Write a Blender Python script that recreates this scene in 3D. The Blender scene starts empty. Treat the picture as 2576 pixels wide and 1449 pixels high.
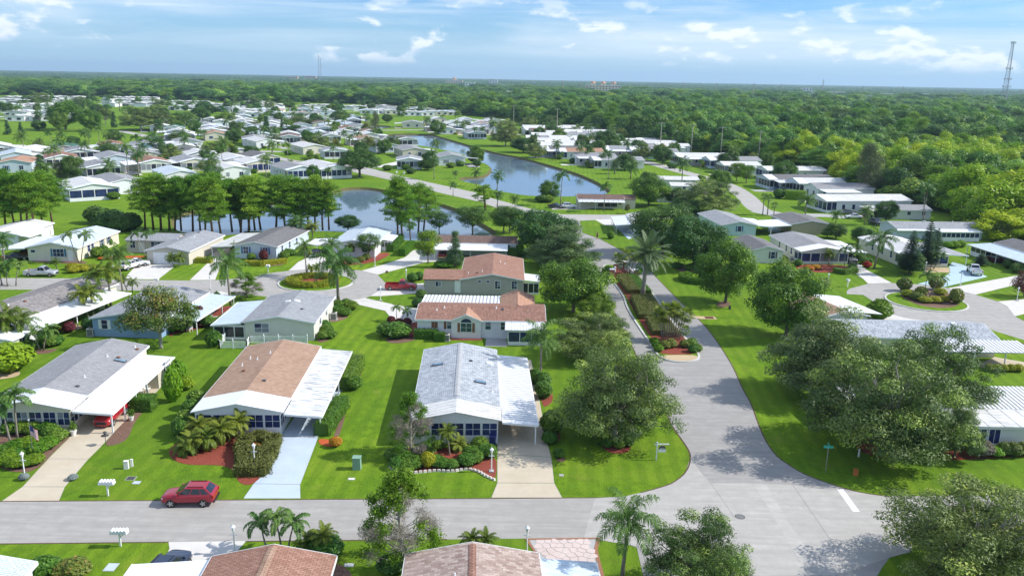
import bpy,bmesh,math,random
import numpy as np
from mathutils import Vector,Matrix
SC = bpy.context.scene
COL = SC.collection
random.seed(7); RNG = np.random.default_rng(11)
R_ = math.radians
# ---- camera
FPX,HY,ROLL,CAMH = 2100.0,196.0,R_(1.05),35.0      # focal length in px of a 2576 px wide picture
PITCH = math.atan((724.5 - HY) / FPX)
cam = bpy.data.cameras.new('camera'); camo = bpy.data.objects.new('camera',cam); COL.objects.link(camo)
cam.sensor_fit = 'HORIZONTAL'; cam.sensor_width = 36.0; cam.lens = 36.0 * FPX / 2576.0
cam.clip_start = 0.5; cam.clip_end = 60000
_u = (math.cos(ROLL),math.sin(ROLL))
_fw = Vector((0,math.cos(PITCH),-math.sin(PITCH))); _dn = Vector((0,-math.sin(PITCH),-math.cos(PITCH))); _rt = Vector((1,0,0))
_ix = _rt * math.cos(ROLL) - _dn * math.sin(ROLL)       # picture right
_iy = _rt * math.sin(ROLL) + _dn * math.cos(ROLL)       # picture down
camo.matrix_world = Matrix(((_ix.x,-_iy.x,-_fw.x,0),(_ix.y,-_iy.y,-_fw.y,0),(_ix.z,-_iy.z,-_fw.z,CAMH),(0,0,0,1)))
SC.camera = camo
# ---- sky, sun, exposure
SUN_EL,SUN_AZ = R_(38),R_(4)            # azimuth measured from +X towards +Y
world = bpy.data.worlds.new('World'); SC.world = world; world.use_nodes = True
wt = world.node_tree; wt.nodes.clear()
def wn(t,**k):
 n = wt.nodes.new(t)
 for a,b in k.items(): setattr(n,a,b)
 return n
def wl(a,b): wt.links.new(a,b)
sky = wn('ShaderNodeTexSky',sky_type='NISHITA',sun_disc=False,sun_elevation=SUN_EL,sun_rotation=math.pi / 2 - SUN_AZ,
  altitude=20.0,air_density=1.0,dust_density=0.5,ozone_density=2.0)
tc = wn('ShaderNodeTexCoord'); sx = wn('ShaderNodeSeparateXYZ'); wl(tc.outputs['Generated'],sx.inputs[0])
def wmath(op,a,b=None,c=None):
 n = wn('ShaderNodeMath',operation=op)
 for i,v in enumerate((a,b,c)):
  if v is None: continue
  if isinstance(v,(int,float)): n.inputs[i].default_value = v
  else: wl(v,n.inputs[i])
 return n.outputs[0]
def wcomb(x,y,z):
 n = wn('ShaderNodeCombineXYZ')
 for i,v in enumerate((x,y,z)):
  if isinstance(v,(int,float)): n.inputs[i].default_value = v
  else: wl(v,n.inputs[i])
 return n.outputs[0]
def wnoise(vec,scale,detail=5,rough=.55,dist=0):
 n = wn('ShaderNodeTexNoise'); wl(vec,n.inputs['Vector'])
 n.inputs['Scale'].default_value = scale; n.inputs['Detail'].default_value = detail
 n.inputs['Roughness'].default_value = rough; n.inputs['Distortion'].default_value = dist
 return n.outputs['Fac']
def wramp(f,a,b):
 n = wn('ShaderNodeMapRange',interpolation_type='SMOOTHSTEP'); wl(f,n.inputs[0])
 n.inputs[1].default_value = a; n.inputs[2].default_value = b
 return n.outputs[0]
def wmix(f,a,b):
 n = wn('ShaderNodeMix',data_type='RGBA')
 if isinstance(f,(int,float)): n.inputs[0].default_value = f
 else: wl(f,n.inputs[0])
 for i,v in ((6,a),(7,b)):
  if isinstance(v,tuple): n.inputs[i].default_value = (*v,1)
  else: wl(v,n.inputs[i])
 return n.outputs[2]
az = wmath('ARCTAN2',sx.outputs[0],sx.outputs[1]); el = wmath('ARCSINE',sx.outputs[2])
elp = wmath('MAXIMUM',el,0.0)
SKYS = 0.14
base = wn('ShaderNodeMix',data_type='RGBA',blend_type='MULTIPLY'); base.inputs[0].default_value = 1.0
wl(sky.outputs[0],base.inputs[6]); base.inputs[7].default_value = (0.30,0.55,0.90,1)
col = wmix(wmath('MULTIPLY',wmath('SUBTRACT',1.0,wramp(el,0.0,.11)),.85),base.outputs[2],(2.5,3.85,5.0))
CB = 5.6
cir = wramp(wnoise(wcomb(wmath('MULTIPLY',az,2.6),wmath('MULTIPLY',el,34.0),3.1),1.5,7,.62,.8),.36,.70)
veil = wramp(wnoise(wcomb(wmath('ADD',wmath('MULTIPLY',az,1.5),0.35),wmath('MULTIPLY',el,8.0),2.2),1.2,4,.5,.2),.40,.66)
high = wramp(elp,.004,.05)
cirf = wmath('MULTIPLY',wmath('ADD',wmath('MULTIPLY',cir,.42),wmath('MULTIPLY',veil,.75)),high)
col = wmix(cirf,col,(CB * .86,CB * .98,CB * 1.10))
def cumn(dz): return wnoise(wcomb(wmath('MULTIPLY',az,20.0),wmath('ADD',wmath('MULTIPLY',el,44.0),dz),4.6),1.0,6,.52,.15)
nb = cumn(0.0)
big = wnoise(wcomb(wmath('MULTIPLY',az,5.0),wmath('MULTIPLY',el,16.0),5.2),1.0,2,.5)
band = wmath('MULTIPLY',wramp(elp,.008,.024),wmath('SUBTRACT',1.0,wramp(elp,.055,.11)))
cum = wmath('ADD',nb,wmath('MULTIPLY',wmath('SUBTRACT',big,.5),.6))
cum = wmath('MULTIPLY',wramp(cum,.545,.67),band)
shade = wramp(wmath('SUBTRACT',cumn(.22),nb),-.06,.12)
ccol = wmix(shade,(CB * 1.04,CB * 1.10,CB * 1.16),(CB * .66,CB * .82,CB * 1.02))
col = wmix(wmath('MULTIPLY',cum,.88),col,ccol)
bg = wn('ShaderNodeBackground'); bg.inputs[1].default_value = SKYS; wl(col,bg.inputs[0])
wo = wn('ShaderNodeOutputWorld'); wl(bg.outputs[0],wo.inputs[0])
sun = bpy.data.lights.new('sun','SUN'); sun.energy = 4.3; sun.angle = R_(0.53); sun.color = (1.0,.955,.88)
suno = bpy.data.objects.new('sun',sun); COL.objects.link(suno)
SUND = Vector((math.cos(SUN_EL) * math.cos(SUN_AZ),math.cos(SUN_EL) * math.sin(SUN_AZ),math.sin(SUN_EL)))
suno.rotation_euler = SUND.to_track_quat('Z','Y').to_euler()
suno.location = SUND * 300
SC.view_settings.view_transform = 'Standard'; SC.view_settings.look = 'None'
SC.view_settings.exposure = 0.42; SC.view_settings.gamma = 1.0; SC.view_settings.use_curve_mapping = False
SC.render.engine = 'CYCLES'
SC.cycles.max_bounces = 6; SC.cycles.diffuse_bounces = 3; SC.cycles.glossy_bounces = 3
SC.cycles.transmission_bounces = 4; SC.cycles.transparent_max_bounces = 6; SC.cycles.volume_bounces = 0
SC.cycles.use_denoising = True
# ---- picture -> ground
X0 = {'a': 0,'b': 700,'c': 1400,'d': 2200}; Y0 = {'1': 180,'2': 600,'3': 900,'4': 1237}
def T(t,x,y): return ((X0[t[0]] + x / 3.22) / 1.1646,(Y0[t[1]] + y / 3.22) / 1.1646)
def ray(px,py):
 u = (px - 1288) / FPX; v = (py - 724.5) / FPX
 c,s = math.cos(ROLL),math.sin(ROLL); u,v = u * c + v * s,-u * s + v * c
 return (u,math.cos(PITCH) - v * math.sin(PITCH),-math.sin(PITCH) - v * math.cos(PITCH))
def G(t,x,y,z=0.0):
 d = ray(*T(t,x,y)); k = (CAMH - z) / -d[2]
 return Vector((d[0] * k,d[1] * k))
def zat(t,x,y,Y):                       # height seen at that pixel at ground distance Y
 d = ray(*T(t,x,y)); return CAMH + d[2] * Y / d[1]
def mpp(p):                                # metres per zoom pixel at ground point p
 return math.hypot(p[1],CAMH) / FPX / 3.75
# ---- object helpers
def link(name,me,mat=None,parent=None,kind=None):
 o = bpy.data.objects.new(name,me); COL.objects.link(o)
 if mat is not None and me is not None and not me.materials: me.materials.append(mat)
 if parent is not None: o.parent = parent
 if kind: o['kind'] = kind
 return o
def tag(o,label,cat,group=None):
 o['label'] = label; o['category'] = cat
 if group: o['group'] = group
 return o
def empty(name,loc=(0,0,0),rz=0.0):
 o = bpy.data.objects.new(name,None); COL.objects.link(o)
 o.location = loc; o.rotation_euler = (0,0,rz); o.empty_display_size = .3
 return o
class MB:
 def __init__(s): s.v = []; s.f = []
 def quad(s,a,b,c,d):
  n = len(s.v); s.v += [tuple(a),tuple(b),tuple(c),tuple(d)]; s.f.append((n,n + 1,n + 2,n + 3)); return s
 def poly(s,pts):
  n = len(s.v); s.v += [tuple(p) for p in pts]; s.f.append(tuple(range(n,n + len(pts)))); return s
 def hexa(s,b,t):                     # bottom 4,top 4 (ccw from above)
  n = len(s.v); s.v += [tuple(p) for p in b] + [tuple(p) for p in t]
  s.f += [(n + 3,n + 2,n + 1,n),(n + 4,n + 5,n + 6,n + 7)] + [(n + i,n + (i + 1) % 4,n + 4 + (i + 1) % 4,n + 4 + i) for i in range(4)]
  return s
 def box(s,x0,x1,y0,y1,z0,z1):
  return s.hexa([(x0,y0,z0),(x1,y0,z0),(x1,y1,z0),(x0,y1,z0)],[(x0,y0,z1),(x1,y0,z1),(x1,y1,z1),(x0,y1,z1)])
 def prism(s,pts,z0,z1):
  n = len(s.v); m = len(pts)
  s.v += [(p[0],p[1],z0) for p in pts] + [(p[0],p[1],z1) for p in pts]
  s.f += [tuple(range(n + m - 1,n - 1,-1)),tuple(range(n + m,n + 2 * m))] + [(n + i,n + (i + 1) % m,n + m + (i + 1) % m,n + m + i) for i in range(m)]
  return s
 def tube(s,pts,rad,n=7,cap=True):
  pts = [Vector(p) for p in pts]; base = len(s.v)
  if not hasattr(rad,'__len__'): rad = [rad] * len(pts)
  for i,p in enumerate(pts):
   d = (pts[min(i + 1,len(pts) - 1)] - pts[max(i - 1,0)]).normalized()
   a = d.orthogonal().normalized(); b = d.cross(a)
   for k in range(n):
    t = 2 * math.pi * k / n; s.v.append(tuple(p + (a * math.cos(t) + b * math.sin(t)) * rad[i]))
  for i in range(len(pts) - 1):
   for k in range(n):
    a = base + i * n + k; b = base + i * n + (k + 1) % n; s.f.append((a,b,b + n,a + n))
  if cap:
   s.f.append(tuple(range(base + n - 1,base - 1,-1))); e = base + (len(pts) - 1) * n; s.f.append(tuple(range(e,e + n)))
  return s
 def lathe(s,prof,c=(0,0,0),n=14):
  base = len(s.v)
  for r,z in prof:
   for k in range(n):
    t = 2 * math.pi * k / n; s.v.append((c[0] + r * math.cos(t),c[1] + r * math.sin(t),c[2] + z))
  for i in range(len(prof) - 1):
   for k in range(n):
    a = base + i * n + k; b = base + i * n + (k + 1) % n; s.f.append((a,b,b + n,a + n))
  s.f.append(tuple(range(base + n - 1,base - 1,-1))); e = base + (len(prof) - 1) * n; s.f.append(tuple(range(e,e + n)))
  return s
 def mesh(s,name,smooth=False):
  me = bpy.data.meshes.new(name); me.from_pydata(s.v,[],s.f); me.update()
  if smooth: me.polygons.foreach_set('use_smooth',[True] * len(me.polygons))
  return me
 def build(s,name,mat,parent=None,smooth=False,kind=None):
  me = s.mesh(name,smooth); return link(name,me,mat,parent,kind)
def copy_tree(o,parent=None):
 c = o.copy(); COL.objects.link(c); c.parent = parent
 for ch in o.children: copy_tree(ch,c)
 return c
# ---- materials
MATS = {}
class NT:
 def __init__(s,name):
  s.m = bpy.data.materials.new(name); s.m.use_nodes = True; s.t = s.m.node_tree; s.t.nodes.clear()
  s.out = s.n('ShaderNodeOutputMaterial')
 def n(s,typ,**k):
  x = s.t.nodes.new(typ)
  for a,b in k.items(): setattr(x,a,b)
  return x
 def l(s,a,b): s.t.links.new(a,b)
 def setv(s,inp,v):
  if hasattr(v,'is_linked') or hasattr(v,'links'): s.l(v,inp)
  elif isinstance(v,tuple) and len(v) == 3 and inp.type == 'RGBA': inp.default_value = (*v,1)
  else: inp.default_value = v
 def coord(s,w='Object',scale=None,loc=None):
  c = s.n('ShaderNodeTexCoord').outputs[w]
  if w == 'World':pass
  if scale:
   mp = s.n('ShaderNodeMapping'); s.l(c,mp.inputs[0]); mp.inputs['Scale'].default_value = scale; c = mp.outputs[0]
  return c
 def pos(s,scale=None,rz=0):
  c = s.n('ShaderNodeNewGeometry').outputs['Position']
  if scale or rz:
   mp = s.n('ShaderNodeMapping'); s.l(c,mp.inputs[0])
   if scale: mp.inputs['Scale'].default_value = scale
   mp.inputs['Rotation'].default_value = (0,0,rz); c = mp.outputs[0]
  return c
 def noise(s,vec,sc,det=4,ro=.5,di=0):
  x = s.n('ShaderNodeTexNoise'); s.l(vec,x.inputs['Vector']); x.inputs['Scale'].default_value = sc
  x.inputs['Detail'].default_value = det; x.inputs['Roughness'].default_value = ro; x.inputs['Distortion'].default_value = di
  return x.outputs['Fac']
 def ramp(s,f,a,b,lo=0.,hi=1.):
  x = s.n('ShaderNodeMapRange'); s.l(f,x.inputs[0]); x.inputs[1].default_value = a; x.inputs[2].default_value = b
  x.inputs[3].default_value = lo; x.inputs[4].default_value = hi; return x.outputs[0]
 def mix(s,f,a,b,mode='MIX'):
  x = s.n('ShaderNodeMix',data_type='RGBA',blend_type=mode); s.setv(x.inputs[0],f); s.setv(x.inputs[6],a); s.setv(x.inputs[7],b); return x.outputs[2]
 def bump(s,h,st=.3,dist=.05):
  x = s.n('ShaderNodeBump'); x.inputs['Strength'].default_value = st; x.inputs['Distance'].default_value = dist; s.l(h,x.inputs['Height']); return x.outputs[0]
 def bsdf(s,col,rough=.8,spec=.3,metal=0.,normal=None,**k):
  x = s.n('ShaderNodeBsdfPrincipled'); s.setv(x.inputs['Base Color'],col); s.setv(x.inputs['Roughness'],rough)
  x.inputs['Specular IOR Level'].default_value = spec; x.inputs['Metallic'].default_value = metal
  if normal is not None: s.l(normal,x.inputs['Normal'])
  for a,b in k.items(): s.setv(x.inputs[a.replace('_',' ')],b)
  s.l(x.outputs[0],s.out.inputs[0]); return x
def mat(name):
 return MATS[name]
def reg(name,nt): MATS[name] = nt.m; return nt.m
def m_plain(name,c,rough=.6,spec=.35,metal=0.,var=.08,nsc=1.5):
 t = NT(name); n = t.noise(t.coord(),nsc,5,.6)
 col = t.mix(t.ramp(n,.3,.7),tuple(x * (1 - var) for x in c),tuple(min(1,x * (1 + var)) for x in c))
 t.bsdf(col,rough,spec,metal); return reg(name,t)
def m_siding(name,c,pitch=.2):
 t = NT(name); co = t.coord(); sp = t.n('ShaderNodeSeparateXYZ'); t.l(co,sp.inputs[0])
 fr = t.n('ShaderNodeMath',operation='FRACT'); mu = t.n('ShaderNodeMath',operation='MULTIPLY'); t.l(sp.outputs[2],mu.inputs[0]); mu.inputs[1].default_value = 1 / pitch
 t.l(mu.outputs[0],fr.inputs[0])
 gap = t.ramp(fr.outputs[0],.0,.12,.80,1.0)
 n = t.noise(co,.8,4,.6); v = t.ramp(n,.3,.7,.93,1.03)
 mm = t.n('ShaderNodeMath',operation='MULTIPLY'); t.l(gap,mm.inputs[0]); t.l(v,mm.inputs[1])
 col = t.mix(1.0,c,(1,1,1),'MULTIPLY'); cm = t.n('ShaderNodeVectorMath',operation='SCALE'); t.l(col,cm.inputs[0]); t.l(mm.outputs[0],cm.inputs['Scale'])
 t.bsdf(cm.outputs[0],.6,.3,normal=t.bump(fr.outputs[0],.35,.02)); return reg(name,t)
def m_shingle(name,c1,c2,bw=.42,bh=.20,mortar=.5,blot=.12):
 t = NT(name); co = t.coord()
 b = t.n('ShaderNodeTexBrick'); t.l(co,b.inputs['Vector']); b.inputs['Color1'].default_value = (*c1,1); b.inputs['Color2'].default_value = (*c2,1)
 mc = tuple(x * mortar for x in c1); b.inputs['Mortar'].default_value = (*mc,1); b.inputs['Scale'].default_value = 1.0
 b.inputs['Brick Width'].default_value = bw; b.inputs['Row Height'].default_value = bh; b.inputs['Mortar Size'].default_value = .016
 b.inputs['Bias'].default_value = 0.0
 n = t.noise(co,2.2,6,.65); v = t.ramp(n,.3,.7,1 - blot,1 + blot)
 n2 = t.noise(co,.35,3,.5); v2 = t.ramp(n2,.3,.7,.93,1.05)
 n3 = t.noise(co,11.,2,.5); v3 = t.ramp(n3,.25,.75,.80,1.18)
 m = t.n('ShaderNodeMath',operation='MULTIPLY'); t.l(v,m.inputs[0]); t.l(v2,m.inputs[1])
 m2 = t.n('ShaderNodeMath',operation='MULTIPLY'); t.l(m.outputs[0],m2.inputs[0]); t.l(v3,m2.inputs[1])
 cm = t.n('ShaderNodeVectorMath',operation='SCALE'); t.l(b.outputs['Color'],cm.inputs[0]); t.l(m2.outputs[0],cm.inputs['Scale'])
 t.bsdf(cm.outputs[0],.9,.15,normal=t.bump(b.outputs['Fac'],.25,.02)); return reg(name,t)
def m_metal(name,c,stain=0.,sc=(0.35,2.5,1)):
 t = NT(name); co = t.coord(scale=sc); n = t.noise(co,1.3,6,.65,.4)
 col = t.mix(t.ramp(n,.48,.60,0,stain),c,(.25,.24,.24))
 n2 = t.noise(t.coord(),2.0,4,.6); col = t.mix(t.ramp(n2,.35,.75,0,.12),col,tuple(x * .75 for x in c))
 t.bsdf(col,.42,.4); return reg(name,t)
def m_ground(name,c1,c2,sc,rough=.9,bump=.3,c3=None,sc3=.15,amt3=.5,det=6):
 t = NT(name); p = t.pos(); n = t.noise(p,sc,det,.65)
 col = t.mix(t.ramp(n,.3,.7),c1,c2)
 if c3: col = t.mix(t.ramp(t.noise(p,sc3,4,.6),.45,.7,0,amt3),col,c3)
 t.bsdf(col,rough,.2,normal=t.bump(n,bump,.05)); return reg(name,t)
def m_grass():
 t = NT('lawn_grass'); p = t.pos()
 blade = t.noise(t.pos((1,.5,1)),7.,6,.8); patch = t.noise(p,.16,6,.68); wide = t.noise(p,.03,3,.5); tuft = t.noise(t.pos((1,.6,1)),1.2,7,.78)
 col = t.mix(t.ramp(blade,.28,.72),(.082,.165,.006),(.170,.300,.014))
 col = t.mix(t.ramp(tuft,.38,.68,0,.85),col,(.205,.345,.018))
 col = t.mix(t.ramp(tuft,.52,.30,0,.65),col,(.070,.130,.010))
 col = t.mix(t.ramp(patch,.44,.66,0,.80),col,(.215,.305,.024))
 col = t.mix(t.ramp(patch,.46,.30,0,.60),col,(.072,.150,.012))
 col = t.mix(t.ramp(wide,.38,.62,0,.55),col,(.085,.185,.014))
 dry = t.noise(p,.38,8,.74,.7); col = t.mix(t.ramp(dry,.56,.74,0,.5),col,(.27,.255,.06))
 w = t.n('ShaderNodeTexWave',wave_type='BANDS',bands_direction='X'); t.l(t.pos((1,1,1),R_(4)),w.inputs['Vector'])
 w.inputs['Scale'].default_value = .19; w.inputs['Distortion'].default_value = 2.6; w.inputs['Detail'].default_value = 2; w.inputs['Detail Scale'].default_value = .4
 col = t.mix(t.ramp(w.outputs['Fac'],.25,.75,0,.38),col,(.085,.17,.012))
 t.bsdf(col,.95,.1,normal=t.bump(blade,.8,.14)); return reg('grass',t)
def m_asphalt(name,c,rz=0.,amt=.16):
 t = NT(name); p = t.pos(); fine = t.noise(p,22.,4,.7); mid = t.noise(p,.9,5,.65); streak = t.noise(t.pos((.10,1.6,1),rz),1.0,5,.6)
 lo = tuple(x * (1 - amt) for x in c); hi = tuple(x * (1 + amt * .7) for x in c)
 col = t.mix(t.ramp(mid,.3,.7),lo,hi)
 col = t.mix(t.ramp(streak,.38,.66,0,.75),col,tuple(x * .78 for x in c)); col = t.mix(t.ramp(t.noise(p,.13,5,.7,.4),.52,.62,0,.35),col,tuple(x * .80 for x in c)); col = t.mix(t.ramp(t.noise(t.pos((.2,2.4,1),rz),1.1,3,.5),.60,.72,0,.5),col,tuple(min(1,x * 1.22) for x in c))
 col = t.mix(t.ramp(fine,.3,.7,0,.35),col,tuple(x * .72 for x in c))
 crack = t.n('ShaderNodeTexVoronoi',feature='DISTANCE_TO_EDGE'); t.l(t.pos(),crack.inputs['Vector']); crack.inputs['Scale'].default_value = .16
 col = t.mix(t.ramp(crack.outputs[0],0,.004,.18,0),col,tuple(x * .5 for x in c))
 t.bsdf(col,.9,.2,normal=t.bump(fine,.2,.01)); return reg(name,t)
def m_concrete(name,c,stain=None):
 t = NT(name); p = t.pos(); n = t.noise(p,.6,6,.65); f = t.noise(p,12.,4,.7)
 col = t.mix(t.ramp(n,.3,.72),tuple(x * .86 for x in c),c)
 col = t.mix(t.ramp(f,.35,.75,0,.22),col,tuple(x * .7 for x in c))
 if stain: col = t.mix(t.ramp(t.noise(p,.25,4,.6),.5,.75,0,.45),col,stain)
 t.bsdf(col,.85,.25,normal=t.bump(f,.15,.01)); return reg(name,t)
def m_leaf(name,dark,light,fresh=None,trans=.28,rnd=.35,rough=.5,grove=False):
 t = NT(name); at = t.n('ShaderNodeAttribute',attribute_name='tint'); oi = t.n('ShaderNodeObjectInfo')
 col = t.mix(at.outputs['Fac'],dark,light)
 if fresh:
  col = t.mix(t.ramp(at.outputs['Fac'],.80,.95,0,.85),col,fresh)
 hs = t.n('ShaderNodeHueSaturation'); t.l(col,hs.inputs['Color'])
 t.l(t.ramp(oi.outputs['Random'],0,1,.5 - .022,.5 + .022),hs.inputs['Hue']); val = t.ramp(oi.outputs['Random'],0,1,1 + rnd * .5,1 - rnd * .6)
 if grove:
  mp = t.n('ShaderNodeMapping'); t.l(oi.outputs['Location'],mp.inputs[0]); mp.inputs['Scale'].default_value = (.011,.006,0); gv = t.ramp(t.noise(mp.outputs[0],1.,3,.6),.3,.7,.5,1.5)
  mm = t.n('ShaderNodeMath',operation='MULTIPLY'); t.l(val,mm.inputs[0]); t.l(gv,mm.inputs[1]); val = mm.outputs[0]
 t.l(val,hs.inputs['Value'])
 col = hs.outputs[0]
 a = t.n('ShaderNodeBsdfPrincipled'); t.l(col,a.inputs['Base Color']); a.inputs['Roughness'].default_value = rough; a.inputs['Specular IOR Level'].default_value = .25
 b = t.n('ShaderNodeBsdfTranslucent'); br = t.mix(.38,col,(.20,.38,.02),'MIX'); t.l(br,b.inputs['Color'])
 mx = t.n('ShaderNodeMixShader'); mx.inputs[0].default_value = trans; t.l(a.outputs[0],mx.inputs[1]); t.l(b.outputs[0],mx.inputs[2]); t.l(mx.outputs[0],t.out.inputs[0])
 return reg(name,t)
def m_glass(name,c=(.012,.018,.045),rough=.06):
 t = NT(name); n = t.noise(t.coord(),.9,3,.5); t.bsdf(t.mix(t.ramp(n,.35,.7),c,tuple(x * 2.2 for x in c)),rough,.6); return reg(name,t)
def m_bark(name,c):
 t = NT(name); n = t.noise(t.coord(scale=(1,1,.25)),9.,5,.7); t.bsdf(t.mix(t.ramp(n,.3,.7),tuple(x * .55 for x in c),c),.9,.15,normal=t.bump(n,.6,.05)); return reg(name,t)
m_grass()
m_asphalt('asphalt',(.41,.39,.365),-R_(2.8)); m_asphalt('asphalt_entry',(.375,.36,.345),R_(88)); m_asphalt('asphalt_pale',(.47,.45,.42),R_(70)); m_asphalt('asphalt_light',(.505,.485,.455),R_(60)); m_asphalt('asphalt_old',(.43,.41,.385),R_(40),.22)
m_concrete('concrete_beige',(.60,.52,.40),(.46,.36,.24)); m_concrete('concrete_white',(.68,.65,.61)); m_concrete('concrete_blue',(.52,.61,.72),(.44,.50,.58)); m_concrete('concrete_aqua',(.48,.63,.72),(.42,.55,.62)); m_concrete('concrete_grey',(.45,.45,.44)); m_concrete('kerb',(.62,.61,.58),(.4,.38,.33))
m_concrete('paint_white',(.80,.80,.80)); m_concrete('flagstone',(.68,.56,.52),(.50,.36,.32)); m_concrete('brick_border',(.34,.17,.10)); m_concrete('sand_paver',(.58,.44,.28))
m_ground('mulch_red',(.17,.035,.022),(.33,.085,.055),6.,c3=(.22,.07,.05)); m_ground('mulch_brown',(.10,.055,.04),(.25,.15,.11),6.,c3=(.30,.21,.15)); m_ground('mulch_orange',(.42,.075,.02),(.56,.13,.045),6.); m_ground('soil',(.07,.045,.03),(.15,.10,.06),4.)
m_ground('dry_grass',(.16,.17,.03),(.25,.23,.06),3.,c3=(.10,.16,.015)); m_ground('bank',(.07,.06,.025),(.16,.15,.05),2.)
m_ground('far_field',(.10,.19,.02),(.16,.25,.03),.2,c3=(.19,.24,.05),sc3=.02)
for nm,c in dict(white=(.78,.79,.80),cream=(.70,.66,.54),beige=(.60,.55,.46),ltblue=(.56,.64,.72),blue=(.26,.40,.60),grey=(.46,.43,.41),sage=(.68,.67,.60),greenish=(.66,.70,.62),tan=(.45,.38,.27),pale=(.73,.74,.75),aqua=(.48,.61,.66),pink=(.72,.58,.50)).items(): m_siding('wall_' + nm,c)
m_shingle('roof_ltgrey',(.30,.31,.33),(.40,.41,.43)); m_shingle('roof_grey',(.30,.30,.315),(.36,.36,.37),blot=.08); m_shingle('roof_bluegrey',(.33,.36,.40),(.55,.58,.62),blot=.2); m_shingle('roof_dkgrey',(.17,.165,.17),(.23,.225,.225))
m_shingle('roof_tan',(.37,.235,.165),(.47,.32,.235)); m_shingle('roof_brown',(.31,.165,.12),(.40,.235,.175)); m_shingle('roof_pinktan',(.52,.42,.37),(.30,.21,.18),.46,.24,.6); m_shingle('roof_redbrown',(.26,.14,.105),(.37,.21,.16),blot=.2); m_shingle('roof_umber',(.16,.105,.085),(.24,.165,.14)); m_shingle('roof_motley',(.33,.31,.30),(.22,.195,.19),blot=.3)
m_shingle('roof_green',(.06,.15,.11),(.09,.20,.15)); m_shingle('roof_iceblue',(.55,.63,.70),(.62,.69,.75),blot=.05); m_shingle('roof_terracotta',(.42,.235,.16),(.50,.30,.21)); m_shingle('roof_chalk',(.66,.66,.65),(.72,.71,.70),blot=.06)
m_metal('metal_white',(.80,.82,.84),.22); m_metal('metal_stained',(.78,.79,.80),.85); m_metal('metal_bright',(.84,.85,.86),.05); m_metal('metal_blue',(.62,.72,.80),.3); m_metal('metal_grey',(.45,.45,.45),.3); m_metal('metal_offwhite',(.74,.73,.70),.45); m_metal('metal_ribbed',(.74,.75,.76),.25); m_metal('metal_pan',(.45,.45,.46),.5)
m_plain('trim_white',(.80,.81,.82),.5); m_plain('post_white',(.80,.80,.80),.45); m_plain('brown_shutter',(.20,.09,.05)); m_plain('blue_shutter',(.06,.16,.36)); m_plain('dk_shutter',(.10,.10,.11)); m_plain('teal_shutter',(.04,.18,.28)); m_plain('green_shutter',(.06,.20,.16))
m_glass('glass',(.014,.022,.075)); m_plain('blind',(.22,.24,.28),.4); m_glass('glass_green',(.02,.05,.06)); m_glass('screen',(.012,.014,.028),.3); m_glass('glass_car',(.015,.02,.028),.04); m_glass('skylight',(.09,.16,.22),.08)
m_plain('ac_grey',(.18,.18,.18),.6); m_plain('ac_case',(.62,.60,.54),.6); m_plain('green_box',(.22,.36,.27),.55); m_plain('sign_dark',(.10,.085,.10),.5); m_plain('sign_green',(.03,.36,.28),.4); m_plain('steel',(.40,.41,.42),.4,.5,.6); m_plain('iron',(.06,.06,.06),.7); m_plain('brick_red',(.36,.13,.08),.85,var=.3,nsc=9.); m_plain('bin_blue',(.02,.03,.13),.5); m_plain('tower_grey',(.34,.36,.40),.6); m_plain('orange_clay',(.50,.16,.04),.8); m_plain('concrete_pole',(.42,.38,.33),.8); m_plain('town_cream',(.66,.52,.38),.8); m_plain('town_white',(.74,.73,.72),.8); m_plain('town_roof',(.50,.26,.15),.8); m_plain('flag_red',(.48,.05,.06)); m_plain('flag_blue',(.04,.05,.20)); m_plain('cloth_dark',(.12,.05,.05)); m_plain('skin',(.45,.26,.18)); m_plain('tyre',(.018,.018,.018),.8); m_plain('rim',(.45,.46,.47),.35,.5,.7); m_plain('rim_dark',(.10,.10,.105),.35,.5,.5); m_plain('trim_black',(.02,.02,.022),.5); m_plain('lamp_red',(.42,.02,.02),.25); m_plain('lamp_clear',(.75,.76,.78),.15); m_plain('chrome',(.6,.6,.62),.2,.6,.9); m_plain('pot_white',(.72,.71,.68)); m_plain('edging',(.62,.58,.52),.9,var=.2,nsc=5.)
def m_paint(name,c,rough=.22,metal=.15):
 t = NT(name); t.bsdf(c,rough,.5,metal,Coat_Weight=.6,Coat_Roughness=.06); return reg(name,t)
m_paint('paint_red',(.34,.012,.03)); m_paint('paint_scarlet',(.42,.02,.03)); m_paint('paint_silver',(.55,.57,.60),.28,.4); m_paint('paint_carwhite',(.74,.75,.76)); m_paint('paint_navy',(.030,.045,.085)); m_paint('paint_black',(.02,.022,.03)); m_paint('paint_blue',(.05,.12,.35)); m_paint('paint_grey',(.16,.17,.18))
m_leaf('leaf_oak',(0.052,0.095,0.022),(0.235,0.325,0.090),(0.38,0.50,0.08),.18)
m_leaf('leaf_silver',(0.062,0.112,0.036),(0.200,0.275,0.100),(0.30,0.39,0.11),.2)
m_leaf('leaf_broad',(0.054,0.125,0.013),(0.144,0.280,0.029),(0.320,0.480,0.032),.26)
m_leaf('leaf_dark',(0.041,0.099,0.017),(0.105,0.212,0.037),None,.2)
m_leaf('leaf_olive',(0.083,0.128,0.022),(0.210,0.277,0.045),(0.390,0.225,0.075),.25)
m_leaf('leaf_bright',(0.072,0.168,0.010),(0.156,0.312,0.017),(0.288,0.408,0.024),.3,.2)
m_leaf('leaf_yellow',(0.240,0.288,0.014),(0.432,0.432,0.024),None,.3,.1)
m_leaf('leaf_palm',(0.061,0.139,0.024),(0.178,0.297,0.060),None,.25)
m_leaf('leaf_palm_y',(0.096,0.150,0.014),(0.240,0.294,0.036),None,.3)
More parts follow.
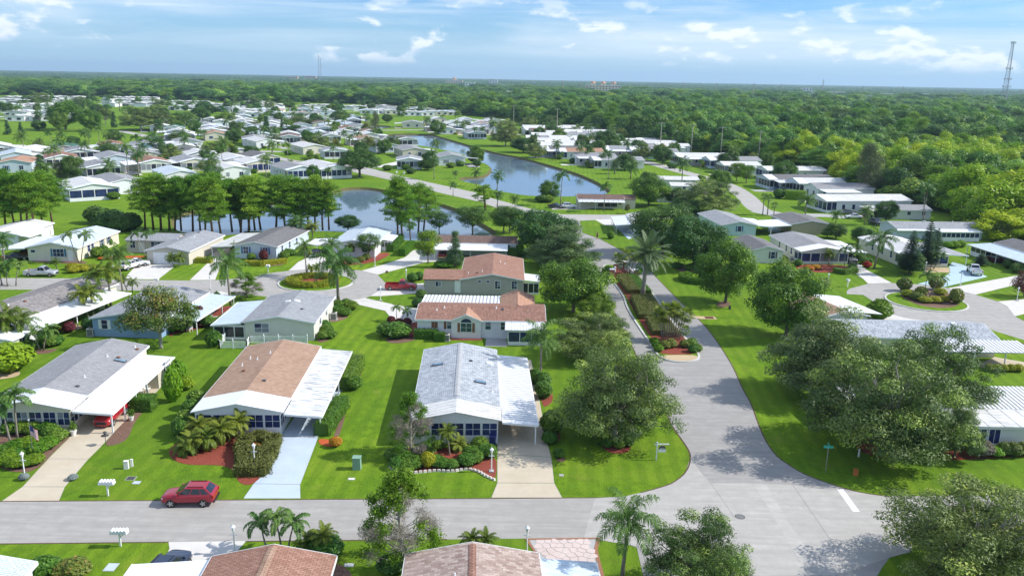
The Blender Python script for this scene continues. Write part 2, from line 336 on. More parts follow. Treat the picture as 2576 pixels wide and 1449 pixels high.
m_leaf('leaf_date',(0.119,0.175,0.077),(0.252,0.315,0.154),None,.2)
m_leaf('leaf_pine',(0.065,0.165,0.014),(0.26,0.48,0.04),(0.40,0.58,0.05),.32)
m_leaf('leaf_norfolk',(0.034,0.093,0.031),(0.093,0.187,0.060),None,.15)
m_leaf('leaf_casuarina',(0.068,0.098,0.042),(0.150,0.188,0.083),None,.15)
m_leaf('leaf_brown',(0.120,0.100,0.075),(0.235,0.205,0.160),None,.1,.15,.8)
m_leaf('leaf_hedge',(0.094,0.103,0.018),(0.194,0.194,0.044),None,.15,.25)
m_leaf('leaf_hedge_green',(0.053,0.128,0.015),(0.143,0.277,0.027),None,.2,.3)
m_leaf('leaf_lime',(0.132,0.264,0.010),(0.252,0.432,0.014),None,.3,.1)
m_leaf('flower_red',(0.350,0.020,0.010),(0.600,0.070,0.020),None,.2,.1)
m_leaf('flower_orange',(0.450,0.140,0.010),(0.600,0.260,0.020),None,.2,.1)
m_leaf('leaf_burgundy',(0.060,0.010,0.014),(0.192,0.030,0.036),None,.2,.15)
m_leaf('leaf_bluegrey',(0.204,0.252,0.240),(0.336,0.384,0.372),None,.15,.1)
m_leaf('wood_leaf',(0.040,0.120,0.018),(0.145,0.315,0.042),(0.323,0.475,0.038),.22,.6,.5,True)
m_leaf('wood_leaf_lime',(0.200,0.360,0.008),(0.420,0.580,0.014),(0.55,0.60,0.03),.36,.3)
m_leaf('wood_leaf_far',(0.044,0.118,0.030),(0.115,0.240,0.056),None,.2,.6,.5,True)
m_bark('bark',(.20,.17,.14)); m_bark('bark_pale',(.42,.39,.34)); m_bark('bark_pine',(.22,.13,.09)); m_bark('bark_palm',(.33,.29,.24))
m_leaf('deadwood',(0.204,0.168,0.132),(0.336,0.300,0.252),None,.05,.1,.8)
# ---- foliage geometry
def quads_mesh(name,V,tint,mat_name,extra=None):
 """V: (n,4,3) leaf quads; tint: (n,)"""
 n = len(V); me = bpy.data.meshes.new(name)
 me.vertices.add(n * 4); me.vertices.foreach_set('co',V.reshape(-1).astype(np.float32))
 me.loops.add(n * 4); me.loops.foreach_set('vertex_index',np.arange(n * 4,dtype=np.int32))
 me.polygons.add(n); me.polygons.foreach_set('loop_start',np.arange(0,n * 4,4,dtype=np.int32))
 a = me.attributes.new('tint','FLOAT','FACE'); a.data.foreach_set('value',np.clip(tint,0,1).astype(np.float32))
 me.materials.append(MATS[mat_name]); me.update(calc_edges=True)
 return me
def unit(v): return v / np.maximum(np.linalg.norm(v,axis=-1,keepdims=True),1e-9)
def rdir(n): return unit(RNG.normal(size=(n,3)))
def leaves(P,N,size,aspect=.55,jit=.35,droop=0.):
 """diamond leaves at P facing N"""
 n = len(P); N = unit(N + jit * RNG.normal(size=(n,3))); t = unit(np.cross(N,rdir(n)))
 if droop: t = unit(t + np.array([0,0,-droop]))
 b = unit(np.cross(N,t)); s = size * RNG.uniform(.65,1.3,size=(n,1)); a = t * s * .5; c = b * s * .5 * aspect
 return np.stack([P - a,P + c - .1 * a,P + a,P - c - .1 * a],1)
def lobes_on(shape,R,z0,z1,nl,seed):
 rs = np.random.default_rng(seed); out = []
 while len(out) < nl:
  u = rs.uniform(); ang = rs.uniform(0,2 * math.pi)
  if shape == 'dome':      r = R * math.sqrt(rs.uniform(.02,1)); zz = z0 + (z1 - z0) * (math.sqrt(max(0,1 - (r / R) ** 2 * .92))) * rs.uniform(.45,1)
  elif shape == 'shell':
   d = rs.normal(size=3); d[2] = abs(d[2]) * .9 - .12; d /= np.linalg.norm(d); k = rs.uniform(.55,1.12) if rs.uniform() < .85 else rs.uniform(.2,.6); k *= 1 - .16 * math.sin(3 * ang + seed) * math.sin(2.3 * ang + 1.7 * seed); r = R * k * math.hypot(d[0],d[1]); zz = z0 + (z1 - z0) * (.12 + .88 * max(0,k * d[2])) + (.0 if d[2] > 0 else rs.uniform(0,.12) * (z1 - z0))
  elif shape == 'round':
   d = rs.normal(size=3); d /= np.linalg.norm(d); k = rs.uniform(.45,1) ** .5; r = R * k * math.hypot(d[0],d[1]); zz = (z0 + z1) / 2 + (z1 - z0) / 2 * k * d[2]
  elif shape == 'cone':
   t = rs.uniform() ** 1.4; zz = z0 + (z1 - z0) * t; r = R * (1 - t * .95) * rs.uniform(.35,1)
  elif shape == 'column':
   t = rs.uniform(); zz = z0 + (z1 - z0) * t; r = R * math.sin(math.pi * (.12 + .8 * t)) * math.sqrt(rs.uniform(.1,1))
  elif shape == 'flat':
   r = R * math.sqrt(rs.uniform(.05,1)); zz = z1 - (z1 - z0) * (r / R) ** 2 * .7 - rs.uniform(0,.35) * (z1 - z0)
  out.append((r * math.cos(ang),r * math.sin(ang),zz))
 return np.array(out)
def broadleaf(name,seed,R=5.,z0=2.,z1=8.,nl=60,lr=1.2,leaf=.2,per=320,shape='dome',matn='leaf_oak',bark='bark',th=2.2,tr=.22,flat=.75,wig=.35,branches=26,lean=0.,aspect=.5,skip=0.,dead=0.,jit=.35):
 rs = np.random.default_rng(seed); L = lobes_on(shape,R * .86,z0,z1 - lr * .45,nl,seed)
 Vs = []; Ts = []
 for i,c in enumerate(L):
  if rs.uniform() < skip: continue
  k = lr * rs.uniform(.65,1.3); m = int(per * (k / lr) ** 2)
  d = rdir(m); up = d[:,2:3]
  rr = k * (.5 + .5 * RNG.uniform(size=(m,1)) ** .6) * (1 + .25 * RNG.normal(size=(m,1)) * .5)
  P = c + d * rr * np.array([1,1,flat])
  keep = (up[:,0] > -.55) | (RNG.uniform(size=m) < .45); P = P[keep]; d = d[keep]
  Vs.append(leaves(P,d + np.array([0,0,.35]),leaf,aspect,jit)); Ts.append(np.clip(rs.uniform(.0,.92) + .17 * RNG.normal(size=len(P)),0,1))
 cr = quads_mesh(name + '_crown',np.concatenate(Vs),np.concatenate(Ts),matn)
 mb = MB(); base = Vector((0,0,-.15)); top = Vector((lean * th,0,th))
 mb.tube([base,base + Vector((0,0,.35)),(base + top) / 2 + Vector((rs.normal() * .05,rs.normal() * .05,0)),top],[tr * 1.6,tr * 1.1,tr * .95,tr * .85],8)
 idx = rs.choice(len(L),min(branches,len(L)),replace=False)
 for i in idx:
  e = Vector(L[i]); s = top * rs.uniform(.75,1.0); m1 = s.lerp(e,.4) + Vector(rs.normal(size=3) * R * .06); m2 = s.lerp(e,.75) + Vector(rs.normal(size=3) * R * .06)
  r0 = tr * rs.uniform(.35,.6); mb.tube([s,m1,m2,e],[r0,r0 * .6,r0 * .35,r0 * .12],5,cap=False)
 me = mb.mesh(name + '_trunk',True); me.materials.append(MATS[bark])
 return dict(crown=cr,trunk=me,h=z1,d=2 * R)
def frond(n,L,up,curl,lw,ll,plume=.25,v=.25,az=0.,rs=None,tip=.25,start=.12,side=0.):
 """pinnate palm frond: returns (leaf quads, rachis points)"""
 t = np.linspace(0,1,14); ang = up - curl * t ** 1.3; ds = L / 13
 x = np.concatenate([[0],np.cumsum(np.cos(ang[:-1]) * ds)]); z = np.concatenate([[0],np.cumsum(np.sin(ang[:-1]) * ds)])
 tl = np.repeat(np.linspace(start,.985,n),2); sgn = np.tile([-1.,1.],n); tl = np.clip(tl + RNG.normal(size=2 * n) * .006,0,1)
 px = np.interp(tl,t,x); pz = np.interp(tl,t,z); an = np.interp(tl,t,ang)
 T_ = np.stack([np.cos(an),np.zeros_like(an),np.sin(an)],1); Nn = np.stack([-np.sin(an),np.zeros_like(an),np.cos(an)],1); S = np.array([[0,1.,0]]) * sgn[:,None]
 ln = ll * np.sin(math.pi * (.12 + .80 * tl)) ** .7 * RNG.uniform(.8,1.15,size=2 * n)
 D = unit(S * 1.0 + T_ * .65 + Nn * (v + plume * RNG.normal(size=(2 * n,1))))
 P = np.stack([px,np.zeros_like(px),pz],1); M = P + D * (ln * .55)[:,None]
 E = M + unit(D * .7 + np.array([0,0,-.9]) * (.35 + tip)) * (ln * .45)[:,None] + np.array([0,0,-1]) * (ln * tip * .4)[:,None]
 W = unit(np.cross(D,Nn)) * lw * .5
 V = np.concatenate([np.stack([P - W * .5,M - W,M + W,P + W * .5],1),np.stack([M - W,E - W * .15,E + W * .15,M + W],1)])
 c,s_ = math.cos(az),math.sin(az); Rm = np.array([[c,-s_,0],[s_,c,0],[0,0,1]])
 V = V @ Rm.T; rp = np.stack([x,np.zeros_like(x),z],1) @ Rm.T
 return V,rp
def palm(name,seed,h=7.,nf=16,L=3.,ups=(75,-15),curls=(1.2,1.5),lw=.07,ll=.75,nlf=34,plume=.3,matn='leaf_palm',tr=.16,bark='bark_palm',lean=.0,tip=.3,v=.2,crownshaft=False,swell=1.,dead=0):
 rs = np.random.default_rng(seed); Vs = []; mb = MB(); rm = MB()
 lx = lean * h; top = np.array([lx,0,h])
 mb.tube([(0,0,-.1),(lx * .15,0,h * .3),(lx * .5,0,h * .65),(lx,0,h)],[tr * 1.35 * swell,tr * 1.05,tr * .9,tr * .8],8)
 if crownshaft: rm.tube([(lx,0,h - .05),(lx,0,h + .55)],[tr * .95,tr * .5],8)
 hb = .45 if crownshaft else .1
 for i in range(nf):
  f = max(0.,i + rs.uniform(-.3,.3)) / nf; up = R_(ups[0] + (ups[1] - ups[0]) * f ** .8 + rs.normal() * 5); cu = curls[0] + (curls[1] - curls[0]) * f + rs.normal() * .12
  V,rp = frond(nlf,L * rs.uniform(.85,1.1),up,cu,lw,ll,plume,v,i * 2.39996 + rs.normal() * .2,rs,tip)
  o = top + np.array([0,0,hb]); Vs.append(V + o); rm.tube([tuple(p + o) for p in rp[::3]],[.035,.03,.022,.014,.006][:len(rp[::3])],4,cap=False)
 V = np.concatenate(Vs); n = len(V); rv = np.array(rm.v); rf = [f for f in rm.f if len(f) == 4]
 V = np.concatenate([V,rv[np.array(rf)]]); ti = np.clip(RNG.uniform(.1,.75,n) ,0,1); ti = np.concatenate([ti,np.full(len(rf),.8)])
 cr = quads_mesh(name + '_crown',V,ti,matn)
 me = mb.mesh(name + '_trunk',True); me.materials.append(MATS[bark])
 return dict(crown=cr,trunk=me,h=h,d=2 * L,lean=lx)
def fan_palm(name,seed,h=4.,nf=16,L=.9,blade=.75,matn='leaf_palm_y',tr=.09,lean=0.):
 rs = np.random.default_rng(seed); Vs = []; lx = lean * h; top = np.array([lx,0,h]); mb = MB()
 mb.tube([(0,0,-.1),(lx * .3,0,h * .5),(lx,0,h)],[tr * 1.2,tr,tr],7)
 for i in range(nf):
  az = i * 2.4 + rs.normal() * .2; up = R_(75 - 110 * (i + .5) / nf + rs.normal() * 8); d = np.array([math.cos(az) * math.cos(up),math.sin(az) * math.cos(up),math.sin(up)])
  c = top + d * L; Vs.append(np.array([[top,top + [0,0,.025],c + [0,0,.025],c]]))
  s = unit(np.cross(d,[0,0,1.])); nn = np.cross(s,d)
  for k in range(15):
   a = R_(-115 + 230 * k / 14); dd = d * math.cos(a) + s * math.sin(a) - nn * .12; b = blade * (.75 + .25 * math.cos(a)) * rs.uniform(.9,1.1)
   w = unit(np.cross(dd,nn)) * .045; m = c + dd * b * .5; e = c + dd * b + np.array([0,0,-.22 * b]); Vs.append(np.array([[c,m - w,e,m + w]]))
 V = np.concatenate(Vs); cr = quads_mesh(name + '_crown',V,RNG.uniform(.1,.95,len(V)),matn)
 me = mb.mesh(name + '_trunk',True); me.materials.append(MATS['bark_palm']); return dict(crown=cr,trunk=me,h=h,d=2 * (L + blade))
def pine(name,seed,h=13.,R=3.2,frac=.45,nt=46,tuft=.75,matn='leaf_pine',tr=.17,per=70,lean=0.):
 rs = np.random.default_rng(seed); Vs = []; Ts = []; mb = MB(); kx = rs.normal() * .35
 P = [Vector((0,0,-.1)),Vector((kx * .4,rs.normal() * .15,h * .35)),Vector((kx,rs.normal() * .2,h * .7)),Vector((kx * 1.1,0,h * .97))]
 mb.tube(P,[tr * 1.3,tr,tr * .75,tr * .25],7)
 for i in range(nt):
  t = (i + rs.uniform()) / nt; z = h * (1 - frac + frac * t); rad = R * math.sin(math.pi * (.22 + .70 * t)) * rs.uniform(.15,1.08); a = rs.uniform(0,6.283)
  c = np.array([kx + rad * math.cos(a),rad * math.sin(a),z + rad * .12 + rs.normal() * .2])
  k = tuft * rs.uniform(.7,1.3); m = int(per * k / tuft); d = rdir(m); d[:,2] = np.abs(d[:,2]) * .8 - .15; d = unit(d)
  r = RNG.uniform(.35,1,size=(m,1)) * k; Pn = c + d * r * np.array([1,1,.88])
  t_ = unit(d + .4 * RNG.normal(size=(m,3))); w = unit(np.cross(t_,rdir(m))); s = .5 * RNG.uniform(.28,.5,size=(m,1))
  Vs.append(np.stack([Pn - t_ * s,Pn + w * .06,Pn + t_ * s,Pn - w * .06],1)); Ts.append(np.clip(rs.uniform(.15,.8) + .2 * RNG.normal(size=m) + d[:,2] * .0,0,1))
  if i % 2 == 0:
   s0 = Vector((kx,0,z - rad * .35)); mb.tube([s0,s0.lerp(Vector(c),.5) + Vector((0,0,-.1)),Vector(c)],[.06,.04,.015],4,cap=False)
 for _ in range(5):
  z = h * rs.uniform(.18,max(.26,1 - frac)); a = rs.uniform(0,6.28); mb.tube([(kx * .6,0,z),(kx * .6 + math.cos(a) * .9,math.sin(a) * .9,z + .2)],[.035,.01],4,cap=False)
 cr = quads_mesh(name + '_crown',np.concatenate(Vs),np.concatenate(Ts),matn); me = mb.mesh(name + '_trunk',True); me.materials.append(MATS['bark_pine'])
 return dict(crown=cr,trunk=me,h=h,d=2 * R)
def tiered(name,seed,h=10.,R=2.2,tiers=22,per=9,matn='leaf_norfolk'):
 rs = np.random.default_rng(seed); Vs = []; mb = MB(); mb.tube([(0,0,-.1),(0,0,h * .5),(0,0,h)],[.16,.1,.02],7)
 for i in range(tiers):
  t = i / (tiers - 1); z = h * (.10 + .88 * t); r = R * (1 - t) ** .75 * rs.uniform(.85,1.1) + .12; a0 = rs.uniform(0,6.28)
  for k in range(per):
   a = a0 + 6.283 * k / per + rs.normal() * .12; d = np.array([math.cos(a),math.sin(a),.22]); mb.tube([(0,0,z),tuple(d * r + [0,0,z])],[.03,.008],4,cap=False)
   m = int(16 + 60 * r / R); u = RNG.uniform(.15,1,size=(m,1)); s = np.array([-math.sin(a),math.cos(a),0]); off = RNG.uniform(-1,1,size=(m,1)) * .34 * (1.15 - u) * max(r,.6) * .75
   P = d * r * u + s * off + np.array([0,0,z]) + RNG.normal(size=(m,3)) * .03; D = unit(d + s * np.sign(off) * .7 + RNG.normal(size=(m,3)) * .25); W = unit(np.cross(D,[0,0,1.])) * .09
   Vs.append(np.stack([P - D * .14,P + W,P + D * .2,P - W],1))
 V = np.concatenate(Vs); cr = quads_mesh(name + '_crown',V,RNG.uniform(.1,.9,len(V)),matn); me = mb.mesh(name + '_trunk',True); me.materials.append(MATS['bark'])
 return dict(crown=cr,trunk=me,h=h,d=2 * R)
def half_dead(name,seed,h=8.,R=2.6):
 rs = np.random.default_rng(seed); mb = MB(); mb.tube([(0,0,-.1),(.05,0,h * .25),(0,.1,h * .55),(0,0,h * .85)],[.17,.13,.09,.03],7)
 Vs = []; Ts = []; Vd = []; Td = []
 for i in range(95):
  t = rs.uniform(.16,.95); a = rs.uniform(0,6.28); r = R * math.sin(math.pi * min(1,.25 + .72 * t)) * rs.uniform(.5,1); z = h * t
  s0 = Vector((0,0,max(.3,z - r * .7))); e = Vector((r * math.cos(a),r * math.sin(a),z)); mid = s0.lerp(e,.55) + Vector(rs.normal(size=3) * .15); mb.tube([s0,mid,e],[.035,.02,.006],4,cap=False)
  green = rs.uniform() < (.97 if t > .58 and a > .8 else .40)
  m = 200 if green else 240; d = rdir(m); P = np.array(e) + d * RNG.uniform(.1,.62,size=(m,1))
  if green: Vs.append(leaves(P,d,.17,.55)); Ts.append(np.clip(rs.uniform(.2,.7) + .2 * RNG.normal(size=m),0,.84))
  else:
   tt = unit(d + .5 * RNG.normal(size=(m,3))); w = unit(np.cross(tt,rdir(m))) * .013; Vd.append(np.stack([P - tt * .15,P + w,P + tt * .15,P - w],1)); Td.append(RNG.uniform(0,1,m))
 cr = quads_mesh(name + '_crown',np.concatenate(Vs),np.concatenate(Ts),'leaf_bright'); tw = quads_mesh(name + '_twigs',np.concatenate(Vd),np.concatenate(Td),'deadwood')
 me = mb.mesh(name + '_trunk',True); me.materials.append(MATS['bark_pale']); return dict(crown=cr,trunk=me,twigs=tw,h=h,d=2 * R)
def shrub_mesh(name,seed,n=900,leaf=.14,matn='leaf_hedge_green',shape='ball',core=True,bump=.16):
 """unit shrub: footprint diameter 1, height 1 (scaled per object)"""
 rs = np.random.default_rng(seed)
 if shape == 'ball':
  d = rdir(n); d[:,2] = np.abs(d[:,2]) * RNG.choice([1,1,1,-.45],n); L = rdir(14); b = np.max(d @ L.T,1)
  r = .5 * (1 - bump + bump * ((b - .6) / .4)) * RNG.uniform(.84,1.05,n); P = d * r[:,None]; P[:,2] = P[:,2] * 1.15 + .42; N = d
 else:                                   # clipped box
  P = RNG.uniform(-.5,.5,size=(n,3)); f = RNG.choice(5,n,p=[.16,.16,.16,.16,.36]); N = np.zeros((n,3))
  for k,(ax,sg) in enumerate(((0,-1),(0,1),(1,-1),(1,1),(2,1))):
   s = f == k; P[s,ax] = sg * .5 * RNG.uniform(.9,1.03,s.sum()); N[s,ax] = sg
  P[:,2] += .5
  e = np.maximum(np.abs(P[:,0]),np.abs(P[:,1])); P[:,2] -= np.where((e > .42) & (P[:,2] > .85),(e - .42) * .9,0)
 ax_ = RNG.uniform(size=n); V = leaves(P,N + np.array([0,0,.25]),leaf,.6,.45); ti = np.clip(.5 + .25 * RNG.normal(size=n),0,1)
 if core:
  bm = bmesh.new(); bmesh.ops.create_icosphere(bm,subdivisions=2,radius=.40) if shape == 'ball' else bmesh.ops.create_cube(bm,size=.90)
  if shape == 'ball': bmesh.ops.transform(bm,matrix=Matrix.Translation((0,0,.42)) @ Matrix.Diagonal((1,1,1.05,1)),verts=bm.verts)
  else: bmesh.ops.transform(bm,matrix=Matrix.Translation((0,0,.47)),verts=bm.verts)
  q = []
  for fc in bm.faces:
   c = [np.array(v.co) for v in fc.verts]; c = c + [c[-1]] * (4 - len(c)); q.append(c[:4])
  bm.free()
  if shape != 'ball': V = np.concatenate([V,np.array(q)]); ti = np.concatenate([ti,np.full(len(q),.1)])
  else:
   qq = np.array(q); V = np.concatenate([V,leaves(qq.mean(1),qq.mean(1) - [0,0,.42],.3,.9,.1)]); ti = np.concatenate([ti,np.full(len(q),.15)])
 return quads_mesh(name,V,ti,matn)
PROTO = {}
def protos():
 for i in range(3): PROTO['oak%d' % i] = broadleaf('oak%d' % i,20 + i,5.5,1.0,8.4,200,.92,.20,330,'shell','leaf_oak','bark_pale',1.9,.24,.55,branches=90,aspect=.42)
 PROTO['silver'] = broadleaf('silver',31,4.5,.9,8.,150,.9,.21,320,'shell','leaf_silver','bark',1.8,.2,.6,branches=70)
 for i in range(2): PROTO['broad%d' % i] = broadleaf('broad%d' % i,40 + i,4.6,1.4,9.,78,1.15,.27,300,'round','leaf_broad','bark',2.,.22,.85,branches=30,aspect=.6)
 for i in range(2): PROTO['dark%d' % i] = broadleaf('dark%d' % i,50 + i,4.6,1.2,8.6,80,1.15,.27,300,'round','leaf_dark','bark',1.8,.24,.85,branches=30,aspect=.6)
 PROTO['olive'] = broadleaf('olive',60,3.6,2.0,7.2,46,1.0,.25,230,'dome','leaf_olive','bark_pale',2.1,.16,.75,branches=34,aspect=.55)
 PROTO['orchard'] = broadleaf('orchard',61,3.0,1.6,6.2,38,.85,.22,230,'round','leaf_dark','bark',1.9,.13,.85,branches=26)
 PROTO['bright'] = broadleaf('bright',62,2.0,1.2,6.2,36,.7,.22,190,'column','leaf_bright','bark',1.5,.1,.9,branches=20)
 PROTO['rounded'] = broadleaf('rounded',63,1.6,.9,3.6,26,.6,.18,190,'round','leaf_bright','bark_pale',1.3,.07,.9,branches=16)
 PROTO['spread'] = broadleaf('spread',64,5.5,2.6,8.,80,1.2,.30,240,'flat','leaf_dark','bark',2.3,.3,.7,branches=40)
 PROTO['balltree'] = broadleaf('balltree',65,1.,.6,2.4,22,.42,.13,190,'round','leaf_hedge','bark',.7,.06,.9,branches=8)
 PROTO['plum'] = broadleaf('plum',66,1.6,.7,3.4,26,.6,.18,150,'round','leaf_burgundy','bark',.9,.06,.9,branches=14)
 for i in range(3): PROTO['queen%d' % i] = palm('queen%d' % i,70 + i,6.5,17,3.1,(78,-25),(1.5,1.2),.075,.80,40,.42,'leaf_palm',.15,tip=.55)
 for i in range(2): PROTO['adonidia%d' % i] = palm('adonidia%d' % i,75 + i,4.6,11,2.0,(68,10),(1.6,1.9),.10,.52,26,.12,'leaf_palm',.09,crownshaft=True,tip=.3,v=.45,lean=.07 + .05 * i)
 for i in range(2): PROTO['palm%d' % i] = palm('palm%d' % i,80 + i,5.5,15,2.2,(75,-10),(1.2,1.4),.085,.6,28,.25,'leaf_palm_y',.14,tip=.35)
 PROTO['date'] = palm('date',85,8.2,46,3.6,(84,-35),(.55,1.0),.075,.62,40,.12,'leaf_date',.27,tip=.12,v=.35,bark='bark_pale')
 PROTO['robel'] = palm('robel',86,1.5,26,1.35,(80,-25),(1.1,1.7),.06,.34,26,.12,'leaf_palm_y',.07,tip=.2,v=.2)
 for i in range(2): PROTO['fan%d' % i] = fan_palm('fan%d' % i,87 + i,4.2,17,.75,.8,'leaf_palm_y',.07,.02 + .08 * i)
 PROTO['cabbage'] = fan_palm('cabbage',90,5.5,30,1.1,1.0,'leaf_palm',.17)
 for i in range(3): PROTO['pine%d' % i] = pine('pine%d' % i,92 + i,13.,3.2,.74 - .08 * i,58,1.05,per=150)
 PROTO['roundpine'] = pine('roundpine',96,7.,2.0,.60,40,.65,per=90)
 PROTO['norfolk'] = tiered('norfolk',97,10.,2.0); PROTO['norfolk_s'] = tiered('norfolk_s',98,3.4,1.3,9,7)
 PROTO['cone'] = broadleaf('cone',99,2.2,.4,10.,90,.65,.22,130,'cone','leaf_norfolk','bark',1.5,.15,.9,branches=10)
 PROTO['casuarina'] = broadleaf('casuarina',100,4.,1.,15.,120,1.2,.40,150,'column','leaf_casuarina','bark',3.,.25,1.1,branches=20,aspect=.25)
 PROTO['halfdead'] = half_dead('halfdead',101)
 for i in range(4): PROTO['wood%d' % i] = broadleaf('wood%d' % i,110 + i,4.6,1.0,10. + i,26,1.75,.5,250,'round' if i % 2 else 'dome','wood_leaf','bark',3.,.2,.85,branches=8,aspect=.7,jit=.22)
 for i in range(2): PROTO['lime%d' % i] = broadleaf('lime%d' % i,120 + i,4.2,1.0,10.5,26,1.6,.45,250,'round','wood_leaf_lime','bark',3.,.2,.9,branches=8,aspect=.7,jit=.22)
protos()
AUTO = []            # things whose label is written once all houses stand
def plant(kind,b,t,w=None,desc=None,cat='tree',label=None,name=None,group=None,dx=0.):
 """b = base pixel (tile,x,y); t = top pixel y (or (x,y)); w = crown width in zoom px"""
 pr = PROTO[kind]; p = G(*b); ty = t if not isinstance(t,tuple) else t[1]; tx = b[1] if not isinstance(t,tuple) else t[0]
 tile = b[0] if not (isinstance(t,tuple) and len(t) == 3) else t[0]
 if isinstance(t,tuple) and len(t) == 3: tx,ty = t[1],t[2]
 h = max(.5,zat(tile,tx,ty,p.y)); d = pr['d'] if w is None else w * mpp(p)
 return place(kind,p,h,d,desc,cat,label,name,group)
def place(kind,p,h,d,desc,cat='tree',label=None,name=None,group=None,rz=None):
 pr = PROTO[kind]; o = empty(name or kind.rstrip('0123456789'),(p[0],p[1],0),random.uniform(0,6.28) if rz is None else rz)
 o.scale = (d / pr['d'],d / pr['d'],h / pr['h'])
 c = link('crown',pr['crown'],None,o); t = link('trunk',pr['trunk'],None,o)
 if 'twigs' in pr: link('dead_twigs',pr['twigs'],None,o)
 o['category'] = cat
 if group: o['group'] = group
 if label: o['label'] = label
 else: AUTO.append((o,desc))
 return o
def palm_at(kind,b,head,desc='feathery palm',rad=None,label=None,name='palm_tree',cat='palm'):
 """b = base pixel (tile,x,y), head = pixel (x,y) of the crown centre in the same tile"""
 pr = PROTO[kind]; p = G(*b); h = max(.6,zat(b[0],head[0],head[1],p.y)); k = mpp(p); lx = (head[0] - b[1]) * k
 r = (rad * k) if rad else pr['d'] / 2 * min(1.1,max(.62,h / pr['h']))
 o = empty(name,(p[0],p[1],0),0.0)
 s = r / (pr['d'] / 2)
 th = link('trunk',pr['trunk'],None,o); th.scale = (s,s,h / pr['h'])
 lean = max(-.45,min(.45,math.atan2(lx - 0,h))) if abs(lx) > .15 else 0.0
 c = link('crown',pr['crown'],None,o); l0 = pr.get('lean',0.)
 c.scale = (s,s,s); c.location = (0 + l0 * s * 0,0,h - pr['h'] * s)
 o.rotation_euler = (0,0,random.uniform(0,6.28) if not lean else 0)
 if lean: o.rotation_euler = (0,lean,0)
 o['category'] = cat
 if label: o['label'] = label
 else: AUTO.append((o,desc))
 return o
SHR = {}
def shr(kind):
 if kind not in SHR:
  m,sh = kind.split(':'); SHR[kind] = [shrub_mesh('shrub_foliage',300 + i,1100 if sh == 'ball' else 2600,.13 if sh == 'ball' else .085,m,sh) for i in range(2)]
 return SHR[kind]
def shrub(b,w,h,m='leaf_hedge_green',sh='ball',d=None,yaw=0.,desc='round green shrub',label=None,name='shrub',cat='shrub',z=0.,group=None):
 p = b if not isinstance(b[0],str) else G(*b)
 o = link(name,random.choice(shr(m + ':' + sh)),None); o.location = (p[0],p[1],z); o.scale = (w,d or w,h); o.rotation_euler = (0,0,yaw if sh == 'box' else random.uniform(0,6.28))
 o['category'] = cat
 if group: o['group'] = group
 if label: o['label'] = label
 else: AUTO.append((o,desc))
 return o
def hedge_line(pts,w,h,m,label,name='hedge',cat='hedge',closed=False,step=None,parent=None):
 """one clipped hedge following a path: leafy shell round a solid core"""
 P = [Vector((*p,0)) if not isinstance(p[0],str) else Vector((*G(*p),0)) for p in pts]
 if closed: P.append(P[0])
 Vs = []; T_ = []
 for a,b in zip(P,P[1:]):
  L = (b - a).length; d = (b - a).normalized(); s = Vector((-d.y,d.x,0)); n = int(max(60,L * (w + 2 * h) * 95))
  u = RNG.uniform(-.5 * w / max(L,.1),1 + .5 * w / max(L,.1),n) if True else None; f = RNG.uniform(size=n) * (w + 2 * h)
  q = np.where(f < h,-w / 2,np.where(f < h + w,f - h - w / 2,w / 2)); zz = np.where(f < h,f,np.where(f < h + w,h,f - h - w))
  q = q * RNG.uniform(.93,1.05,n) + RNG.normal(size=n) * .06; zz = np.clip(zz + RNG.normal(size=n) * .06 - np.where(np.abs(q) > w * .42,.13 * h,0),.02,h * 1.08)
  A = np.array(a); Pn = A + np.outer(u * L,np.array(d)) + np.outer(q,np.array(s)); Pn[:,2] = zz
  N = np.outer(np.where(f < h,-1.,np.where(f < h + w,0.,1.)),np.array(s)); N[:,2] = np.where((f >= h) & (f < h + w),1.,.2)
  Vs.append(leaves(Pn,N,.19,.6,.5)); T_.append(np.clip(.5 + .25 * RNG.normal(size=n),0,1))
  c0 = a - d * w * .4; c1 = b + d * w * .4; k = w * .42; hh = h * .93
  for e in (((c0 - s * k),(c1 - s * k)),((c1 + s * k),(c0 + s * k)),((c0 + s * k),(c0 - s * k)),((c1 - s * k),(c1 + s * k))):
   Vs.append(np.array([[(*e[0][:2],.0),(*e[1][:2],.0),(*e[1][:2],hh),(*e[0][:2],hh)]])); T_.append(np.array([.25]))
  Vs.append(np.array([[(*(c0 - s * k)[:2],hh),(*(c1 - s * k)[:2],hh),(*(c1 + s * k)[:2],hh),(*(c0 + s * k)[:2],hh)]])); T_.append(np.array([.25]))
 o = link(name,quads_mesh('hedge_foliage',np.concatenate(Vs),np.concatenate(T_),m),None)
 return tag(o,label,cat)
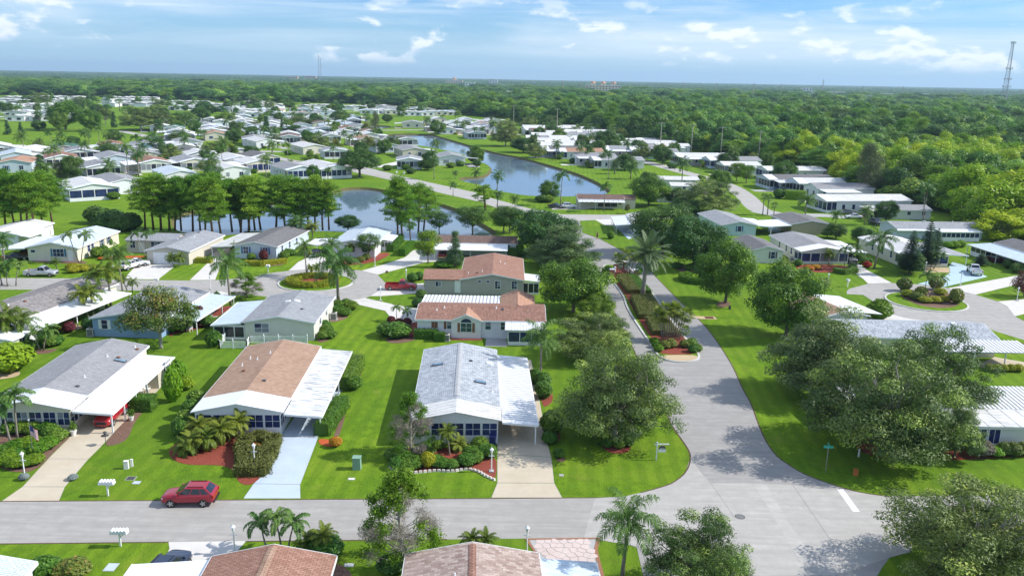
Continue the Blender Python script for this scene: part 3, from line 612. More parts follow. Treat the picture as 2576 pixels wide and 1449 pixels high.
# ---- the ground, water, roads
def PX(tile,*xy): return [G(tile,x,y) for x,y in xy]
def smooth_poly(pts,it=2):
 for _ in range(it):
  q = []
  for i in range(len(pts)):
   a,b = pts[i],pts[(i + 1) % len(pts)]; q += [a * .75 + b * .25,a * .25 + b * .75]
  pts = q
 return pts
LAKE = smooth_poly(PX('b1',(1340,686),(1600,684),(1820,688),(1900,712),(2100,770),(2400,858),(2576,890)) + PX('c1',(400,902),(700,985),(900,1042),(1100,1122),(1200,1180),(1262,1228),(1180,1262),(860,1276),(620,1272),(450,1266),(300,1240),(130,1212),(0,1168)) + PX('b1',(2400,1192),(2240,1160),(2060,1118),(2080,1095),(2200,1088),(2290,1083),(2350,1050),(2372,1008),(2340,968),(2240,940),(2170,905),(2100,868),(1900,830),(1680,790),(1560,770),(1340,745)))
POND = smooth_poly(PX('b1',(960,1200),(1040,1190),(1200,1186),(1380,1212),(1500,1244),(1880,1332),(2060,1392)) + PX('b2',(2070,42),(2290,172),(2450,262),(2380,300),(2000,330),(1600,345),(1300,300),(1000,250),(400,250),(0,250)) + PX('a2',(2400,262),(1960,305),(1880,285),(1640,245),(1600,150),(1660,80),(1860,50)) + PX('b1',(300,1330),(700,1290)),2)
PONDS2 = [smooth_poly(PX('b1',(950,606),(1100,600),(1300,602),(1440,612),(1430,632),(1180,640),(1000,632)),2),smooth_poly(PX('b1',(1080,534),(1160,528),(1250,530),(1250,552),(1120,556)),2)]
WATER_Z = -.75
def ground():
 bm = bmesh.new(); S = 16000.
 def loop(pts,z=0.):
  vs = [bm.verts.new((p[0],p[1],z)) for p in pts]; return [bm.edges.new((vs[i],vs[(i + 1) % len(vs)])) for i in range(len(vs))]
 ed = loop([(-S,-200),(S,-200),(S,S),(-S,S)])
 for w in [LAKE,POND] + PONDS2: ed += loop(w)
 bmesh.ops.triangle_fill(bm,use_beauty=True,use_dissolve=False,edges=ed)
 for f in bm.faces:
  if f.normal.z < 0: f.normal_flip()
 me = bpy.data.meshes.new('ground'); bm.to_mesh(me); bm.free(); link('ground',me,MATS['grass'],None,'structure')
 for i,(w,nm) in enumerate(((LAKE,'lake'),(POND,'pond'),(PONDS2[0],'pond'),(PONDS2[1],'pond'))):
  c = sum(w,Vector((0,0))) / len(w); n = len(w); mb = MB()
  area = sum(w[k].x * w[(k + 1) % n].y - w[(k + 1) % n].x * w[k].y for k in range(n)); sg = 1 if area > 0 else -1
  foot = []
  for k in range(n):
   d = (w[(k + 1) % n] - w[k - 1]); nn = Vector((-d.y,d.x)) * sg
   foot.append(w[k] + (nn.normalized() * 1.3 if nn.length > 1e-6 else nn))
  for k in range(n):
   a,b = w[k],w[(k + 1) % n]; fa,fb = foot[k],foot[(k + 1) % n]
   mb.quad((a.x,a.y,0),(b.x,b.y,0),(fb.x,fb.y,-1.1),(fa.x,fa.y,-1.1))
  mb.build('bank',MATS['bank'],None,False,'structure')
  ring = [a.lerp(f,.55) for a,f in zip(w,foot)]
  bm = bmesh.new(); vs = [bm.verts.new((p.x,p.y,WATER_Z)) for p in w]; e = [bm.edges.new((vs[k],vs[(k + 1) % n])) for k in range(n)]
  bmesh.ops.triangle_fill(bm,use_beauty=True,use_dissolve=False,edges=e)
  for f in bm.faces:
   if f.normal.z < 0: f.normal_flip()
  me = bpy.data.meshes.new(nm); bm.to_mesh(me); bm.free(); link(nm,me,MATS['water'],None,'structure')
def m_water():
 t = NT('water'); p = t.pos((1,.45,1)); n = t.noise(p,.8,4,.6); n2 = t.noise(t.pos(),.03,3,.5)
 b = t.n('ShaderNodeBump'); b.inputs['Strength'].default_value = .05; b.inputs['Distance'].default_value = .03; t.l(n,b.inputs['Height'])
 t.bsdf(t.mix(t.ramp(n2,.35,.65),(.115,.175,.235),(.145,.205,.265)),t.ramp(n2,.4,.6,.03,.10),.5,normal=b.outputs[0],IOR=1.33); reg('water',t)  # base colour lightened to carry some of the pale sky reflection
m_water(); ground()
_lay = [0]
def sheet(name,pts,matn,z=.004,kind='structure',parent=None,smooth=0,thick=None):
 pts = [p if not isinstance(p[0],str) else G(*p) for p in pts]
 pts = [Vector((p[0],p[1])) for p in pts]
 if smooth: pts = smooth_poly(pts,smooth)
 bm = bmesh.new(); vs = [bm.verts.new((p.x,p.y,z)) for p in pts]; ed = [bm.edges.new((vs[i],vs[(i + 1) % len(vs)])) for i in range(len(vs))]
 bmesh.ops.triangle_fill(bm,use_beauty=True,use_dissolve=False,edges=ed)
 for f in bm.faces:
  if f.normal.z < 0: f.normal_flip()
 if thick:
  for a,b in zip(pts,pts[1:] + pts[:1]):
   q = [bm.verts.new((a.x,a.y,z)),bm.verts.new((b.x,b.y,z)),bm.verts.new((b.x,b.y,z - thick)),bm.verts.new((a.x,a.y,z - thick))]; bm.faces.new(q)
 me = bpy.data.meshes.new(name); bm.to_mesh(me); bm.free()
 return link(name,me,MATS[matn],parent,kind)
def strip(name,pts,w,matn,z,kind='structure'):
 P = [p if not isinstance(p[0],str) else G(*p) for p in pts]; P = [Vector((p[0],p[1])) for p in P]
 for _ in range(2):
  q = [P[0]]
  for a,b in zip(P,P[1:]): q += [a * .75 + b * .25,a * .25 + b * .75]
  P = q + [P[-1]]
 mb = MB(); L = []; Rr = []
 for i,p in enumerate(P):
  d = (P[min(i + 1,len(P) - 1)] - P[max(0,i - 1)]).normalized(); s = Vector((-d.y,d.x)) * w / 2; L.append(p + s); Rr.append(p - s)
 for i in range(len(P) - 1): mb.quad((*Rr[i],z),(*Rr[i + 1],z),(*L[i + 1],z),(*L[i],z))
 me = mb.mesh(name); o = link(name,me,MATS[matn],None,kind); return o
def fit_circle(*pts):
 A = np.array([[2 * p[0],2 * p[1],1] for p in pts]); b = np.array([p[0] ** 2 + p[1] ** 2 for p in pts]); s = np.linalg.lstsq(A,b,rcond=None)[0]
 return Vector((s[0],s[1])),math.sqrt(s[2] + s[0] ** 2 + s[1] ** 2)
def ring_pts(c,r,n=40): return [Vector((c[0] + r * math.cos(6.28319 * k / n),c[1] + r * math.sin(6.28319 * k / n))) for k in range(n)]
fa,fb = G('a4',0,745),G('c4',1200,710); na,nb = G('a4',0,1145),G('c4',1150,1087)
def ext(a,b,x): return a + (b - a) * ((x - a.x) / (b.x - a.x))
sheet('road',[ext(na,nb,-110),ext(na,nb,110),ext(fa,fb,110) + Vector((0,0)),ext(fa,fb,-110)],'asphalt',.006)
ENTRY = [('c4',1200,712),('c4',1400,694),('c4',1540,662),('c4',1700,620),('c4',1830,578),('c4',1950,490),('c4',2003,385),('c4',2005,290),('c4',1950,200),('c4',1825,30),('c3',1790,1020),('c3',1620,700),('c3',1280,30),('c2',1060,600),('c2',960,420),('c2',800,300),('c2',620,180),('c2',560,100),('c2',790,96),('c2',960,150),('c2',985,265),('c2',1150,322),('c2',1370,440),('c2',1560,560),('c2',1690,690),('c2',1850,860),('c2',2040,1035),('c3',2200,240),('c3',2400,540),('c3',2500,780),('d3',0,900),('d4',70,20),('d4',140,180),('d4',240,322),('d4',370,410),('d4',500,490),('d4',840,612),('d4',1060,668),('d4',1330,702),('d4',1700,745),('d4',1500,1225),('d4',1395,1235),('d4',1310,1272),('d4',1235,1370),('d4',1190,1449),('d4',1150,1900),('c4',1500,1900),('c4',1560,1449),('c4',1500,1180),('c4',1300,1100),('c4',1000,1092)]
sheet('road',ENTRY,'asphalt_entry',.011)
sheet('road_patch',[('c4',1000,1085),('c4',1100,715),('c4',1400,697),('c4',1540,665),('c4',1830,582),('c4',1950,494),('c4',2005,330),('c4',2110,480),('c4',2210,572),('c4',2576,575),('d4',360,588),('d4',620,625),('d4',900,640),('d4',1330,706),('d4',1690,760),('d4',1500,1222),('d4',1310,1275),('d4',800,1440),('c4',2300,1449),('c4',1700,1200)],'asphalt_pale',.016)
sheet('road_marking',[('d4',810,631),('d4',873,631),('d4',1028,843),('d4',962,842)],'paint_white',.021)
sheet('road_patch',[('d4',30,590),('d4',150,590),('d4',330,900),('d4',620,1330),('d4',470,1330),('d4',200,870)],'asphalt_light',.0205); strip('road_seam',[('d4',395,592),('d4',560,830),('d4',800,1180)],.10,'asphalt_entry',.0205); strip('road_seam',[('c4',2006,335),('c4',2200,570),('c4',2420,900)],.09,'asphalt_entry',.0205)
strip('road_edge',[ext(fa,fb,-60),ext(fa,fb,-20),ext(fa,fb,fb.x)],.13,'soil',.012); strip('road_edge',[ext(na,nb,-60),ext(na,nb,-20),ext(na,nb,nb.x - 12)],.13,'soil',.012); strip('road_edge',ENTRY[2:13],.14,'soil',.0185); strip('road_edge',ENTRY[20:39],.14,'soil',.0185)
sheet('road',PX('b1',(-300,815),(0,840),(300,885),(560,940),(980,962),(1250,1012),(1600,1100),(2240,1240),(2400,1296)) + PX('c1',(480,1388),) + PX('c2',(800,92),(1330,96),(1700,80),(2300,60),(2300,120),(1340,137),(960,152),(760,180),(560,92)) + PX('b1',(2432,1386),(2300,1332),(1900,1242),(1440,1122),(1090,1047),(960,1002),(540,966),(280,906),(0,862),(-300,835)),'asphalt_pale',.016)
C1,RC1 = fit_circle(G('b2',365,760),G('b2',640,822),G('b2',430,700),G('b2',970,790)); 
CO1,RO1 = fit_circle(G('b2',1383,765),G('b2',1180,880),G('b2',820,600),G('b2',1160,622))
sheet('road',PX('a2',(-700,690),(0,692),(600,694),(870,702),(1490,712),(1790,716),(2030,713),(2400,682),(2576,652)) + PX('b2',(160,662),(480,622),(820,602),(1000,607),(1160,622),(1310,662),(1385,742),(1380,800),(1300,845),(1190,880),(1000,910),(860,925),(500,905),(200,860)) + PX('a2',(2240,850),(1500,815),(900,800),(0,800),(-700,800)),'asphalt_old',.006)
C2,RC2 = fit_circle(G('d2',1262,850),G('d2',2054,962),G('d2',1750,1012),G('d2',1300,905))
sheet('road',PX('d2',(905,815),(930,792),(1100,747),(1330,739),(1570,751),(1830,782),(1960,802),(2120,850),(2330,912),(2420,962),(2490,1052),(2600,1110),(3200,1330),(3200,1560),(2576,1275),(2300,1190),(2230,1160),(1900,1110),(1600,1092),(1440,1070),(1260,1012),(1235,965),(1060,850),(905,842)),'asphalt_old',.006)
strip('road',[('c1',1250,905),('c1',1500,925),('c1',1950,1050),('c1',2330,1150),('c1',2520,1260),('d1',60,1400),('d2',160,70),('d2',330,110)],6.2,'asphalt_pale',.006)
strip('road',[('d2',60,60),('d2',330,115),('d2',640,95),('d2',900,120)],5.5,'concrete_grey',.011)
strip('road',[('a1',1120,655),('a1',1380,705),('a1',1560,750),('a1',1900,820),('a1',2576,855),('b1',440,850)],6.,'asphalt_pale',.011)
strip('road',[('b1',1140,655),('b1',1500,650),('b1',1820,648)],6.,'asphalt_pale',.006)
def slabs(label,groups,matn,z=.018):
 """groups: list of slab outlines, all pieces of one driveway"""
 o = empty('driveway'); o['kind'] = 'structure'
 for g in groups:
  P = [G(*p) for p in g]; c = sum(P,Vector((0,0))) / len(P); P = [c + (p - c) * (1 - .003) for p in P]
  sheet('joint',[c + (p - c) * 1.012 for p in P],'concrete_grey',z - .007,None,o); sheet('slab',P,matn,z,None,o,0,.01)
 return o
slabs('',[[('a4',20,742),('a4',555,738),('a4',610,610),('a4',215,608)],[('a4',217,605),('a4',612,606),('a4',830,348),('a4',455,345)],[('a4',457,342),('a4',833,345),('a4',940,240),('a4',1060,110),('a4',690,100),('a4',640,160)],[('a3',692,1182),('a3',1062,1190),('a3',1440,840),('a3',1520,750),('a3',1380,740),('a3',1000,850)]],'concrete_beige')
slabs('',[[('b4',45,716),('b4',578,716),('b4',575,588),('b4',140,580)],[('b4',142,576),('b4',577,584),('b4',742,150),('b4',400,130),('b4',330,330),('b4',260,470)],[('b3',400,1210),('b3',742,1228),('b3',1000,720),('b3',1050,560),('b3',820,560),('b3',620,900)]],'concrete_blue')
slabs('',[[('c4',130,709),('c4',792,709),('c4',720,575),('c4',185,573)],[('c4',186,569),('c4',718,571),('c4',690,330),('c4',185,300)],[('c4',186,296),('c4',690,326),('c3',655,1290),('c3',185,1240)],[('c3',187,1236),('c3',655,1285),('c3',560,770),('c3',500,500),('c3',200,500)]],'concrete_beige')
slabs('',[[('a4',1590,1126),('a4',2320,1118),('a4',2250,1200),('a4',2050,1400),('a4',1900,1600),('a4',1400,1600),('a4',1540,1320),('a4',1600,1190)]],'concrete_white')
def flagstones():
 base = [G('c4',440,1095),G('c4',1160,1088),G('c4',1130,1200),G('c4',1160,1330),G('c4',1200,1470),G('c4',560,1470),G('c4',540,1240),G('c4',500,1170)]
 root = sheet('driveway',base,'concrete_grey',.016)
 sheet('border',[base[0],base[0] + Vector((.30,0)),G('c4',560,1240),base[6]],'brick_border',.034,None,root,0,.03)
 sheet('border',[base[1] - Vector((.3,0)),base[1],base[2],base[3],base[4],base[4] - Vector((.3,0)),base[3] - Vector((.3,0)),base[2] - Vector((.3,0))],'brick_border',.034,None,root,0,.03)
 sheet('border',[base[0] + Vector((.3,0)),base[0] + Vector((.3,-.22)),base[1] + Vector((-.3,-.22)),base[1] + Vector((-.3,0))],'brick_border',.034,None,root,0,.03)
 x0 = min(p.x for p in base); x1 = max(p.x for p in base); y0 = min(p.y for p in base); y1 = max(p.y for p in base)
 rs = np.random.default_rng(5); s = .62; seeds = []
 for i in range(int((x1 - x0) / s) + 2):
  for j in range(int((y1 - y0) / s) + 2): seeds.append((x0 + (i + rs.uniform(-.38,.38) + .5 * (j % 2)) * s,y0 + (j + rs.uniform(-.38,.38)) * s))
 L = [G('c4',470,1097),G('c4',555,1240),G('c4',570,1470)]
 def inside(p):
  xl = G('c4',470,1097).x + .25 if p[1] > G('c4',540,1240).y else G('c4',545,1240).x + .25
  t = (G('c4',440,1095).y - p[1]) / (G('c4',440,1095).y - G('c4',540,1240).y); xl = G('c4',440,1095).x + min(1,max(0,t)) * (G('c4',540,1240).x - G('c4',440,1095).x) + .45
  return xl < p[0] < G('c4',1130,1200).x - .45 and y0 + .3 < p[1] < y1 - .36
 for k,c in enumerate(seeds):
  if not inside(c): continue
  poly = [Vector((c[0] + q[0],c[1] + q[1])) for q in ((-.9,-.9),(.9,-.9),(.9,.9),(-.9,.9))]
  for m,e in enumerate(seeds):
   if m == k or abs(e[0] - c[0]) > 2.4 or abs(e[1] - c[1]) > 2.4: continue
   mid = Vector(((c[0] + e[0]) / 2,(c[1] + e[1]) / 2)); nn = Vector((e[0] - c[0],e[1] - c[1])).normalized(); mid -= nn * .022; out = []
   for a,b in zip(poly,poly[1:] + poly[:1]):
    da = (a - mid).dot(nn); db = (b - mid).dot(nn)
    if da <= 0: out.append(a)
    if da * db < 0: out.append(a + (b - a) * (da / (da - db)))
   poly = out
   if len(poly) < 3: break
  if len(poly) >= 3: MB().prism([(p.x,p.y) for p in poly],.017,.033 + rs.uniform(0,.012)).build('stone',MATS['flagstone'],root)
flagstones()
for t_,pts in (('concrete_white',[('b2',470,622),('b2',560,540),('b2',690,480),('b2',820,500),('b2',815,602)]),('concrete_white',[('b2',1160,622),('b2',1380,560),('b2',1560,500),('b2',1640,430),('b2',2100,430),('b2',2100,530),('b2',1770,540),('b2',1310,660)]),
    ('concrete_white',[('b2',1240,862),('b2',1385,772),('b2',1740,740),('b2',1760,830),('b2',1340,862)]),('concrete_white',[('b2',990,912),('b2',1190,880),('b2',1500,950),('b2',1690,980),('b2',1690,1100),('b2',1610,1120),('b2',1405,1120),('b2',1420,1050),('b2',1380,1000)]),
    ('concrete_white',[('a2',1170,700),('a2',1490,706),('a2',1640,590),('a2',1630,560),('a2',1400,560),('a2',1260,600)]),('concrete_white',[('a2',1790,712),('a2',2030,710),('a2',2100,520),('a2',2300,400),('a2',2010,420),('a2',1980,530)]),
    ('concrete_white',[('a2',1960,1060),('a2',2050,1060),('a2',2100,930),('a2',2230,860),('a2',2080,815),('a2',1960,850),('a2',1850,1000)]),('concrete_white',[('d2',1105,745),('d2',1330,738),('d2',1100,620),('d2',1000,545),('d2',940,540),('d2',930,590),('d2',990,650),('d2',1060,700)]),
    ('concrete_aqua',[('d2',1570,748),('d2',1825,775),('d2',2230,680),('d2',2100,620),('d2',2010,570),('d2',1900,540),('d2',1870,580),('d2',1880,640),('d2',1830,680)]),('concrete_white',[('d2',1860,788),('d2',2120,848),('d2',2480,760),('d2',2700,740),('d2',2700,640),('d2',2500,670)]),
    ('concrete_white',[('d2',2330,912),('d2',2420,960),('d2',2490,1052),('d2',2700,1000),('d2',2700,880)]),('concrete_white',[('d2',1100,1085),('d2',1250,1010),('d2',1440,1065),('d2',1590,1090),('d3',1450,170),('d3',1100,150)]),
    ('concrete_white',[('c2',1100,140),('c2',1340,137),('c2',1360,200),('c2',1200,195)]),('concrete_blue',[('c2',1290,200),('c2',1530,205),('c2',1500,310),('c2',1420,325)]),('concrete_aqua',[('d2',170,190),('d2',280,200),('d2',280,270),('d2',160,260)]),
    ('concrete_white',[('c1',930,1372),('c1',1120,1385),('c1',1000,1398),('c1',700,1398),('c1',690,1380)]),('concrete_white',[('b1',1380,970),('b1',1560,930),('b1',1560,960),('b1',1400,1000),('b1',1250,1005)]),('concrete_beige',[('d3',2100,560),('d3',2560,600),('d3',2700,540),('d3',2300,470)]),('sand_paver',[('d2',1620,590),('d2',1870,595),('d2',1875,640),('d2',1640,640)]),
    ('concrete_grey',[('b3',2325,370),('b3',2530,372),('b3',2520,290),('b3',2330,290)]),('mulch_red',[('b2',1590,1110),('b2',1690,1100),('b2',1690,1250),('b2',1600,1290)])):
 sheet('flower_bed' if t_.startswith('mulch') else 'driveway',pts,t_,.018 if not t_.startswith('mulch') else .014)
def kerb_ring(pts,w=.28,h=.13,inner='grass',closed=True):
 n = len(pts); area = sum(pts[k].x * pts[(k + 1) % n].y - pts[(k + 1) % n].x * pts[k].y for k in range(n)); sg = 1 if area > 0 else -1; ins = []
 for k in range(n):
  d = pts[(k + 1) % n] - pts[k - 1]; ins.append(pts[k] + Vector((-d.y,d.x)).normalized() * w * sg)
 mb = MB()
 for k in range(n):
  a,b,c,d = pts[k],pts[(k + 1) % n],ins[(k + 1) % n],ins[k]
  mb.quad((*a,h),(*b,h),(*c,h),(*d,h)); mb.quad((*a,0),(*b,0),(*b,h),(*a,h)); mb.quad((*d,h),(*c,h),(*c,.0),(*d,.0))
 mb.build('kerb',MATS['kerb'],None,False,'structure')
 sheet('island_lawn',ins,inner,h - .03)
ISL = smooth_poly(PX('c2',(1172,590),(1200,565),(1290,570),(1420,600),(1530,690),(1640,820),(1720,930),(1850,1120),(1980,1280)) + PX('c3',(2060,400),(2098,455),(2092,492),(2050,512),(1960,524),(1850,520),(1760,497),(1690,460),(1640,380),(1400,20)) + PX('c2',(1370,860),(1240,690),(1190,630)),2)
kerb_ring(ISL)
kerb_ring(ring_pts(C1,RC1)); kerb_ring(ring_pts(C2,RC2))
def bed(matn,pts,z=.024,smooth=2): return sheet('flower_bed',pts,matn,z,'structure',None,smooth)
bed('mulch_red',[('a4',1590,300),('a4',1600,250),('a4',1680,190),('a4',1900,150),('a4',2300,130),('b4',390,135),('b4',360,200),('a4',2540,400),('a4',2420,570),('a4',2330,595),('a4',2250,570),('a4',2190,430),('a4',2050,400),('a4',1800,405),('a4',1650,370)])
bed('mulch_orange',[('b4',745,150),('b4',900,170),('b4',975,200),('b4',890,238),('b4',760,215)]); bed('mulch_brown',[('b3',880,1240),('b3',980,1010),('b3',1010,1010),('b3',940,1240)]); bed('mulch_brown',[('b3',960,790),('b3',1080,770),('b3',1160,640),('b3',1130,600),('b3',1030,640)])
bed('mulch_red',[('b4',1430,440),('b4',1440,290),('b4',1560,250),('b4',1700,230),('b4',2430,260),('b4',2432,560),('b4',2320,500),('b4',2150,440),('b4',2040,470),('b4',1850,465),('b4',1650,480),('b4',1520,475)])
bed('mulch_red',[('c3',1080,1100),('c3',1350,1110),('c3',1420,1250),('c3',1450,1330),('c3',1400,1380),('c3',1250,1380),('c3',1170,1320),('c3',1130,1220)]); bed('mulch_red',[('c3',585,640),('c3',650,650),('c3',720,860),('c3',680,920),('c3',600,950)]); bed('mulch_red',[('c3',660,1310),('c3',770,1260),('c3',785,1210),('c3',740,1160),('c3',640,1190)]); bed('mulch_brown',[('c4',740,330),('c4',820,330),('c4',830,370),('c4',750,375)])
bed('mulch_brown',[('a4',330,470),('a4',100,470),('a4',10,430),('a4',-120,280),('a4',-100,100),('a4',640,100),('a4',670,130),('a4',500,290)]); bed('mulch_brown',[('a3',970,1310),('a3',1080,1170),('a3',1300,960),('a3',1430,850),('a3',1450,870),('a3',1260,1090),('a3',1215,1240),('a3',1100,1300)])
bed('mulch_red',[('a3',1600,290),('a3',1650,250),('a3',1970,190),('a3',2000,160),('a3',1880,150),('a3',1600,230)]); bed('mulch_red',[('a2',1980,1050),('a2',2080,960),('a2',2200,955),('a2',2150,1000),('a2',2060,1055)]); bed('mulch_brown',[('a3',250,445),('a3',300,400),('a3',500,400),('a3',560,380),('a3',480,440)])
bed('sand_paver',[('a2',680,1110),('a2',900,940),('a2',1150,880),('a2',1180,860),('a2',1050,800),('a2',900,880),('a2',700,1050)]); bed('sand_paver',[('a3',540,240),('a3',770,210),('a3',780,180),('a3',700,160),('a3',560,190)]); bed('sand_paver',[('a3',-60,690),('a3',150,660),('a3',200,625),('a3',170,600),('a3',-60,630)])
bed('mulch_brown',[('a2',300,545),('a2',800,560),('a2',830,540),('a2',720,525),('a2',300,520)]); bed('mulch_orange',[('a2',930,530),('a2',1080,505),('a2',1380,500),('a2',1380,480),('a2',1000,490)]); bed('mulch_brown',[('b2',80,575),('b2',350,580),('b2',440,560),('b2',430,520),('b2',80,530)]); bed('mulch_red',[('b2',830,580),('b2',1250,560),('b2',1460,460),('b2',1330,450),('b2',1220,490),('b2',840,510)])
bed('mulch_brown',[('b2',720,1320),('b2',900,1260),('b2',880,1200),('b2',840,1120),('b2',780,1180)]); bed('mulch_brown',[('b3',1380,330),('b3',1500,345),('b3',1640,320),('b3',1690,290),('b3',1400,280)]); bed('mulch_red',[('b3',1690,300),('b3',2310,320),('b3',2300,290),('b3',1690,275)]); bed('mulch_brown',[('b2',840,1110),('b2',950,1100),('b2',1040,1060),('b2',1000,1000),('b2',880,1040)])
bed('mulch_red',[('d2',420,620),('d2',600,640),('d2',800,640),('d2',960,600),('d2',880,570),('d2',430,560)]); bed('mulch_brown',[('c2',1950,700),('c2',1990,740),('c2',2090,755),('c2',2190,735),('c2',2230,700)]); bed('mulch_brown',[('c2',1840,600),('c2',1960,650),('c2',2100,600),('c2',2080,550)]); bed('mulch_brown',[('c2',2230,940),('c2',2300,975),('c2',2370,955),('c2',2390,920),('c2',2300,905)])
bed('mulch_red',[('d3',900,1170),('d3',1000,1340),('d3',1150,1410),('d3',1330,1430),('d3',1470,1400),('d3',1480,1330),('d3',1400,1250)]); bed('mulch_red',[('d3',1700,1380),('d3',1840,1440),('d3',2000,1440),('d3',2576,1410),('d3',2700,1400),('d3',2700,1340),('d3',1900,1330)]); bed('mulch_brown',[('b4',820,1330),('b4',950,1330),('b4',1050,1400),('b4',1080,1500),('b4',800,1500)],.014)
sheet('flower_bed',smooth_poly(PX('c2',(1240,690),(1300,600),(1400,600),(1510,690),(1700,930),(1990,1290)) + PX('c3',(2030,400),(2080,450),(1740,455),(1690,400),(1660,330),(1500,100)) + PX('c2',(1380,830),),1),'mulch_red',.112)
sheet('paving',smooth_poly(PX('c3',(1715,462),(1800,500),(1900,515),(2020,508),(2075,490),(2070,462),(1900,456)),1),'sand_paver',.117)
sheet('flower_bed',smooth_poly(PX('d2',(1380,845),(1560,800),(1800,810),(1980,900),(1960,960),(1800,985),(1600,960),(1480,910)),2),'mulch_brown',.112); sheet('flower_bed',smooth_poly(PX('b2',(550,740),(640,765),(740,755),(860,715),(880,700),(640,680)),2),'mulch_red',.112)
# ---- houses
HOUSES = []
class House:
 def __init__(s,label,o,yaw,W,L,E=2.55,R=.82,wall='wall_white',roof='roof_ltgrey',P=0.,porch_roof='metal_white',oh=.28,ref=None,name='manufactured_home',cat='house',group=None,gable=True,trim='trim_white',shift=0.):
  s.W,s.L,s.E,s.R,s.P = W,L,E,R,P; s.yaw = yaw
  s.root = empty(name,(o[0],o[1],0),yaw); tag(s.root,label,cat,group); s.ref = ref; s.wallm = wall; s.nwin = 0
  HOUSES.append(s); s.o = Vector((o[0],o[1]))
  W2 = W / 2
  mb = MB(); pf = [(0,0,0),(W,0,0),(W,0,E),(W2,0,E + R),(0,0,E)]; pb = [(x,L,z) for x,_,z in pf]
  mb.poly(pf); mb.poly(pb[::-1])
  for i in (0,1,4): a,b = i,(i + 1) % 5; mb.quad(pf[a],pb[a],pb[b],pf[b])
  mb.build('wall',MATS[wall],s.root)
  s.slopes('roof',roof,0,L + oh,oh,.10,.02)
  k = R / W2; ez = E - oh * k
  fb = MB(); fb.box(-oh - .05,-oh,0,L + oh,ez - .10,ez + .11); fb.box(W + oh,W + oh + .05,0,L + oh,ez - .10,ez + .11)
  y = L + oh
  for sx in (-1,1):
   x0,x1 = W2,W2 + sx * (W2 + oh); a = (x0,y,E + R + .0); b = (x1,y,ez)
   fb.hexa([(a[0],y,a[2] - .08),(b[0],y,b[2] - .08),(b[0],y + .05,b[2] - .08),(a[0],y + .05,a[2] - .08)],[(a[0],y,a[2] + .125),(b[0],y,b[2] + .125),(b[0],y + .05,b[2] + .125),(a[0],y + .05,a[2] + .125)])
  if P == 0:
   for sx in (-1,1):
    x0,x1 = W2,W2 + sx * (W2 + oh); a = (x0,E + R); b = (x1,ez); y = -oh
    fb.hexa([(a[0],y - .05,a[1] - .08),(b[0],y - .05,b[1] - .08),(b[0],y,b[1] - .08),(a[0],y,a[1] - .08)],[(a[0],y - .05,a[1] + .125),(b[0],y - .05,b[1] + .125),(b[0],y,b[1] + .125),(a[0],y,a[1] + .125)])
  fb.build('fascia',MATS[trim],s.root)
 def to_local(s,p):
  d = Vector((p[0],p[1])) - s.o; c,n = math.cos(-s.yaw),math.sin(-s.yaw); return Vector((d.x * c - d.y * n,d.x * n + d.y * c))
 def slopes(s,name,matn,y0,y1,oh,th,lift,ribs=None,rh=.03,r=None,parent=None):
  W2 = s.W / 2; k = s.R / W2; mb = MB()
  if name == 'roof' and s.P == 0: y0 = y0 - oh
  for sx in (-1,1):
   xe = W2 + sx * (W2 + oh); ze = s.E - oh * k
   b = [(W2,y0,s.E + s.R + lift),(xe,y0,ze + lift),(xe,y1,ze + lift),(W2,y1,s.E + s.R + lift)]
   t = [(x,y,z + th) for x,y,z in b]
   if sx < 0: b = b[::-1]; t = t[::-1]
   mb.hexa(b,t)
   if ribs:
    n = int((y1 - y0) / ribs)
    for i in range(n + 1):
     yy = y0 + (y1 - y0) * i / n; yy = min(max(yy,y0 + .02),y1 - .02)
     z0,z1 = s.E + s.R + lift + th,ze + lift + th
     q = [(W2,yy - .018,z0 - .01),(xe,yy - .018,z1 - .01),(xe,yy + .018,z1 - .01),(W2,yy + .018,z0 - .01)]; u = [(x,y,z + rh + .01) for x,y,z in q]
     if sx < 0: q = q[::-1]; u = u[::-1]
     mb.hexa(q,u)
  return mb.build(name,MATS[matn],s.root)
 def ridge_cap(s,matn='metal_grey',y0=0.,y1=None,w=.28):
  y1 = s.L if y1 is None else y1; z = s.E + s.R + .13; W2 = s.W / 2; k = s.R / W2
  mb = MB(); mb.hexa([(W2 - w,y0,z - w * k),(W2,y0,z),(W2,y1,z),(W2 - w,y1,z - w * k)],[(W2 - w,y0,z - w * k + .03),(W2,y0,z + .03),(W2,y1,z + .03),(W2 - w,y1,z - w * k + .03)])
  mb.hexa([(W2,y0,z),(W2 + w,y0,z - w * k),(W2 + w,y1,z - w * k),(W2,y1,z)],[(W2,y0,z + .03),(W2 + w,y0,z - w * k + .03),(W2 + w,y1,z - w * k + .03),(W2,y1,z + .03)])
  return mb.build('ridge_cap',MATS[matn],s.root)
 def fmap(s,face,off=0.):
  P = s.P
  return {'F': lambda u,v,n: (u,-off - n,v),'B': lambda u,v,n: (s.W - u,s.L + off + n,v),'R': lambda u,v,n: (s.W + off + n,u,v),'L': lambda u,v,n: (-off - n,u,v)}[face]
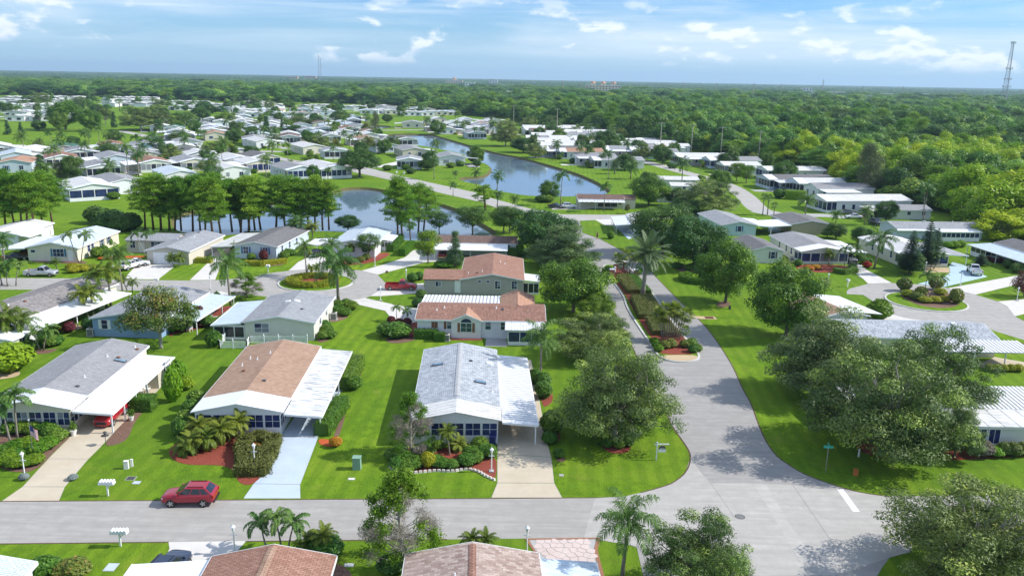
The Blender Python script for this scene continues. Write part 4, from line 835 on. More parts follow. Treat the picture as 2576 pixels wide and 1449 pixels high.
 def window(s,face,u,z,w,h,nx=2,ny=2,off=0.,shutter=None,frame='trim_white',pane='glass',det=2,arch=False,fw=.07,name='window'):
  m = s.fmap(face,off); mb = MB()
  if z < 2 and not arch and off < 2: h = min(h,s.E - .22 - z)
  def bx(u0,u1,v0,v1,n0,n1):
   a = [m(u0,v0,n1),m(u1,v0,n1),m(u1,v1,n1),m(u0,v1,n1)]; b = [m(u0,v0,n0),m(u1,v0,n0),m(u1,v1,n0),m(u0,v1,n0)]
   mb.hexa(b,a)
  x0,x1 = u - w / 2,u + w / 2
  bx(x0 - fw,x0,z - fw,z + h + fw,.002,.06); bx(x1,x1 + fw,z - fw,z + h + fw,.002,.06); bx(x0,x1,z - fw,z,.002,.06); bx(x0,x1,z + h,z + h + fw,.002,.06)
  for i in range(1,nx): c = x0 + w * i / nx; bx(c - .02,c + .02,z,z + h,.003,.05)
  for j in range(1,ny):
   c = z + h * j / ny
   for i in range(nx): bx(x0 + w * i / nx + (.02 if i else 0),x0 + w * (i + 1) / nx - (.02 if i < nx - 1 else 0),c - .015,c + .015,.003,.045)
  o = mb.build(name,MATS[frame],s.root); nxp,nyp = (nx,ny) if det >= 2 else (1,1)
  for i in range(nxp):
   for j in range(nyp):
    a0,a1 = x0 + w * i / nxp,x0 + w * (i + 1) / nxp; b0,b1 = z + h * j / nyp,z + h * (j + 1) / nyp
    MB().quad(m(a0,b0,.022),m(a1,b0,.022),m(a1,b1,.022),m(a0,b1,.022)).build('pane',MATS['blind' if random.random() < .14 else pane],o)
  if arch:
   r = w / 2; pts = [(u + r * math.cos(math.pi * k / 10),z + h + fw + r * .8 * math.sin(math.pi * k / 10)) for k in range(11)]
   MB().poly([m(a,b,.022) for a,b in pts]).build('pane',MATS['glass'],o)
   ab = MB()
   for (a,b),(c,d) in zip(pts,pts[1:]): ab.hexa([m(a,b,.003),m(c,d,.003),m(u + (c - u) * 1.09,z + h + fw + (d - z - h - fw) * 1.09,.003),m(u + (a - u) * 1.09,z + h + fw + (b - z - h - fw) * 1.09,.003)],[m(a,b,.06),m(c,d,.06),m(u + (c - u) * 1.09,z + h + fw + (d - z - h - fw) * 1.09,.06),m(u + (a - u) * 1.09,z + h + fw + (b - z - h - fw) * 1.09,.06)])
   ab.box(0,0,0,0,0,0) if False else None; ab.build('arch_frame',MATS[frame],o)
  if shutter:
   for sx in (-1,1):
    c = u + sx * (w / 2 + fw + .20); b = MB(); a = [m(c - .17,z - .03,.003),m(c + .17,z - .03,.003),m(c + .17,z + h + .03,.003),m(c - .17,z + h + .03,.003)]; t = [m(c - .17,z - .03,.05),m(c + .17,z - .03,.05),m(c + .17,z + h + .03,.05),m(c - .17,z + h + .03,.05)]
    b.hexa(a,t).build('shutter',MATS[shutter],s.root)
  return o
 def door(s,face,u,w=.9,h=1.95,z=.35,matn='trim_white',off=0.):
  m = s.fmap(face,off); d = MB().hexa([m(u - w / 2,z,.003),m(u + w / 2,z,.003),m(u + w / 2,z + h,.003),m(u - w / 2,z + h,.003)],[m(u - w / 2,z,.05),m(u + w / 2,z,.05),m(u + w / 2,z + h,.05),m(u - w / 2,z + h,.05)]).build('door',MATS[matn],s.root)
  MB().hexa([m(u + w * .34,z + .95,.05),m(u + w * .4,z + .95,.05),m(u + w * .4,z + 1.05,.05),m(u + w * .34,z + 1.05,.05)],[m(u + w * .34,z + .95,.1),m(u + w * .4,z + .95,.1),m(u + w * .4,z + 1.05,.1),m(u + w * .34,z + 1.05,.1)]).build('handle',MATS['steel'],d)
  return d
 def porch(s,roofm='metal_white',bays=5,sill=.85,ribs=.45,wall=None,ny=2,nx=2,side=True,det=2,pane='glass',top=.35,drop=.0):
  """sun porch in front of the house under a continued metal gable"""
  P = s.P; W,E,R = s.W,s.E,s.R; W2 = W / 2; wall = wall or s.wallm
  s.slopes('porch_roof',roofm,-P - .35,-.0,.32,.07,.03,ribs,.025)
  mb = MB(); hd = E - top
  mb.box(.02,W - .02,-P,-P + .10,0,sill); mb.poly([(0,-P,hd),(W,-P,hd),(W,-P,E),(W2,-P,E + R),(0,-P,E)]); mb.poly([(0,-P + .1,E),(W2,-P + .1,E + R),(W,-P + .1,E),(W,-P + .1,hd),(0,-P + .1,hd)]); mb.quad((0,-P + .1,hd),(W,-P + .1,hd),(W,-P,hd),(0,-P,hd))
  for x in (0.02,W - .12): mb.box(x,x + .10,-P + .10,-.002,0,sill); mb.box(x,x + .1,-P + .1,-.002,hd,E)
  pw = .11
  for i in range(bays + 1): c = W * i / bays; c = min(max(c,pw / 2 + .02),W - pw / 2 - .02); mb.box(c - pw / 2,c + pw / 2,-P - .012,-P + .11,sill,hd)
  mb.build('porch_wall',MATS[wall],s.root)
  MB().quad((.12,-P + .12,sill - .3),(W - .12,-P + .12,sill - .3),(W - .12,-.02,sill - .3),(.12,-.02,sill - .3)).build('porch_floor',MATS['concrete_grey'],s.root)
  for i in range(bays): s.window('F',W * (i + .5) / bays,sill + .04,W / bays - pw - .10,hd - sill - .08,nx,ny,P - .055,None,'trim_white',pane,det,fw=.035)
  if side:
   n = max(1,int(P / 1.4))
   for f in ('R','L'):
    for i in range(n): s.window(f,-P + P * (i + .5) / n,sill + .04,P / n - .22,hd - sill - .08,nx,ny,-.09,None,'trim_white',pane,det,fw=.05)
 def carport(s,side,w,y0,y1,matn='metal_white',ribs=.45,rh=.03,shed=0.,posts=3,z0=None,z1=None,shed_wall=None,gut=True,pm='post_white',shed_front=False,pr=.06,ribm=None):
  """flat metal roof beside the house on posts; shed = closed length at the back"""
  E = s.E; z0 = z0 or E - .14; z1 = z1 or z0 - .30; sx = 1 if side == 'R' else -1; xa = s.W + .36 if side == 'R' else -.36; xb = (s.W if side == 'R' else 0) + sx * w
  mb = MB(); b = [(xa,y0,z0 - .07),(xb,y0,z1 - .07),(xb,y1,z1 - .07),(xa,y1,z0 - .07)]; t = [(x,y,z + .07) for x,y,z in b]
  if sx < 0: b = b[::-1]; t = t[::-1]
  mb.hexa(b,t)
  cr = mb.build('carport_roof',MATS[matn],s.root); mb = MB()
  if ribs:
   n = int((y1 - y0) / ribs)
   for i in range(n + 1):
    yy = y0 + (y1 - y0) * i / n; yy = min(max(yy,y0 + .16),y1 - .16); hw = .02 if not ribm else ribs * .27
    q = [(xa,yy - hw,z0 - .01),(xb,yy - hw,z1 - .01),(xb,yy + hw,z1 - .01),(xa,yy + hw,z0 - .01)]; u = [(x,y + (0.03 if k in (0,1) else -.03) * (rh > .05),z + rh + .01) for k,(x,y,z) in enumerate(q)]
    if sx < 0: q = q[::-1]; u = u[::-1]
    mb.hexa(q,u)
   mb.build('roof_ribs',MATS[ribm or matn],cr,False,'stuff')
  if gut:
   g = MB(); x0,x1 = sorted((xb,xb + sx * .12)); g.box(x0 + .002,x1,y0,y1,z1 - .14,z1 + .02); g.build('gutter',MATS['trim_white'],s.root)
   x0,x1 = sorted((xa + sx * .02,xb)); MB().hexa([(x0,y0 - .06,(z0 if sx > 0 else z1) - .16),(x1,y0 - .06,(z1 if sx > 0 else z0) - .16),(x1,y0 - .002,(z1 if sx > 0 else z0) - .16),(x0,y0 - .002,(z0 if sx > 0 else z1) - .16)],[(x0,y0 - .06,(z0 if sx > 0 else z1) + .03),(x1,y0 - .06,(z1 if sx > 0 else z0) + .03),(x1,y0 - .002,(z1 if sx > 0 else z0) + .03),(x0,y0 - .002,(z0 if sx > 0 else z1) + .03)]).build('front_beam',MATS['trim_white'],s.root)
  xp = xb - sx * .18; yend = y1 - shed - .1
  for i in range(posts):
   yy = y0 + .3 + (yend - y0 - .3) * (i / max(1,posts - 1) if shed == 0 else i / max(1,posts)); MB().box(xp - pr,xp + pr,yy - pr,yy + pr,0,z1 - .07).build('post',MATS[pm],s.root)
  if shed > 0:
   xi = s.W + .004 if side == 'R' else -.004; x0,x1 = sorted((xi,xb - sx * .10)); wm = shed_wall or s.wallm
   zt = [z0 - .075,z1 - .075] if sx > 0 else [z1 - .075,z0 - .075]
   MB().hexa([(x0,y1 - shed,0),(x1,y1 - shed,0),(x1,y1 - .1,0),(x0,y1 - .1,0)],[(x0,y1 - shed,zt[0]),(x1,y1 - shed,zt[1]),(x1,y1 - .1,zt[1]),(x0,y1 - .1,zt[0])]).build('shed',MATS[wm],s.root)
 def vent(s,fx,y,kind='pipe'):
  """on the roof at width fraction fx"""
  W2 = s.W / 2; x = fx * s.W; z = s.E + s.R * (1 - abs(x - W2) / W2) + .12; sl = s.R / W2 * (1 if x < W2 else -1)
  if kind == 'pipe': MB().lathe([(.16,-.08),(.16,.0),(.06,.02),(.06,.28),(.03,.3)],(x,y,z),8).build('vent_pipe',MATS['trim_white'],s.root)
  elif kind == 'box': MB().hexa([(x - .22,y - .22,z - .22 * sl - .06),(x + .22,y - .22,z + .22 * sl - .06),(x + .22,y + .22,z + .22 * sl - .06),(x - .22,y + .22,z - .22 * sl - .06)],[(x - .16,y - .18,z + .16),(x + .16,y - .18,z + .16),(x + .16,y + .14,z + .14),(x - .16,y + .14,z + .14)]).build('roof_vent',MATS['dk_shutter' if random.random() < .5 else 'brown_shutter'],s.root)
  elif kind == 'white': MB().hexa([(x - .4,y - .35,z - .4 * sl - .05),(x + .4,y - .35,z + .4 * sl - .05),(x + .4,y + .35,z + .4 * sl - .05),(x - .4,y + .35,z - .4 * sl - .05)],[(x - .34,y - .3,z - .34 * sl + .14),(x + .34,y - .3,z + .34 * sl + .14),(x + .34,y + .3,z + .34 * sl + .14),(x - .34,y + .3,z - .34 * sl + .14)]).build('skylight',MATS['trim_white'],s.root)
  elif kind == 'sky':
   o = MB().hexa([(x - .62,y - .32,z - .62 * sl - .06),(x + .62,y - .32,z + .62 * sl - .06),(x + .62,y + .32,z + .62 * sl - .06),(x - .62,y + .32,z - .62 * sl - .06)],[(x - .62,y - .32,z - .62 * sl + .14),(x + .62,y - .32,z + .62 * sl + .14),(x + .62,y + .32,z + .62 * sl + .14),(x - .62,y + .32,z - .62 * sl + .14)]).build('skylight',MATS['dk_shutter'],s.root)
   MB().quad(*[(x + a * .54,y + b * .25,z + a * .54 * sl + .146) for a,b in ((-1,-1),(1,-1),(1,1),(-1,1))]).build('pane',MATS['skylight'],o)
def from_ridge(label,p0,p1,W,E=2.55,R=.82,yaw=None,**k):
 a = G(*p0,E + R); b = G(*p1,E + R); d = b - a
 if yaw is None: yaw = math.atan2(-d.x,d.y)
 c,s = math.cos(yaw),math.sin(yaw); L = d.x * -s + d.y * c
 return House(label,(a.x - c * W / 2,a.y - s * W / 2),yaw,W,L,E,R,**k)
def from_front(label,p,yaw,W,L,P=0.,**k):
 """p = ground pixel of the middle of the front wall (porch front when there is a porch)"""
 a = G(*p); yaw = R_(yaw); c,s = math.cos(yaw),math.sin(yaw)
 return House(label,(a.x - c * W / 2 - s * P,a.y - s * W / 2 + c * P),yaw,W,L,P=P,**k)
def ac_unit(p,yaw,label,k=1.):
 o = empty('air_conditioner',(p[0],p[1],0),yaw); MB().box(-.5 * k,.5 * k,-.5 * k,.5 * k,.02,.12).build('pad',MATS['concrete_grey'],o)
 MB().box(-.42 * k,.42 * k,-.42 * k,.42 * k,.12,1.0 * k).build('coil',MATS['ac_grey'],o); c = MB()
 for x in (-.44,.38):
  for y in (-.44,.38): c.box(x * k,(x + .06) * k,y * k,(y + .06) * k,.12,1.0 * k)
 c.box(-.45 * k,.45 * k,-.45 * k,.45 * k,1.0 * k,1.08 * k); c.build('case',MATS['ac_case'],o)
 MB().lathe([(.32 * k,1.08 * k),(.32 * k,1.13 * k),(.05,1.12 * k)],n=14).build('fan_grille',MATS['iron'],o); tag(o,label,'air conditioner'); return o
# ---- the homes near the camera
YS = R_(2.5)
h1 = from_ridge('white home with smooth grey roof and red SUV under its carport',('a3',410,765),('a3',1040,310),8.2,yaw=YS,wall='wall_cream',roof='roof_grey',P=3.4,ref='smooth grey-roofed home on the left')
h1.porch('metal_white',6,.8); cp = h1.to_local(G('a3',1055,1005,2.15)); ce = h1.to_local(G('a3',1640,465,2.15))
h1.carport('R',(cp.x + ce.x) / 2 - 8.2,-3.75,ce.y,'metal_white',.55,.03,5.0,4,shed_wall='wall_beige'); h1.window('R',ce.y - 2.2,1.3,.9,1.0,2,2,(cp.x + ce.x) / 2 - 8.2 - .1,'dk_shutter')
for fx,y,k in ((.82,1.6,'box'),(.77,4.2,'pipe'),(.72,10.8,'pipe'),(.86,11.0,'box'),(.93,10.2,'sky'),(.95,14.5,'box'),(.9,15,'pipe')): h1.vent(fx,y,k)
h2 = from_ridge('white home with tan shingle roof and stained white carport roof',('b3',70,790),('b3',440,318),8.4,yaw=YS,wall='wall_white',roof='roof_tan',P=3.4,ref='tan-roofed home')
h2.porch('metal_bright',5,.8); cp = h2.to_local(G('b3',745,1055,2.15)); ce = h2.to_local(G('b3',1078,412,2.15))
h2.carport('R',(cp.x + ce.x) / 2 - 8.4,-3.75,ce.y,'metal_stained',.5,.02,5.2,4,shed_wall='wall_pale')
for fx,y,k in ((.16,9.0,'pipe'),(.25,6.8,'box'),(.32,10.4,'pipe'),(.2,11.2,'pipe'),(.62,3.2,'box'),(.45,12,'pipe')): h2.vent(fx,y,k)
h3 = from_ridge('white home with pale grey shingles, two skylights and ribbed carport roof',('b3',2055,870),('b3',2095,350),8.3,yaw=YS,wall='wall_pale',roof='roof_bluegrey',P=3.2,ref='home with two skylights')
h3.porch('metal_offwhite',5,.85); cp = h3.to_local(G('c3',565,1135,2.15)); ce = h3.to_local(G('c3',460,475,2.15)); h3.ridge_cap('metal_grey',.8,h3.L)
h3.carport('R',(cp.x + ce.x) / 2 - 8.3,-3.55,ce.y,'metal_pan',.52,.07,4.6,3,shed_wall='wall_pale',ribm='metal_bright')
h3.vent(.2,11.5,'sky'); h3.vent(.79,5.8,'sky'); h3.vent(.92,12.5,'white'); h3.vent(.94,3.8,'pipe'); h3.vent(.66,12.2,'box')
E4 = 2.6; f0 = G('b3',120,275); f1 = G('b3',712,316); W4 = 9.3
h4 = House('sage gable-end home with pale grey shingles beside white picket fence',(f1.x - W4 * math.cos(R_(1)),f1.y - W4 * math.sin(R_(1))),R_(1),W4,13.6,2.55,.82,wall='wall_sage',roof='roof_ltgrey',ref='sage gable-end home')
h4.carport('L',4.4,-.3,h4.L * .86,'metal_blue',.6,.02,0.,0,gut=True,z0=2.45,z1=2.05)
def screened(h,x0,x1,y0,y1,zt0,zt1,sill=.5,bays=3,wall='trim_white',faces='F',det=2,door=True):
 mb = MB(); mb.box(x0,x1,y0,y0 + .08,0,sill); mb.box(x0,x1,y0,y0 + .08,min(zt0,zt1) - .25,min(zt0,zt1))
 for i in range(bays + 1): c = x0 + (x1 - x0) * i / bays; c = min(max(c,x0 + .05),x1 - .05); mb.box(c - .05,c + .05,y0 - .006,y0 + .085,sill,min(zt0,zt1) - .25)
 for x in (x0,x1 - .08): mb.box(x,x + .08,y0 + .09,y1,0,sill); mb.box(x,x + .08,y0 + .09,y1,min(zt0,zt1) - .2,min(zt0,zt1))
 n = max(1,int((y1 - y0) / 1.3))
 for i in range(1,n + 1):
  yy = y0 + .1 + (y1 - y0 - .16) * i / n
  for x in (x0,x1 - .08): mb.box(x + .003,x + .077,yy - .04,yy + .04,sill,min(zt0,zt1) - .2)
 o = mb.build('screen_room_frame',MATS[wall],h.root); zt = min(zt0,zt1) - .25
 for i in range(bays):
  a = x0 + (x1 - x0) * i / bays + .06; b = x0 + (x1 - x0) * (i + 1) / bays - .06
  MB().quad((a,y0 + .04,sill),(b,y0 + .04,sill),(b,y0 + .04,zt),(a,y0 + .04,zt)).build('screen',MATS['screen'],o)
 for x in (x0 + .04,x1 - .04):
  for i in range(n):
   a = y0 + .1 + (y1 - y0 - .16) * i / n + .05; b = y0 + .1 + (y1 - y0 - .16) * (i + 1) / n - .05
   MB().quad((x,a,sill),(x,b,sill),(x,b,zt + .05),(x,a,zt + .05)).build('screen',MATS['screen'],o)
screened(h4,-4.2,-.05,.0,11.,2.45,2.05,.35,3)
h4.window('F',2.3,1.1,1.9,1.5,2,2); 
for y in (4.,8.2): h4.window('R',y,1.2,.8,1.5,1,2)
h4.vent(.43,7.5,'white'); h4.vent(.57,7.8,'white'); h4.vent(.72,4.5,'box')
p = h4.root.matrix_world if False else None
ac_unit(G('b3',895,118),R_(2),'beige air conditioner beside the bright wall of the sage gable-end home')
def picket_fence(paths,label):
 o = empty('picket_fence',(*paths[0][0],0)); tag(o,label,'fence'); o0 = paths[0][0]
 for pa in paths:
  for a,b in zip(pa,pa[1:]):
   L = (b - a).length; d = (b - a).normalized(); n = max(1,round(L / 2.0)); s = Vector((-d.y,d.x)) * .02
   for i in range(n + 1):
    c = a + d * L * i / n - o0; MB().box(c.x - .06,c.x + .06,c.y - .06,c.y + .06,0,1.25).lathe([(.09,1.25),(.05,1.34)],(c.x,c.y,0),4).build('post',MATS['trim_white'],o)
   for z in (.2,.95):
    p0,p1 = a - o0,b - o0; MB().hexa([(*(p0 - s),z),(*(p1 - s),z),(*(p1 + s),z),(*(p0 + s),z)],[(*(p0 - s),z + .09),(*(p1 - s),z + .09),(*(p1 + s),z + .09),(*(p0 + s),z + .09)]).build('rail',MATS['trim_white'],o)
   pk = MB(); m = int(L / .16)
   for i in range(m):
    u = (i + .5) / m; c = a + d * L * u - o0 - s * 1.6; ph = .98 + .12 * abs(math.cos(math.pi * u * n)); e = d * .045
    pk.hexa([(*(c - e),.08),(*(c + e),.08),(*(c + e + s * .9),.08),(*(c - e + s * .9),.08)],[(*(c - e),ph),(*(c + e),ph),(*(c + e + s * .9),ph),(*(c - e + s * .9),ph)])
   pk.build('pickets',MATS['trim_white'],o,False,'stuff')
q = lambda x,y,t='b3': G(t,x,y)
picket_fence([[q(645,345),q(100,345),q(75,392),G('a3',2070,392),G('a3',2135,300)]],'white picket fence with square posts in front of the sage gable-end home')
a5 = G('b3',1690,278); b5 = G('c3',645,385)
yaw5 = R_(90.0); W5 = 8.6
L5 = (G('c3',640,110,2.55) - G('b3',1672,110,2.55)).length - .5
h5 = House('white home with brown shingle roof and arched window under a small front gable',(G('c3',640,110,2.55).x - .3,G('b3',2000,285).y),yaw5,W5,L5,2.55,.85,wall='wall_pale',roof='roof_redbrown',ref='white home with the arched window')
def u5(x): return h5.to_local(G('b3',x,285)).y
for x,wd,sh in ((1845,0,0),(1990,.75,'brown_shutter'),(2350,.75,None),(2490,.6,None)):
 if wd: h5.window('L',u5(x),1.25,wd,1.25,1,2,0,sh,pane='glass_green')
 else:
  m = h5.fmap('L')
  for k in (-.22,.22): MB().hexa([m(u5(x) + k - .2,1.35,.003),m(u5(x) + k + .2,1.35,.003),m(u5(x) + k + .2,2.2,.003),m(u5(x) + k - .2,2.2,.003)],[m(u5(x) + k - .2,1.35,.05),m(u5(x) + k + .2,1.35,.05),m(u5(x) + k + .2,2.2,.05),m(u5(x) + k - .2,2.2,.05)]).build('shutter',MATS['brown_shutter'],h5.root)
uc = u5(2145); gw = 2.05; mb = MB(); off = .35
mb.poly([(-off,uc + gw,0),(-off,uc - gw,0),(-off,uc - gw,2.55),(-off,uc,3.4),(-off,uc + gw,2.55)])
for sg in (1,-1): mb.quad((-off,uc + sg * gw,0),(0,uc + sg * gw,0),(0,uc + sg * gw,2.55),(-off,uc + sg * gw,2.55))
mb.build('gable_wall',MATS['wall_pale'],h5.root); g = MB(); gf = MB()
for sg in (1,-1):
 b = [(-off - .25,uc,3.43),(3.4,uc,3.43),(.3,uc + sg * (gw + .25),2.46),(-off - .25,uc + sg * (gw + .25),2.46)]
 if sg > 0: b = b[::-1]
 g.hexa(b,[(x,y,z + .11) for x,y,z in b])
 c = [(-off - .31,uc,3.35),(-off - .26,uc,3.35),(-off - .26,uc + sg * (gw + .27),2.38),(-off - .31,uc + sg * (gw + .27),2.38)]; gf.hexa(c,[(x,y,z + .2) for x,y,z in c])
g.build('gable_roof',MATS['roof_terracotta'],h5.root); gf.build('gable_trim',MATS['trim_white'],h5.root)
h5.window('L',uc,.95,1.5,1.25,2,2,off,'brown_shutter',pane='glass_green',arch=True)
for fx,y,k in ((.3,u5(1850),'pipe'),(.38,u5(1920),'pipe'),(.36,u5(2480),'box'),(.4,u5(2420),'pipe')): h5.vent(fx,y,k)
wr = House('brown gabled rear wing of the white home with the arched window',(0,0),0,1,1) if False else None
def wing(h,x0,x1,y0,y1,E,R,wallm,roofm,ridge='x',name='wing',oh=.25):
 """gabled wing as parts of house h, ridge along local x or y"""
 mb = MB(); rf = MB()
 if ridge == 'y':
  m = (x0 + x1) / 2; pf = [(x0,y0,0),(x1,y0,0),(x1,y0,E),(m,y0,E + R),(x0,y0,E)]; pb = [(x,y1,z) for x,_,z in pf]; k = R / ((x1 - x0) / 2)
  for sx in (-1,1):
   xe = m + sx * ((x1 - x0) / 2 + oh); b = [(m,y0 - oh,E + R + .02),(xe,y0 - oh,E - oh * k + .02),(xe,y1 + oh,E - oh * k + .02),(m,y1 + oh,E + R + .02)]
   if sx < 0: b = b[::-1]
   rf.hexa(b,[(x,y,z + .11) for x,y,z in b])
 else:
  m = (y0 + y1) / 2; pf = [(x0,y1,0),(x0,y0,0),(x0,y0,E),(x0,m,E + R),(x0,y1,E)]; pb = [(x1,y,z) for _,y,z in pf]; k = R / ((y1 - y0) / 2)
  for sy in (-1,1):
   ye = m + sy * ((y1 - y0) / 2 + oh); b = [(x0 - oh,m,E + R + .02),(x1 + oh,m,E + R + .02),(x1 + oh,ye,E - oh * k + .02),(x0 - oh,ye,E - oh * k + .02)]
   if sy > 0: pass
   else: b = b[::-1]
   rf.hexa(b,[(x,y,z + .11) for x,y,z in b])
 mb.poly(pf); mb.poly(pb[::-1])
 for i in (0,1,4): a,c = i,(i + 1) % 5; mb.quad(pf[a],pb[a],pb[c],pf[c])
 mb.build(name + '_wall',MATS[wallm],h.root); rf.build(name + '_roof',MATS[roofm],h.root)
def flat_roof(h,x0,x1,y0,y1,z00,z10,matn,ribs=None,axis='x',rh=.03,name='metal_roof',posts=(),ribm=None):
 if rh >= .05: ribm = 'metal_bright'; matn = 'metal_pan'; ribs *= 1.2
 w_ = ribs * .27 if ribm else .03
 """sloping metal sheet: z00 at the x0/y0 side, z10 at the other (along axis)"""
 if axis == 'x': b = [(x0,y0,z00),(x1,y0,z10),(x1,y1,z10),(x0,y1,z00)]
 else: b = [(x0,y0,z00),(x1,y0,z00),(x1,y1,z10),(x0,y1,z10)]
 mb = MB().hexa(b,[(x,y,z + .08) for x,y,z in b])
 o = mb.build(name,MATS[matn],h.root); mb = MB()
 if ribs:
  if axis == 'x':
   n = int((y1 - y0) / ribs)
   for i in range(n + 1): y = y0 + .17 + (y1 - y0 - .34) * i / n; q = [(x0,y - w_,z00 + .07),(x1,y - w_,z10 + .07),(x1,y + w_,z10 + .07),(x0,y + w_,z00 + .07)]; mb.hexa(q,[(x,y,z + rh + .01) for x,y,z in q])
  else:
   n = int((x1 - x0) / ribs)
   for i in range(n + 1): x = x0 + .17 + (x1 - x0 - .34) * i / n; q = [(x - w_,y0,z00 + .07),(x + w_,y0,z00 + .07),(x + w_,y1,z10 + .07),(x - w_,y1,z10 + .07)]; mb.hexa(q,[(a,y,z + rh + .01) for a,y,z in q])
  mb.build('roof_ribs',MATS[ribm or matn],o,False,'stuff')
 for x,y,z in posts: MB().box(x - .06,x + .06,y - .06,y + .06,0,z).build('post',MATS['post_white'],h.root)
 return o
r0 = h5.to_local(G('c2',540,900,2.6)); r1 = h5.to_local(G('c2',210,900,2.6)); rr = h5.to_local(G('c2',375,770,4.2))
wing(h5,5.0,max(13.5,rr.x),r0.y + .3,r1.y - .3,2.55,.88,'wall_pale','roof_terracotta','x','rear_wing')
c0 = h5.to_local(G('b2',2465,890,2.4)); c1 = h5.to_local(G('b2',1735,890,2.4)); c2 = h5.to_local(G('b2',1740,830,2.6))
flat_roof(h5,W5 + .35,max(W5 + 4.,c2.x),c0.y,c1.y,2.42,2.2,'metal_ribbed',.45,'x',.05,'carport_roof',[(max(W5 + 4.,c2.x) - .2,c1.y - .2,2.15),(max(W5 + 4.,c2.x) - .2,c0.y + .4,2.15)])
s0 = h5.to_local(G('c3',640,225,2.05)); s1 = h5.to_local(G('c3',255,225,2.05))
flat_roof(h5,-3.3,-.32,s0.y,s1.y,2.15,2.38,'metal_ribbed',.4,'x',.03,'sun_room_roof')
def sunroom(h,x0,y0,y1,xw,sill,zt,bays):
 mb = MB(); mb.box(x0,x0 + .08,y0,y1,0,sill); mb.box(x0,x0 + .08,y0,y1,zt - .2,zt)
 for i in range(bays + 1): c = y0 + .05 + (y1 - y0 - .1) * i / bays; mb.box(x0 - .004,x0 + .084,c - .05,c + .05,sill,zt - .2)
 for y in (y0,y1 - .08): mb.box(x0 + .09,xw,y,y + .08,0,sill); mb.box(x0 + .09,xw,y,y + .08,zt - .2,zt); mb.box((x0 + xw) / 2 - .05,(x0 + xw) / 2 + .05,y + .003,y + .077,sill,zt - .2)
 o = mb.build('sun_room_frame',MATS['trim_white'],h.root)
 for i in range(bays):
  a = y0 + .05 + (y1 - y0 - .1) * i / bays; b = y0 + .05 + (y1 - y0 - .1) * (i + 1) / bays; MB().quad((x0 + .04,a,sill),(x0 + .04,b,sill),(x0 + .04,b,zt - .2),(x0 + .04,a,zt - .2)).build('pane',MATS['glass'],o)
 for y in (y0 + .04,y1 - .04): MB().quad((x0 + .1,y,sill),(xw,y,sill),(xw,y,zt - .2),(x0 + .1,y,zt - .2)).build('pane',MATS['glass'],o)
sunroom(h5,-3.0,s0.y + .3,s1.y - .4,-.01,.5,2.05,3)
ac_unit(G('b3',1960,318),0,'tall air conditioner against the white home with the arched window',.88)
h6 = from_ridge('grey home with brown shingle roof and red pickup at its left end',('b2',2390,655),('b2',2388,462),10.2,2.6,.95,yaw=R_(.5),wall='wall_grey',roof='roof_brown',ref='grey brown-roofed home')
l0 = h6.to_local(G('b2',1742,692,2.5)); wing(h6,l0.x + .2,.02,.05,6.2,2.5,.95,'wall_grey','roof_brown','x','side_wing')
h6.window('F',h6.to_local(G('b2',2440,830)).x,1.1,.85,1.5,2,3); h6.window('F',h6.to_local(G('c2',340,810)).x,1.1,.85,1.3,2,3)
for x in (2270,2350): h6.window('F',h6.to_local(G('b2',x,830)).x,2.15,.55,.28,1,1,0,arch=False)
h6.window('F',h6.to_local(G('b2',1895,800)).x,1.35,.9,.8,2,1); h6.door('F',h6.to_local(G('b2',2068,825)).x,1.0,2.1,.3)
w0 = h6.to_local(G('c2',580,670,2.15)); flat_roof(h6,h6.W + .3,w0.x,.6,5.6,2.4,2.15,'metal_bright',.5,'x',.02,'screen_room_roof'); screened(h6,h6.W + .01,w0.x - .2,.8,5.4,2.35,2.1,.3,3)
for fx,y,k in ((.1,3.,'pipe'),(.25,2.2,'box'),(.33,2.6,'pipe'),(.7,9.,'pipe'),(.62,10,'pipe')): h6.vent(fx,y,k)
p7a,p7b = G('b2',1850,370,2.5),G('c2',375,375,2.5)
h7 = House('low home with speckled brown roof and long white carport facing the camera',(p7b.x - .3,p7b.y + .3),R_(90),7.2,(p7b - p7a).length - .6,2.55,.8,wall='wall_pale',roof='roof_umber',ref='speckled brown-roofed home')
z7 = h7.to_local(G('b2',1830,425,2.1)); z7b = h7.to_local(G('b2',2535,430,2.1)); flat_roof(h7,min(-3.2,z7.x),-.34,z7b.y,z7.y,2.05,2.32,'metal_bright',.6,'x',.02,'carport_roof',[(min(-3.2,z7.x) + .2,z7.y - .3,2.05),(min(-3.2,z7.x) + .2,(z7.y + z7b.y) / 2,2.05),(min(-3.2,z7.x) + .2,z7b.y + .3,2.05)])
for y in (2.,4.,8.,11.): h7.window('L',y,1.0,1.4,1.4,2,2,det=1)
h8 = from_ridge('white home with pale roof, screened porch at right, beside the pond',('b2',1075,335),('b2',1130,200),8.6,yaw=R_(-3),wall='wall_white',roof='roof_iceblue',ref='pale-roofed pond-side home')
h8.carport('L',5.2,-.3,7.,'metal_bright',.6,.02,0,2); e8 = h8.to_local(G('b2',1475,320,2.15)); flat_roof(h8,h8.W + .3,e8.x,6.,12.5,2.4,2.15,'metal_bright',.6,'x',.02,'screen_room_roof'); screened(h8,h8.W + .01,e8.x - .3,6.3,12.2,2.35,2.1,.9,3); h8.window('F',3.6,1.,2.,1.4,2,2,det=1); h8.window('F',6.6,1.,1.,1.4,1,2,det=1)
h9 = from_ridge('pale blue-white home with dark grey roof and blue shutters',('b2',150,350),('b2',345,195),8.4,wall='wall_ltblue',roof='roof_dkgrey',yaw=R_(-6),ref='blue-shuttered home')
h9.carport('L',4.8,-.2,h9.L * .8,'metal_offwhite',.6,.02,0,3)
